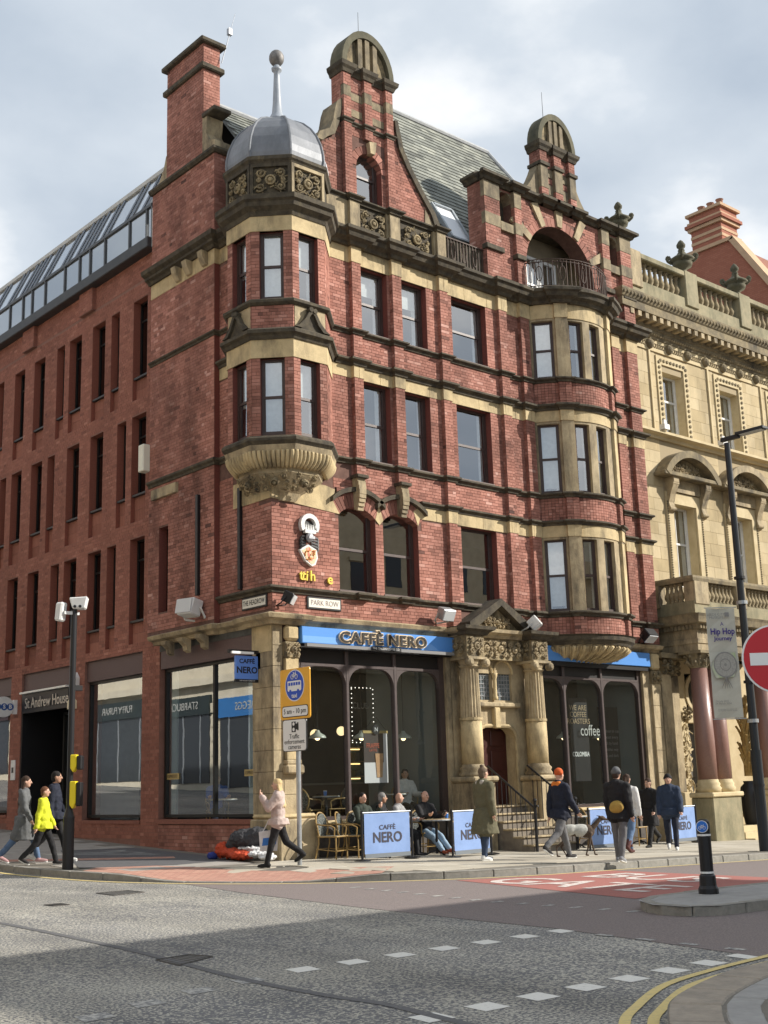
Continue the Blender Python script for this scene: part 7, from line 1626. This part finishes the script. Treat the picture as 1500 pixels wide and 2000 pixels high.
# ================================================================ café furniture
M_canvas=mat('barrier_canvas',(.23,.34,.6),(.19,.29,.53),3,.8,bump=.3,bsc=3)
def barrier(p,q,label):
    p,q=Vector(p),Vector(q); d=(q-p); L_=d.length; u=d.normalized(); z=(pz(*p)+pz(*q))/2
    o=empty('cafe_barrier',(p.x,p.y,z),label,'barrier','blue café barriers on the pavement'); T=frame((p.x,p.y,z),u.x,u.y)
    for x in(0,L_):
        pt=MB().tube(T@Vector((x,0,.0)),T@Vector((x,0,.98)),.025,n=10).build('post',M_black,o); MB().lathe([(.17,.0),(.17,.02),(.03,.045)],16,T@Vector((x,0,.005))).build('post_base',M_black,o)
    MB().tube(T@Vector((0,0,.94)),T@Vector((L_,0,.94)),.014,n=6).build('top_rail',M_steel,o)
    g=MB(); n=12; k=6
    for j in range(k+1):
        for i in range(n+1): x=.06+(L_-.12)*i/n; zz=.12+.8*j/k; g.v.append(tuple(T@Vector((x,.004*math.sin(i*1.3+j*.6)*(1-j/k)-.006,zz))))
    g.f=[(j*(n+1)+i,j*(n+1)+i+1,(j+1)*(n+1)+i+1,(j+1)*(n+1)+i) for j in range(k) for i in range(n)]; g.m=[0]*len(g.f); g.build('canvas',M_canvas,o,smooth=True)
    B('hem',.06,L_-.06,-.022,-.004,.06,.14,mat('canvas_hem',(.16,.18,.2),rough=.7),o,T=T)
    c=T@Vector((L_/2,-.0125,0)); text('lettering','CAFF\u00c8',.13,mat('canvas_print',(.06,.055,.07),rough=.8),o,TM(c.x,c.y,z+.64,u.x,u.y),ext=.001,bold=.001,sx=1.15); text('lettering','NERO',.28,mat('canvas_print',(.06,.055,.07)),o,TM(c.x,c.y,z+.44,u.x,u.y),ext=.001,bold=.006,sx=1.0)
    return o
barrier((.84,-1.8),(2.11,-1.88),'blue café barrier in front of the seated men')
barrier((2.95,-2.2),(4.22,-2.08),'blue café barrier behind the person in the olive coat')
barrier((7.16,-2.35),(8.43,-2.35),'blue café barrier behind the man with the backpack')
barrier((11.5,-1.4),(12.8,-1.3),'blue café barrier behind the couple in dark jackets at the right')
M_bam=mat('bamboo_frame',(.36,.24,.09),(.28,.18,.06),14,.5); M_weave=mat('woven_seat',(.03,.04,.04),(.3,.31,.28),55,.6,lo=.52,hi=.6,det=1)
def chair(loc,rz,label):   # faces -Y in local axes
    o=empty('bistro_chair',loc,label,'chair','rattan bistro chairs outside the café',rz); W=dict(world=False)
    MB().box(-.22,.22,-.22,.2,.43,.46).build('seat',M_weave,o,bevel=.015,**W)
    MB().path([(-.23,-.23,.445),(.23,-.23,.445),(.23,.21,.445),(-.23,.21,.445),(-.23,-.23,.445)],.017,6).build('seat_frame',M_bam,o,**W)
    for x in(-.21,.21):
        MB().path([(x,-.21,.44),(x*1.05,-.22,0)],.016,6).build('leg',M_bam,o,**W); MB().path([(x,.2,.5),(x,.2,.3),(x*1.1,.28,0)],.016,6).build('leg',M_bam,o,**W)
        MB().path([(x*1.05,-.18,.44),(x*1.1,-.2,.62),(x*1.15,-.1,.67),(x*1.15,.12,.68),(x*1.0,.24,.7)],.015,6).build('arm',M_bam,o,**W)
    pts=[(.23*math.cos(t)*(1 if math.sin(t)>0 else .9),.23+.08*(max(0,math.sin(t))),.66+.27*math.sin(t)) for t in [math.pi*(-.25+1.5*k/14) for k in range(15)]]
    MB().path([(-.2,.2,.46)]+pts[::-1][0:0]+[(p[0],p[1],p[2]) for p in pts[::-1]]+[(.2,.2,.46)],.017,6).build('back_frame',M_bam,o,**W)
    MB().prism([(.2*math.cos(t),.67+.24*math.sin(t)) for t in [2*math.pi*k/16 for k in range(16)]],.255,.27,I4).build('back_panel',M_weave,o,**W)
    g=MB(); g.tube((-.2,-.2,.16),(.2,-.2,.16),.01,n=5).tube((-.22,.24,.2),(.22,.24,.2),.01,n=5); g.tube((-.21,-.2,.16),(-.22,.24,.2),.01,n=5).tube((.21,-.2,.16),(.22,.24,.2),.01,n=5); g.build('stretcher',M_bam,o,**W)
    return o
def table(loc,label):
    o=empty('bistro_table',loc,label,'table','round bistro tables outside the café'); W=dict(world=False)
    MB().lathe([(.3,.72),(.31,.735),(.3,.75)],20).build('table_top',mat('table_top',(.4,.3,.17),(.33,.25,.14),8,.4),o,**W); MB().lathe([(.31,.715),(.312,.73),(.31,.742)],20).build('table_rim',M_steel,o,**W); MB().tube((0,0,.03),(0,0,.72),.03,n=10).build('pedestal',M_black,o,**W)
    for k in range(3): a=2.09*k+.4; MB().path([(0,0,.1),(.15*math.cos(a),.15*math.sin(a),.06),(.28*math.cos(a),.28*math.sin(a),.0)],.02,6).build('foot',M_black,o,**W)
    return o
def cup(x,y,z,label):
    o=MB().lathe([(.032,0),(.042,.1),(.043,.1)],12,(x,y,z)).build('paper_cup',mat('cup_blue',(.05,.2,.6),rough=.5)); MB().lathe([(.044,.1),(.04,.115)],12,(x,y,z)).build('lid',M_white,o); tag(o,label,'cup','blue paper cups on the café tables')
G_=lambda x,y:(x,y,pz(x,y)+.003)
chair(G_(.95,-.72),R(20),'empty rattan chair nearest the stone corner pier')
chair(G_(1.42,-.75),R(35),'empty rattan chair beside the man in the dark green jacket')
chair(G_(4.62,-.85),R(-60),'empty rattan chair with a cup behind it, left of the column plinth')
table(G_(1.95,-1.15),'round bistro table in front of the man in the dark green jacket'); table(G_(3.45,-1.2),'round bistro table in front of the man with the phone'); table(G_(4.2,-.75),'round bistro table with a blue cup near the column plinth')
cup(1.98,-1.12,G_(1.95,-1.15)[2]+.75,'blue paper cup on the table by the man in the dark green jacket'); cup(4.2,-.75,G_(4.2,-.75)[2]+.75,'blue paper cup on the table near the column plinth')
table(G_(8.35,-.95),'round bistro table below the café window right of the steps'); chair(G_(9.0,-.9),R(70),'rattan chair below the café window right of the steps'); chair(G_(10.3,-1.2),R(10),'rattan chair half hidden behind the woman in the black coat'); table(G_(10.9,-.9),'round bistro table behind the woman in the black coat')
# ================================================================ people
TEXC=bpy.data.textures.new('fold','CLOUDS'); TEXC.noise_scale=.11; TEXC.noise_depth=2
TEXF=bpy.data.textures.new('crease','CLOUDS'); TEXF.noise_scale=.1; TEXF.noise_depth=4; TEXF.noise_type='HARD_NOISE'
def bake(o,vox,sm=3,disp=0):
    r=o.modifiers.new('r','REMESH'); r.mode='VOXEL'; r.voxel_size=vox
    if disp:
        d=o.modifiers.new('d','DISPLACE'); d.texture=TEXC; d.strength=disp; d.mid_level=.5; d.texture_coords='GLOBAL'
    s=o.modifiers.new('s','SMOOTH'); s.factor=.5; s.iterations=sm
    return o
BAKE=[]
class Blob(MB):
    def cap(s,p,q,r0,r1=None,n=10):
        r1=r0 if r1 is None else r1; s.tube(p,q,r0,r1,n); s.sphere(tuple(p),r0,n,6); s.sphere(tuple(q),r1,n,6); return s
    def ell(s,c,rx,ry,rz): return s.sphere(tuple(c),1,12,8,(rx,ry,rz))
    def make(s,name,mats,parent,vox,sm=3,disp=0,M=None,world=False):
        me=bpy.data.meshes.new(name); me.from_pydata(s.v,[],s.f); me.update(); o=link(name,me,mats,parent,M,world); bake(o,vox,sm,disp); BAKE.append(o); return o
SK={'a':mat('skin_light',(.55,.33,.24),rough=.55),'b':mat('skin_tan',(.42,.24,.16),rough=.55),'c':mat('skin_brown',(.25,.13,.08),rough=.55)}
def cm(name,c,c2=None): return mat(name,c,c2 or tuple(x*.8 for x in c),14,.85,bump=.15,bsc=60)
def person(label,loc,face,h=1.72,legs=((20,10),(-20,25)),arms=((-15,8,20),(15,8,20)),top=('jacket',None,.0),hem=.84,bottom=None,shoe=None,hair=('short',None),skin='a',seat=None,lean=0,headyaw=0,extra=None,group=None,hood=None,thick=.028,build=1.0,bare_arm=False,headpitch=0,flare=.02):
    k=h/1.75; rz=math.atan2(face[0],-face[1])
    V=Vector; up=V((0,0,1)); fw=V((0,-1,0)); lf=V((1,0,0))
    hipz=.92
    def leg(side,a,kb):
        hp=V((side*.092,0,0)); d=fw*math.sin(R(a))-up*math.cos(R(a)); kn=hp+d*.43; d2=fw*math.sin(R(a-kb))-up*math.cos(R(a-kb)); an=kn+d2*.41; return hp,kn,an,a-kb
    L=[leg(1,*legs[0]),leg(-1,*legs[1])]
    low=min(l[2].z for l in L); hz=(-low+.085) if seat is None else seat
    P=V((0,0,hz))
    L=[(a+P,b+P,c+P,t) for a,b,c,t in L]
    ln=R(lean); tw=lambda y,z,x=0: P+V((x,0,0))+fw*(y*math.cos(ln)+z*math.sin(ln))+up*(z*math.cos(ln)-y*math.sin(ln))
    ch=tw(0,.36); be=tw(.005,.16); pe=tw(0,.02); nk=tw(.0,.6); nb=tw(-.01,.52); hd=tw(.025+.02*math.sin(R(headpitch)),.735)
    A=[]
    for side,(b,c,e) in zip((1,-1),arms):
        sh=tw(0,.495,side*.185*build); d=(fw*math.sin(R(b))-up*math.cos(R(b)))*math.cos(R(c))+lf*side*math.sin(R(c)); el=sh+d*.29
        d2=(fw*math.sin(R(b+e))-up*math.cos(R(b+e)))*math.cos(R(c*.4))+lf*side*math.sin(R(c*(.4 if e<70 else -.6))); wr=el+d2*.25; A.append((sh,el,wr,d2.normalized()))
    S=lambda v:v*k
    g=Blob()
    bw=build
    def T3(blob,inf,arm=True,leg_=False,hemz=None,torso=True,fl=.02):
        if torso:
            blob.ell(S(ch),(.155*bw+inf)*k,(.105*bw+inf)*k,(.19+inf)*k).ell(S(be),(.149*bw+inf)*k,(.107*bw+inf)*k,(.2)*k).ell(S(pe),(.152*bw+inf)*k,(.108*bw+inf)*k,(.13)*k); blob.cap(S(nb+V((-.1*bw,0,-.02))),S(nb+V((.1*bw,0,-.02))),(.07+inf)*k)
            blob.cap(S(nb),S(ch),(.09+inf)*k,(.1+inf)*k)
        if arm:
            for sh,el,wr,d in A: blob.cap(S(sh),S(el),(.052*bw+inf)*k,(.04+inf)*k); blob.cap(S(el),S(wr),(.04+inf)*k,(.028+inf*.9)*k)
        if leg_:
            for hp,kn,an,t in L: blob.cap(S(hp),S(kn),(.088+inf)*k,(.058+inf)*k); blob.cap(S(kn),S(an),(.056+inf)*k,(.038+inf)*k)
    # body: one continuous surface
    T3(g,-.004,True,True)
    hy=R(headyaw); hf=V((math.sin(hy),-math.cos(hy),0)); hs_=V((math.cos(hy),math.sin(hy),0))
    g.cap(S(nb+V((0,0,-.02))),S(nk+V((0,0,.05))),.055*k,.052*k)
    g.ell(S(hd),.075*k,.092*k,.115*k).ell(S(hd+hf*.022-up*.062),.056*k,.062*k,.055*k)
    g.cap(S(hd+hf*.088+up*.012),S(hd+hf*.106-up*.022),.012*k,.017*k)
    for s_ in(-1,1): g.ell(S(hd+hs_*s_*.077-up*.005),.014*k,.022*k,.032*k)
    for sh,el,wr,d in A:
        q=d.to_track_quat('Z','Y'); W_=lambda x,y,z: S(wr+q@V((x,y,z)))
        g.cap(W_(0,0,.0),W_(0,0,.07),.026*k,.034*k)
        for i,(fx,ln_) in enumerate(((-.027,.062),(-.009,.072),(.009,.068),(.027,.052))): g.cap(W_(fx,0,.085),W_(fx,.012,.085+ln_*.6),.0105*k,.010*k,6); g.cap(W_(fx,.012,.085+ln_*.6),W_(fx,.034,.085+ln_),.010*k,.009*k,6)
        g.cap(W_(-.028,.005,.03),W_(-.05,.02,.07),.013*k,.011*k,6); g.cap(W_(-.05,.02,.07),W_(-.048,.035,.095),.011*k,.009*k,6)
    for hp,kn,an,t in L:
        fd=(fw*math.cos(R(t*.5))+up*math.sin(R(min(0,t)*.6))).normalized(); g.cap(S(an+V((0,0,-.03))),S(an+fd*.13+V((0,0,-.045))),.035*k,.03*k)
    body=g.make('person',SK[skin],None,.0125,2); body.location=loc; body.rotation_euler=(0,0,rz); tag(body,label,'person',group)
    # clothes
    ck,ccol,_=top
    g=Blob(); T3(g,thick,not bare_arm)
    if bare_arm:
        for sh,el,wr,d in A: g.cap(S(sh),S(sh.lerp(el,.75)),(.06+thick)*k,(.05+thick)*k)
    hemr=hem-hipz   # relative to hip
    if hemr<-.02:
        g.tube(S(tw(0,.06)),S(P+V((0,0,hemr))),(.16+thick)*k,(.17+thick+flare)*k,14)
        for l in L: g.cap(S(l[0]),S(l[0].lerp(l[1],min(1,-hemr/.43*.9))),(.09+thick)*k,(.085+thick)*k)
    jk=g.make(ck,ccol,body,.015,2,.034)
    if bottom:
        g=Blob(); T3(g,.018,False,True,torso=False); g.ell(S(pe),.165*k,.125*k,.15*k); g.make('trousers',bottom,body,.014,2,.024)
    if shoe:
        for hp,kn,an,t in L:
            fd=(fw*math.cos(R(t*.5))+up*math.sin(R(min(0,t)*.6))).normalized(); dn=V((0,0,-1)) ; g=Blob()
            g.cap(S(an+V((0,0,.0))),S(an+V((0,0,-.035))-fd*.03),.05*k,.047*k); g.cap(S(an+V((0,0,-.04))-fd*.04),S(an+fd*.1+V((0,0,-.05))),.045*k,.042*k); g.cap(S(an+fd*.1+V((0,0,-.05))),S(an+fd*.17+V((0,0,-.055))),.042*k,.03*k)
            if shoe[0]=='boot': g.cap(S(an),S(an.lerp(kn,.35)),.055*k,.062*k)
            o=g.make('boot' if shoe[0]=='boot' else 'shoe',shoe[1],body,.012,2)
            if shoe[0]=='trainer':
                q=Blob(); q.cap(S(an+V((0,0,-.072))-fd*.05),S(an+fd*.17+V((0,0,-.075))),.034*k,.03*k,8); q.make('sole',M_white,o,.014,1)
    hk,hc=hair[:2]
    g=Blob()
    if hk in('short','long','bun','pony'):
        g.ell(S(hd-hf*.018+up*.035),.084*k,.097*k,.098*k); g.ell(S(hd-hf*.045-up*.02),.078*k,.065*k,.09*k)
        if hk=='long':
            for i in range(-3,4): g.cap(S(hd-hf*(.07-.012*abs(i))+hs_*i*.024-up*.02),S(hd-hf*(.115+thick*1.3-.014*abs(i))+hs_*i*.034-up*(.42+.03*(i%2))),.032*k,.022*k)
        if hk=='bun': g.ell(S(hd-hf*.03+up*.14),.045*k,.045*k,.04*k)
        if hk=='pony': g.cap(S(hd-hf*.1+up*.03),S(hd-hf*.14-up*.14),.03*k,.018*k)
        if hk=='long' or hk=='short': pass
        g.make('hair',hc,body,.012,1,.022)
    elif hk=='crop':
        g.ell(S(hd-hf*.012+up*.03),.079*k,.092*k,.093*k); g.make('hair',hc,body,.013,2)
    elif hk=='beanie':
        g.ell(S(hd-hf*.012+up*.05),.088*k,.1*k,.095*k); g.cap(S(hd-hf*.02+up*.03+hs_*.06),S(hd-hf*.02+up*.03-hs_*.06),.05*k); g.make('beanie',hc,body,.013,3)
        if len(hair)>2: q=Blob(); q.ell(S(hd-hf*.05-up*.03),.075*k,.055*k,.07*k); q.make('hair',hair[2],body,.014,2)
    if hood: g=Blob(); g.cap(S(nb+V((-.07,.05,.03))),S(nb+V((.07,.05,.03))),.065*k); g.cap(S(nb+V((-.06,-.05,.02))),S(nb+V((.06,-.05,.02))),.045*k); g.make('hood',hood,body,.015,3,.01)
    for s_ in(-1,1): MB().sphere(tuple(S(hd+hf*.084+hs_*s_*.03+up*.016)),.0095*k,8,6).build('eye',M_black,body,world=False)
    MB().sphere(tuple(S(hd+hf*.08-up*.055)),.02*k,8,5,(1,.5,.28)).build('mouth',mat('lips',(.32,.13,.11),rough=.5),body,world=False)
    body['_k']=k
    info=dict(A=A,hd=hd,tw=tw,L=L,k=k,P=P,M=Matrix.Translation(loc)@Matrix.Rotation(rz,4,'Z')@Matrix.Diagonal((k,k,k,1)))
    return body,info
RGT=(.754,-.656); LFT=(-.754,.656)
def at(x,y,dz=0): return (x,y,pz(x,y)+.004+dz)
jean=cm('blue_jeans',(.1,.16,.27)); jeand=cm('dark_jeans',(.035,.055,.1)); blk=cm('black_cloth',(.014,.014,.016)); navy=cm('navy_cloth',(.014,.018,.035)); gry=cm('grey_trousers',(.14,.14,.145)); whs=cm('white_trainer',(.7,.7,.68)); dks=cm('dark_shoe',(.03,.028,.028))
brn=cm('brown_hair',(.05,.028,.018)); blh=cm('dark_hair',(.015,.012,.011)); gh=cm('grey_hair',(.25,.24,.23)); bld=cm('blonde_hair',(.62,.46,.24))
random.seed(3)
# walkers at the far left
W='people walking on the pavement'
person('woman in a long grey quilted coat and blue jeans, far left',at(-4.16,2.8),(.8,-.6),1.72,((24,8),(-22,20)),((-12,8,15),(12,8,15)),('coat',cm('grey_quilted',(.13,.135,.14)),0),.5,jean,('trainer',cm('pink_trainer',(.5,.3,.3))),('long',brn),'a',group=W,hood=cm('grey_quilted',(.13,.135,.14)))
person('child in a bright yellow hooded top beside the signal pole',at(-4.08,2.1),(.8,-.6),1.52,((24,8),(-20,25)),((14,8,15),(-16,8,10)),('hoodie',cm('neon_yellow',(.62,.66,.03)),0),.84,blk,('trainer',dks),('short',cm('auburn_hair',(.14,.06,.03))),'a',group=W,hood=cm('neon_yellow',(.62,.66,.03)))
person('man in a dark jacket half hidden behind the child in yellow',at(-3.6,2.6),(.8,-.6),1.8,((20,5),(-24,20)),((12,8,15),(-12,8,20)),('jacket',navy,0),.84,blk,('trainer',whs),('short',blh),'b',group=W,hood=navy)
# blonde woman
b_,i_=person('blonde woman in a pale puffer jacket carrying a shopping bag past the sign pole',at(-1.13,-1.69),LFT,1.63,((18,4),(-20,34)),((40,5,112),(5,10,15)),('puffer_jacket',cm('pale_pink_puffer',(.5,.4,.36)),0),.86,blk,('boot',cm('black_boot',(.012,.012,.012))),('long',bld),'a',thick=.045,group=W,hood=cm('pale_pink_puffer',(.5,.4,.36)))
wr=i_['M']@i_['A'][1][2]; g=MB(); T=Matrix.Translation((wr.x-.12,wr.y+.02,wr.z-.52))@Matrix.Rotation(R(-40),4,'Z')
g.prism([(-.16,0),(.16,0),(.2,.4),(-.18,.36)],-.05,.05,T); sb_=g.build('shopping_bag',cm('white_bag',(.7,.7,.7))); tag(sb_,'white and blue plastic shopping bag held by the blonde woman','bag')
MB().prism([(-.12,.1),(.14,.12),(.17,.26),(-.1,.24)],-.054,.054,T).build('blue_print',mat('bag_blue',(.03,.16,.5),rough=.5),sb_); MB().path([T@Vector((-.1,0,.36)),T@Vector((0,0,.56)),T@Vector((.12,0,.38))],.01,5).build('handle',cm('white_bag',(.7,.7,.7)),sb_)
# olive coat
person('person in a long olive green coat with hair in a bun, seen from behind',at(2.46,-3.64),(.97,-.12),1.76,((4,2),(-6,4)),((6,9,10),(-4,9,12)),('coat',cm('olive_coat',(.115,.105,.06)),0),.5,jeand,('trainer',whs),('bun',cm('greying_brown_hair',(.13,.09,.06))),'a',thick=.042,build=1.05,flare=.07,hood=cm('fleece_collar',(.4,.37,.32)),group=W)
# man in orange beanie and his dog
person('man in an orange beanie and navy jacket walking a dog',at(3.8,-4.45),(.99,-.1),1.76,((20,4),(-26,28)),((-14,8,12),(16,8,18)),('jacket',navy,0),.82,gry,('trainer',dks),('beanie',cm('orange_knit',(.55,.1,.02))),'a',thick=.035,hood=cm('orange_hood',(.7,.2,.03)),group=W)
# backpack man, woman with white sleeves
b_,i_=person('man in a grey beanie and black jacket with a mustard bag on his back',at(3.53,-6.12),(.93,.25),1.7,((6,3),(-10,8)),((6,8,14),(-8,10,16)),('jacket',blk,0),.8,gry,('trainer',cm('grey_trainer',(.25,.26,.28))),('beanie',cm('grey_knit',(.12,.125,.13)),brn),'a',thick=.04,build=1.04,hood=blk,group=W)
c=i_['M']@(i_['tw'](-.17,.1,-.04)); bg_=Blob(); bg_.ell((0,0,0),.15,.08,.11).ell((0,-.01,.05),.13,.07,.08); o=bg_.make('waist_bag',cm('mustard_canvas',(.4,.26,.06)),None,.014,2,.01,world=True); o.location=c; o.rotation_euler=(0,R(12),math.atan2(.93,-.25)); tag(o,'mustard canvas bag slung on the back of the man in the grey beanie','bag')
person('woman in white sleeves and a black gilet talking, in blue jeans',at(6.6,-3.95),(.95,.3),1.68,((18,3),(-20,22)),((12,10,30),(-6,10,15)),('jumper',cm('white_jumper',(.7,.69,.67)),0),.86,jean,('boot',cm('oxblood_boot',(.09,.03,.025))),('pony',brn),'a',group=W)
# couple at the right
person('woman in a long black coat with her hair tied back walking left',at(9.7,-2.18),(-.8,-.1),1.66,((24,6),(-26,30)),((8,8,35),(-10,8,25)),('coat',blk,0),.58,blk,('boot',cm('black_boot',(.012,.012,.012))),('pony',brn),'a',group=W)
person('man in a navy padded jacket and black beanie walking left',at(8.76,-3.46),(-.75,-.55),1.7,((18,3),(-18,18)),((6,9,30),(-8,9,20)),('padded_jacket',cm('navy_padded',(.025,.04,.075)),0),.82,navy,('trainer',whs),('beanie',blk,blh),'a',thick=.05,hood=cm('pale_hood',(.35,.33,.3)),group=W)
# seated men
def seated(label,x,y,face,zs=.5,base=None,**kw):
    z=(pz(x,y) if base is None else base)+.004
    a=dict(legs=((82,82),(80,76)),arms=((30,6,60),(28,6,65)),seat=zs/ (kw.get('h',1.7)/1.75),group='people sitting at the café'); a.update(kw)
    return person(label,(x,y,z),face,**a)
gj=cm('dark_green_jacket',(.03,.04,.03))
CH=[]
for x,y,f in((1.85,-.62,(.1,-1)),(2.42,-.6,(.5,-1)),(2.9,-.6,(.3,-1)),(3.62,-.66,(-.15,-1))):
    chair(at(x,y),math.atan2(f[0],-f[1]),'rattan chair under the '+{1.85:'man in the dark green jacket',2.42:'grey haired man',2.9:'bald man beside the grey haired man',3.62:'bald man looking at his phone'}[x])
seated('seated man in a dark green jacket with his hand to his mouth',1.85,-.62,(.1,-1),h=1.68,arms=((48,-4,95),(25,6,60)),top=('jacket',gj,0),bottom=jeand,shoe=('shoe',dks),hair=('crop',blh),hood=gj)
seated('seated grey haired man looking right, in a black top',2.42,-.6,(.6,-.8),h=1.66,top=('jacket',blk,0),bottom=blk,shoe=('shoe',dks),hair=('short',gh),headyaw=25,skin='b',hood=blk)
seated('seated bald man in a pale top looking right',2.9,-.6,(.5,-.9),h=1.66,top=('jumper',cm('grey_jumper',(.3,.3,.3)),0),bottom=blk,shoe=('shoe',dks),hair=('none',None),headyaw=30)
b_,i_=seated('seated bald man in a black jacket looking at his phone, legs stretched out',3.62,-.66,(-.1,-1),h=1.74,legs=((74,24),(70,20)),arms=((34,2,70),(34,2,72)),top=('jacket',blk,0),bottom=cm('pale_jeans',(.27,.38,.5)),shoe=('trainer',cm('rust_trainer',(.3,.07,.03))),hair=('none',None),headpitch=18,headyaw=12)
hp=i_['M']@(i_['A'][0][2]+i_['A'][0][3]*.12); o=B('phone',-.035,.035,-.004,.004,-.07,.07,M_black,None,.003); o.location=(hp.x-.08,hp.y-.03,hp.z+.02); o.rotation_euler=(R(35),0,0); tag(o,'black phone held by the seated bald man in the black jacket','phone')
# people behind the glass
FL=.5
for x,y,f,lb in((4.5,.95,(-.2,-1),'chair under the woman in the white jacket behind the glass'),(.95,3.55,(-.4,-1),'chair under the man in blue behind the corner window'),(9.0,1.0,(-.3,-1),'chair under the reader behind the window by the steps'),(1.9,1.3,(1,.2),'chair behind the left café pane'),(2.9,1.6,(-1,.3),'chair behind the hanging poster')):
    c=chair((x,y,FL),math.atan2(f[0],-f[1]),lb); c['group']='chairs inside the café'
seated('woman in a white jacket sitting inside the café window',4.5,.95,(-.2,-1),.48,FL,h=1.68,top=('jacket',cm('white_jacket',(.6,.58,.54)),0),bottom=blk,shoe=('boot',blk),hair=('long',blh),skin='b',headyaw=-35,thick=.04)
seated('man in a blue T-shirt sitting behind the corner window',.95,3.55,(-.5,-1),.48,FL,h=1.7,top=('tshirt',cm('royal_blue',(.03,.12,.5)),0),bottom=jeand,shoe=('shoe',dks),hair=('crop',brn),bare_arm=True,arms=((42,6,55),(42,6,55)),headpitch=15)
seated('person with dark hair sitting behind the window by the steps',9.0,1.0,(-.3,-1),.48,FL,h=1.7,top=('jumper',cm('dark_teal',(.03,.06,.06)),0),bottom=blk,shoe=('shoe',dks),hair=('short',blh),skin='b')
for x,y,lb in((4.0,.75,'small table beside the woman in the white jacket'),(.7,2.9,'small table in front of the man in blue'),(2.4,1.3,'small table behind the left café pane')):
    o=table((x,y,FL),lb); o['group']='tables inside the café'
cup(2.3,1.2,FL+.75,'blue paper cup inside the left café pane'); cup(4.05,.7,FL+.75,'blue paper cup beside the woman in the white jacket')
# ---------------------------------------------------------------- dog
dx_,dy_=4.75,-4.0; g=Blob(); z0=0
g.ell((0,-.24,.5),.085,.17,.14).ell((0,.02,.5),.075,.24,.1).ell((0,.26,.52),.08,.14,.11); g.cap((0,-.36,.56),(0,-.52,.72),.06,.045); g.ell((0,-.57,.75),.045,.075,.05); g.cap((0,-.6,.74),(0,-.72,.71),.03,.018)
for s in(-1,1): g.cap((s*.03,-.53,.79),(s*.05,-.48,.8),.016,.01,6)
for s,sw in((1,.12),(-1,-.1)):
    g.cap((s*.06,-.3,.45),(s*.06,-.3-sw*.4,.25),.04,.024); g.cap((s*.06,-.3-sw*.4,.25),(s*.06,-.28-sw,.04),.022,.016); g.cap((s*.06,-.28-sw,.03),(s*.06,-.33-sw,.02),.02,.016)
    g.cap((s*.065,.3,.48),(s*.07,.22-sw*.5,.32),.065,.036); g.cap((s*.07,.22-sw*.5,.32),(s*.07,.38-sw*.6,.2),.032,.02); g.cap((s*.07,.38-sw*.6,.2),(s*.07,.33-sw,.04),.018,.015); g.cap((s*.07,.33-sw,.03),(s*.07,.27-sw,.02),.02,.016)
g.cap((0,.38,.52),(0,.52,.36),.022,.014); g.cap((0,.52,.36),(0,.6,.28),.014,.008)
dog=g.make('dog',mat('brindle_fur',(.1,.065,.04),(.045,.03,.022),22,.8),None,.012,2); dog.location=at(dx_,dy_); dog.rotation_euler=(0,0,math.atan2(.8,.55)); tag(dog,'slim brindle dog in a pale coat walking beside the man in the orange beanie','dog')
q=Blob(); q.ell((0,-.1,.52),.1,.26,.13).ell((0,.1,.53),.095,.2,.12); q.make('dog_coat',cm('pale_dog_coat',(.5,.5,.46)),dog,.015,2,.008)
# ---------------------------------------------------------------- bedding heap by the corner
def heap(name,mats,items,label,cat,disp=.05,vox=.022):
    g=Blob()
    for c,r in items: g.ell(c,*r)
    o=g.make(name,mats,None,vox*.7,1,disp*1.3,world=True); o.modifiers['d'].texture=TEXF; tag(o,label,cat,'bedding and bags at the corner'); return o
hz=pz(-.5,.2)
heap('duvet',cm('dark_grey_quilt',(.05,.05,.055)),[((-.42,.35,hz+.42),(.4,.42,.22)),((-.35,.1,hz+.5),(.25,.28,.18)),((-.5,.55,hz+.3),(.3,.25,.2))],'dark grey quilt heaped against the stone corner pier','bedding',.05)
heap('sleeping_bag',cm('orange_red_nylon',(.55,.08,.03),(.4,.05,.02)),[((-.62,.55,hz+.16),(.28,.42,.14)),((-.7,.15,hz+.12),(.26,.35,.11)),((-.75,.8,hz+.2),(.16,.16,.18))],'orange red sleeping bag under the grey quilt','bedding',.07)
heap('blanket',cm('white_blanket',(.66,.66,.66)),[((-.58,-.25,hz+.13),(.22,.5,.07)),((-.5,.2,hz+.24),(.24,.4,.06)),((-.6,-.6,hz+.08),(.2,.2,.07))],'white blanket trailing from the sleeping bag','bedding',.06)
heap('stuff_sack',cm('blue_sack',(.03,.05,.25)),[((-.85,.98,hz+.09),(.13,.14,.09))],'small blue sack beside the orange red sleeping bag','bag',.03,.015)
# bake the modifiers into plain meshes
dg=bpy.context.evaluated_depsgraph_get(); dg.update()
for o in BAKE:
    me=bpy.data.meshes.new_from_object(o.evaluated_get(dg)); me.name=o.name; old=o.data; mt=[m for m in old.materials]
    o.modifiers.clear(); o.data=me
    if not me.materials:
        for m_ in mt: me.materials.append(m_)
    me.polygons.foreach_set('use_smooth',[True]*len(me.polygons)); me.update()
for o in bpy.data.objects:
    if '_k' in o: del o['_k']
flush('cafe',wpr,cafe,'brick','brickwork',MBa,MBo)
flush('office',ow,off,'brick','brickwork',MCa,MCo)
flush('bank',bw,bank,'stone_block','ashlar',MSa,MSo)
